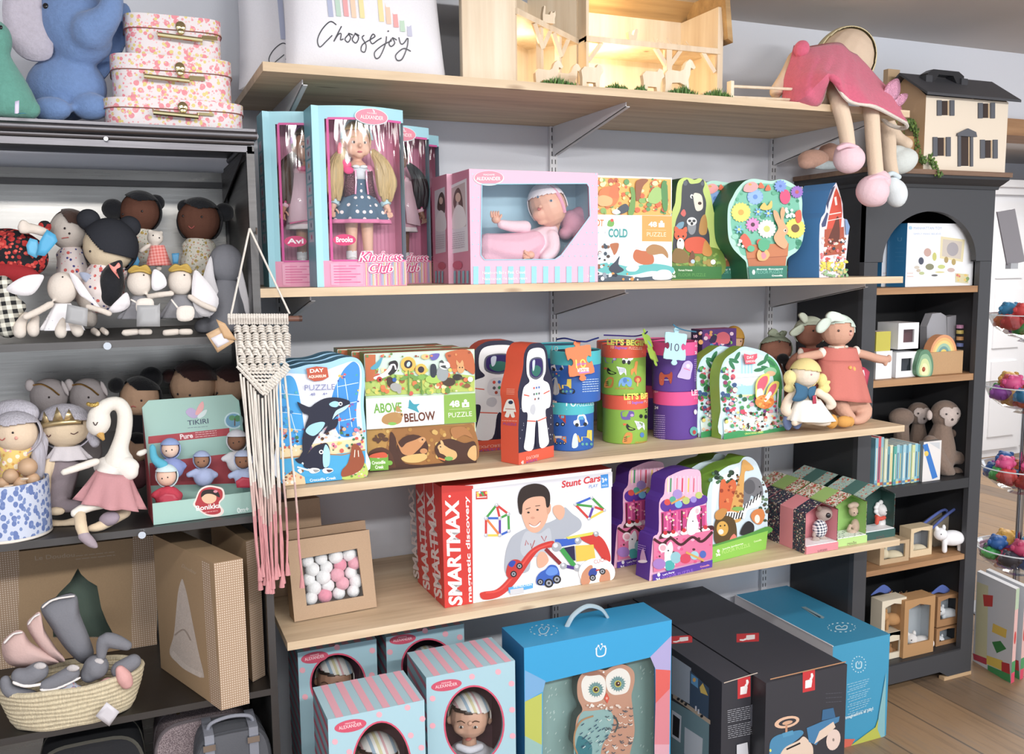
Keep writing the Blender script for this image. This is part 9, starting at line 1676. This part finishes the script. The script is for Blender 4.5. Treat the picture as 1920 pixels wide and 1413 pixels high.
pxbox('white_window_box','lower white window box with grey toy, under its twin','box',1679,661,1717,714,-.275,.09,WH,WH,WH,K2,'white window boxes',holeuv=[(.25,.25),(.78,.25),(.78,.75),(.25,.75)],inner=M('6a7484'));pxbox('white_window_box','upper white window box with pink toy, on top of its twin','box',1683,606,1721,662,-.275,.09,WH,WH,WH,K2+hgt(Q(1679,714,Y=-.275),1679,661),'white window boxes',holeuv=[(.25,.25),(.78,.25),(.78,.75),(.25,.75)],inner=M('c98a90'))
s=pxbox('white_box','plain white box under the mustard box beside the coral doll hand','box',1641,659,1671,716,-.275,.06,WH,zf=K2);pxbox('mustard_box','small mustard box with white lid beside the window boxes','box',1642,622,1669,659,-.27,.05,M('c4ba2f'),tp=M('e6d8d8'),zf=K2+s.h)
def rainbow():
 s=pxbox('rainbow_box','kraft box holding a wooden rainbow, before the grey carrier','box',1727,662,1804,702,-.275,.07,M('c49a6a','kraft'),zf=K2);s.F.disc(1757,679,8,9,'e6d8c4');[s.F.disc(1790-q,682,14-q*3,14-q*3.4,c) for q,c in((0,'e8a05a'),(1,'e8cf6a'),(2,'8fb8a4'))]
 t=thing('wooden_rainbow','stacked wooden rainbow in orange, yellow and teal in the kraft box','toy',Q(1768,690,Y=-.25));c=Q(1769,664,Y=-.268);k=scl(c)
 for r0,cl in((34,'e39a64'),(29,'e8b96a'),(24,'e6d27a'),(19,'9cc4a8'),(14,'6a9a9a'),(9,'e6c95a')):m=MB();P=[c+V((r0*k*cos(a),0,r0*k*1.08*sin(a))) for a in[pi*i/20 for i in range(21)]];Pi=[c+V(((r0-5)*k*cos(a),0,(r0-5)*k*1.08*sin(a))) for a in[pi*(20-i)/20 for i in range(21)]];m.prism((P+Pi)[::-1] if r0>9 else P[::-1],(0,.03,0),M(cl,'paint'));m.build('arc',t,smooth=0)
rainbow()
def avo():
 t=thing('avocado_toy','green nested wooden avocado puzzle beside the rainbow','toy',Q(1733,705,Y=-.29));S=[(1722,705),(1718,690),(1722,672),(1728,658),(1740,656),(1748,670),(1750,690),(1744,706)];c=(1733,684)
 for i,(q,cl) in enumerate(((1,'5a8a6a'),(.82,'8fb890'),(.62,'cfdc9a'),(.42,'f0e8b0'))):m=MB();A=Art(m,(0,-.292-.0012*i,0),(0,-1,0));A.lift=0;m.prism([A.p(c[0]+(x-c[0])*q,c[1]+3*i+(y-c[1])*q) for x,y in catmull(S,4)][::-1],(0,.02,0),M(cl,'paint'));m.build('layer',t,smooth=0)
 MB().ell(Q(1732,692,Y=-.297),(.006,.004,.008),M('b0522a','paint')).build('stone',t)
ZMIN[0]=K2+.0005;avo();ZMIN[0]=None
def carrier():
 t=thing('grey_carrier','pale grey folded carriers holding coloured rings behind the rainbow','toy',Q(1785,690,Y=-.2));
 for xs in([(1738,612),(1748,588),(1764,586),(1774,592),(1778,690),(1738,690)],[(1776,690),(1776,594),(1806,588),(1815,596),(1819,690)]):m=MB();A=Art(m,(0,-.19,0),(0,-1,0));A.lift=0;m.prism([A.p(*q) for q in xs][::1],(0,.03,0),M('a9a9b0','matte'));m.build('carrier_panel',t,smooth=0)
 for y,c in((612,'c98ab0'),(622,'d8c05a'),(634,'e0a05a'),(646,'7a8ac8'),(658,'9a8a6a')):MB().lathe(Q(1800,y,Y=-.215),[(0,-.006),(.012,-.006),(.012,.006),(0,.006)],M(c,'paint'),16).build('bead',t)
carrier()
def books():
 C=['7fb8cc','d94a5a','8ec0cf','c9d0b0','5f9aa8','e6dfb8','4aa89c','9cc8d4','6aa8bc','a4d0dc','5c98b4','a8d4e0','cfd89a','8cc8dc','5aa0b8'];x=Q(1640,900,Y=-.28).x;xe=Q(1727,880,Y=-.28).x;w=(xe-x)/15
 for k,c in enumerate(C):
  h=(.166 if k<3 else .155 if k==3 else .135-.0005*k)+.004*(k%2);A=V((x+w*k,-.278+.002*(k%3),K3+.0006));s=Carton(A,A+V((w-.0007,0,0)),h,.11,M(c),M(c),M('e9e6dc'));F=s.F;G=Art(s.mb,s.A,-s.bk,uv=(s.u*s.w,s.up*h));G.line([(.5,.15),(.5,.8)],.28,['f0e8d8','3a5a7a','e0c87a'][k%3]);G.rect(0,.03,1,.09,M(['5a8ab4','e8c45a','b9584a'][k%3]))
  s.make('picture_book','%s picture book spine, number %s from the left in the row'%({'d94a5a':'red','c9d0b0':'sage','e6dfb8':'cream','cfd89a':'lime'}.get(c,'blue-green'),['one','two','three','four','five','six','seven','eight','nine','ten','eleven','twelve','thirteen','fourteen','fifteen'][k]),'book','picture books on the bookcase shelf')
books()
ZMIN[0]=K3+.0005
s=pxbox('board_book','white board book with blue spine leaning by the monkey','book',1729,829,1762,902,-.285,.02,M('e6e2e0'),M('8a8a8a'),zf=K3,deco=lambda s:(s.F.poly([(1730,834),(1739,831),(1758,894),(1748,898)],M('2a7ad0')),s.F.disc(1737,850,4,5,'e8c84a'),s.F.poly([(1729,829),(1762,829),(1762,842),(1741,829)],M('c9cdd2'))))
FUR,FC=M('8a7466','plush'),M('d0bfb8','plush')
def monkey(lb,x,y,r,Y,sit=True):
 f=Fig('plush_monkey',lb,'soft toy',x,y+r*4,Y,None);f.soft('body',[f.head(x,y,r,r*.98)]+([('l',[(x-6,y+r*1.1,r*.7),(x-10,y+r*2.2,r*1.05),(x-12,y+r*3.2,r*1.1)]),('l',[(x+20,y+r*1.3,11),(x+36,y+r*2.4,11),(x+44,y+r*3.2,11)]),('l',[(x-28,y+r*2,15,-.02),(x-10,y+r*3.3,15,-.04),(x+4,y+r*4.1,15,-.04)]),('l',[(x+14,y+r*3.0,13,-.03),(x+42,y+r*3.1,12,-.03)]),('l',[(x+20,y+r*4.1,12,-.03),(x+34,y+r*4.2,11,-.03)])] if sit else[('l',[(x,y+r,12),(x,y+60,20)])]),FUR,.004)
 f.cap('face_patch',FC,keep=lambda u,v,w:w>0 and(((u+.26)**2+(v-.1)**2<.17) or((u-.36)**2+(v-.1)**2<.17) or(u-.05)**2+(v+.4)**2<.2),grow=1.02);f.hd=f.hd[:6]+(f.hd[6]+.005,);f.soft('ear',[('e',x-r*1.1,y+2,6,10,.01)],FC,.003);f.soft('ear',[('e',x+r*1.05,y+4,5,9,.01)],FC,.003);f.face([(x-9,y-1),(x+12,y-2)],er=1.8);m=MB();f.dot(m,x+2,y+9,2.2,'3a2c28');m.build('nose',f.o);return f
monkey('brown plush monkey with heart-shaped face seated beside the books',1772,776,27,-.2);monkey('second brown plush monkey peering from behind the books',1722,775,22,-.1,False)
f=Fig('plush_monkey','brown plush lying flat above the books, only its head top showing','soft toy',1690,800,-.11);f.soft('body',[f.head(1690,782,24,18),('l',[(1690,800,14),(1690,860,16)])],FUR,.004);ZMIN[0]=None
KB=M('c4a67e','kraft');RBX=M('e2c9a0','kraft')
def animal(lb,x,y,r,Y,col,zf,n='wooden_animal'):
 ZMIN[0]=zf;f=Fig(n,lb,'toy animal',x,y+r,Y,None);f.soft('animal_body',[('e',x+r*.3,y,r,r*.62,0),f.head(x-r*.6,y-r*.3,r*.52,r*.5,-.006),('l',[(x-r*.3,y+r*.3,r*.2),(x-r*.3,y+r,r*.2)]),('l',[(x+r*.9,y+r*.3,r*.2),(x+r*.9,y+r,r*.2)]),('e',x-r*.9,y-r*.7,r*.16,r*.26),('e',x-r*.35,y-r*.8,r*.16,r*.26)],M(col,'matte'),.0024);f.face([(x-r*.75,y-r*.35)],er=1.2);ZMIN[0]=None;return f
for a in(('lower kraft window box with a cream lamb, left on the fourth shelf',1649,1020,1703,1068,-.272,.06,KB,K4,1668,1044,16,'e6d6b4','cream wooden lamb inside the left kraft window box'),('pale window box with a cream rabbit beside the polar bear',1706,992,1746,1050,-.255,.05,RBX,K4,1716,1030,13,'e8d8b8','cream rabbit figure inside the pale window box'),
('upper rattle box with brown horse head on the bottom shelf',1652,1128,1697,1190,-.27,.05,M('e0d4bc'),K5+.062,1668,1160,14,'c9945a','brown and white figure inside the upper rattle box'),('lower rattle box standing on the bottom shelf at the left',1652,1190,1690,1248,-.27,.05,M('e0d4bc'),K5,1675,1222,12,'a9784a','brown figure inside the lower rattle box'),('tall kraft box with a white unicorn, centre of the bottom shelf',1692,1128,1748,1250,-.285,.06,M('b98a54','kraft'),K5,1722,1205,17,'efe9e6','white unicorn figure inside the tall kraft box'),('upper kraft box with a white bear, right of the unicorn',1756,1120,1798,1178,-.26,.05,M('a97a4a','kraft'),K5+.07,1774,1150,13,'eceef2','white bear figure inside the upper right kraft box'),('lower kraft box with a white bear, right of the unicorn',1754,1180,1796,1228,-.26,.05,M('a97a4a','kraft'),K5,1772,1204,12,'eceef2','white bear figure inside the lower right kraft box')):
 lb,x0,y0,x1,y1,Y,dp,c,zf,ax,ay,ar,ac,al=a;zf=max(zf,zf);s=pxbox('animal_box',lb,'toy box',x0,y0,x1,y1,Y,dp,c,c,c,zf,'animal window boxes',holeuv=[(.14,.22),(.86,.22),(.86,.84),(.5,.9),(.14,.84)],inner=M('9aa0a8') if 'pale' in lb else M('b4a892' if 'rattle' in lb else 'b9c2ca'));animal(al,ax,ay,ar*1.35,Y+dp/2,ac,s.A.z+.01)
animal('white polar bear figure standing before the linen bag',1778,1008,24,-.27,'f0f0f4',K4+.001,'polar_bear')
ZMIN[0]=K4+.0005
for k,(xs,lb) in enumerate((([(1712,1000),(1740,975),(1772,955),(1780,975),(1770,1040),(1720,1045)],'left'),([(1748,990),(1775,965),(1800,950),(1812,962),(1806,1000),(1796,1030),(1756,1040)],'right'))):
 f=Fig('linen_bag','%s linen drawstring bag with blue edge behind the polar bear'%lb,'bag',1770,1030,-.17-.03*k);f.sheet('bag_cloth',xs,M('9a8f7c','fab'),.012);f.soft('blue_edge',[('l',[xs[0]+(2.5,-.02),xs[1]+(3,-.02),xs[2]+(3,-.02),xs[3]+(3,-.02)])],M('5a6cb4','fab'),.0025)
ZMIN[0]=K5+.0005;r9=random.Random(9)
for x,y,lb in((1690,1120,'left'),(1720,1128,'right')):f=Fig('shredded_paper','tan shredded paper heaped on the %s of the bottom shelf boxes'%lb,'packing',x,y,-.2 if x<1700 else-.25);m=MB();[m.tube([(p:=f.P(x+r9.uniform(-26,26),y+r9.uniform(-7,7),r9.uniform(-.01,.02))),p+V((r9.uniform(-.012,.012),r9.uniform(-.01,.01),r9.uniform(-.004,.014)))],.0013,M(r9.choice(['a98454','c9a070','b5503a','8a6a44'])),4) for _ in range(110)];m.build('paper_strips',f.o,smooth=0)
f.o['kind']='stuff'
for x in(1655,1765):f=Fig('ribbon_bow','blue ribbon bow on the %s box of the bottom shelf'%('left' if x<1700 else 'right'),'ribbon',x,1110,-.25);f.sheet('ribbon_loop',[(x-22,1116),(x-8,1102),(x+4,1096),(x+16,1106),(x+6,1112),(x-6,1110)],M('4f64a8','fab'),.002)
ZMIN[0]=None
# ================================================================ acrylic bowl spinner with rubbery toys, block sets
def spinner():
 Y=.02;c=Q(1895,1262,Y=Y);X=c.x;t=thing('bowl_spinner','chrome and acrylic bowl spinner full of rubbery toys, right of the bookcase','display stand',(X,Y,0));CH=M('b9bcc2','chrome');A=ACRY();m=MB();m.tube([(X,Y,.0),(X,Y,Q(1895,500,Y=Y).z)],.0135,CH,20);m.build('pole',t)
 m=MB();m.lathe((X,Y,0),[(.02,.012),(.165,.01),(.168,.004),(.165,.0005),(0,.0005)],M('8f9298','plastic'),48);m.build('base',t);rr=.16;cols={'c22f62':'crimson','2f8fc0':'light blue','2fa84a':'green','e2702a':'orange','9a3ab0':'purple','e8b03a':'yellow','d93a3a':'red','1f5fa8':'dark blue','e0488a':'pink','3a3a4a':'charcoal'};rnd=random.Random(6)
 nm=['topmost','second','third','lowest']
 for k,yr in enumerate((597,741,902,1062)):
  z=Q(1895,yr,Y=Y-rr).z;d=.1;m=MB();pr=[(.03,-d),(.09,-d*.86),(.135,-d*.5),(rr,0),(rr+.003,.001),(rr+.003,-.003)];m.lathe((X,Y,z),pr,A,48);m.lathe((X,Y,z),[(rr-.001,.0015),(rr+.004,.0015),(rr+.004,-.0025),(rr-.001,-.0025),(rr-.001,.0015)],M('dfe6ea','plastic'),48);m.build('bowl',t,smooth=50);m=MB();m.lathe((X,Y,z-d-.012),[(.034,.012),(.05,.004),(.034,0),(.014,0)],A,24);m.build('collar',t)
  n=0
  for ring_,zz,num in((.05,-.055,5),(.10,-.03,8),(.08,.018,6)):
   for i in range(num):
    a=2*pi*(i+.4*k)/num+.3*n;r=rnd.uniform(.032,.041);p=V((X+ring_*cos(a),Y+ring_*sin(a),z+zz));col=rnd.choice(list(cols));d_=p-CAM;q_=960+FP*d_.dot(rt)/d_.dot(fw)
    if not 1835<q_<1950:continue
    o=thing('rubber_toy','%s bumpy rubbery toy in the %s acrylic bowl'%(cols[col],nm[k]),'toy',p,'%s rubbery toys in the %s bowl'%(cols[col],nm[k]));g=MB();g.ell(p,(r,r,r*.85),M(col,'bright'),None,14,9);
    for j in range(9):b=2*pi*j/9;e=(-.5,.1,.7)[j%3];q=V((cos(b)*math.sqrt(1-e*e),sin(b)*math.sqrt(1-e*e),e*.85));g.ell(p+q*r*.93,r*.3,M(col,'bright'),None,8,5)
    g.build('toy_body',o);n+=1
 sg=MB();a=[Q(x,y,Y=Y) for x,y in((1870,397),(1903,391),(1922,490),(1889,497))];sg.prism(a[::-1],(0,.006,0),M('8f8a90','plastic'));o=sg.build('sign_plate',t,smooth=0);sg=MB();b=Q(1897,498,Y=Y);sg.cb(b.x-.02,b.x+.02,Y-.012,Y+.012,b.z-.012,b.z+.01,M('b9bcc2','plastic'));sg.build('sign_clip',t)
spinner()
def blocks():
 for k,(x,lb) in enumerate(((1895,'front'),(1912,'rear'))):
  z=.0125 if False else .0006;c=Q(x,(1281,1274)[k],Z=z);e=Q((1911,1928)[k],(1272,1265)[k],Z=z);u=(e-c);u=u.normalized()*.024;L=(Q(1832,1243,Z=z)-Q(1895,1281,Z=z)).normalized()*.19;h=Q(1892,1107,Y=c.y).z-z;s=Carton(c,c+u,h,.01,WH);mb=s.mb;mb.v.clear();mb.f.clear();mb.m.clear();P1=M('e9b9b4');mb.box(c,u,L,V((0,0,h)),{'front':P1,'left':M('c4c6cc'),'right':WH,'back':WH,'top':M('e6e8ec'),'bot':WH});s.C=c+(u+L)/2;n=L.cross(V((0,0,1))).normalized();n=n if n.dot(CAM-c)>0 else-n;A=Art(mb,c,n);dx=(0,17)[k]
  def q(P,col):A.poly([(x_+dx,y_-(0,6)[k]) for x_,y_ in P],M(col))
  q([(1832,1090),(1853,1098),(1850,1245),(1828,1236)],'c9c49a');q([(1843,1114),(1862,1116),(1861,1137),(1845,1136)],'c2302a');q([(1862,1168),(1888,1180),(1886,1196),(1860,1184)],'d9b53a');q([(1860,1203),(1876,1201),(1887,1216),(1869,1224)],'2f7a3c');q([(1850,1228),(1880,1238),(1882,1258),(1850,1244)],'d6b83c');q([(1878,1240),(1893,1244),(1894,1264),(1878,1258)],'b3222a');q([(1852,1246),(1894,1264),(1895,1280),(1852,1258)],'2f8a4c');q([(1824,1224),(1850,1234),(1850,1246),(1826,1236)],'b3304a')
  F=Art(mb,c,(0,-1,0) if abs(u.y)<1e-6 else u.cross(V((0,0,1))));F.O=c.copy();F.lift=.0004;F.n=u.cross(V((0,0,1))).normalized();F.n=F.n if F.n.dot(CAM-c)>0 else-F.n;F.uv=(u,V((0,0,h)));F.rect(0,0,1,.11,M('e03a62'));F.rect(0,.11,1,.23,M('3a9a5c'));F.disc(.5,.48,.28,.07,'d93a3a',n=10);F.rect(0,.78,1,1,M('b9d0b0'))
  s.make('block_set_box','toy block set box at the spinner foot, the %s one of two'%lb,'toy box','block set boxes')
blocks()
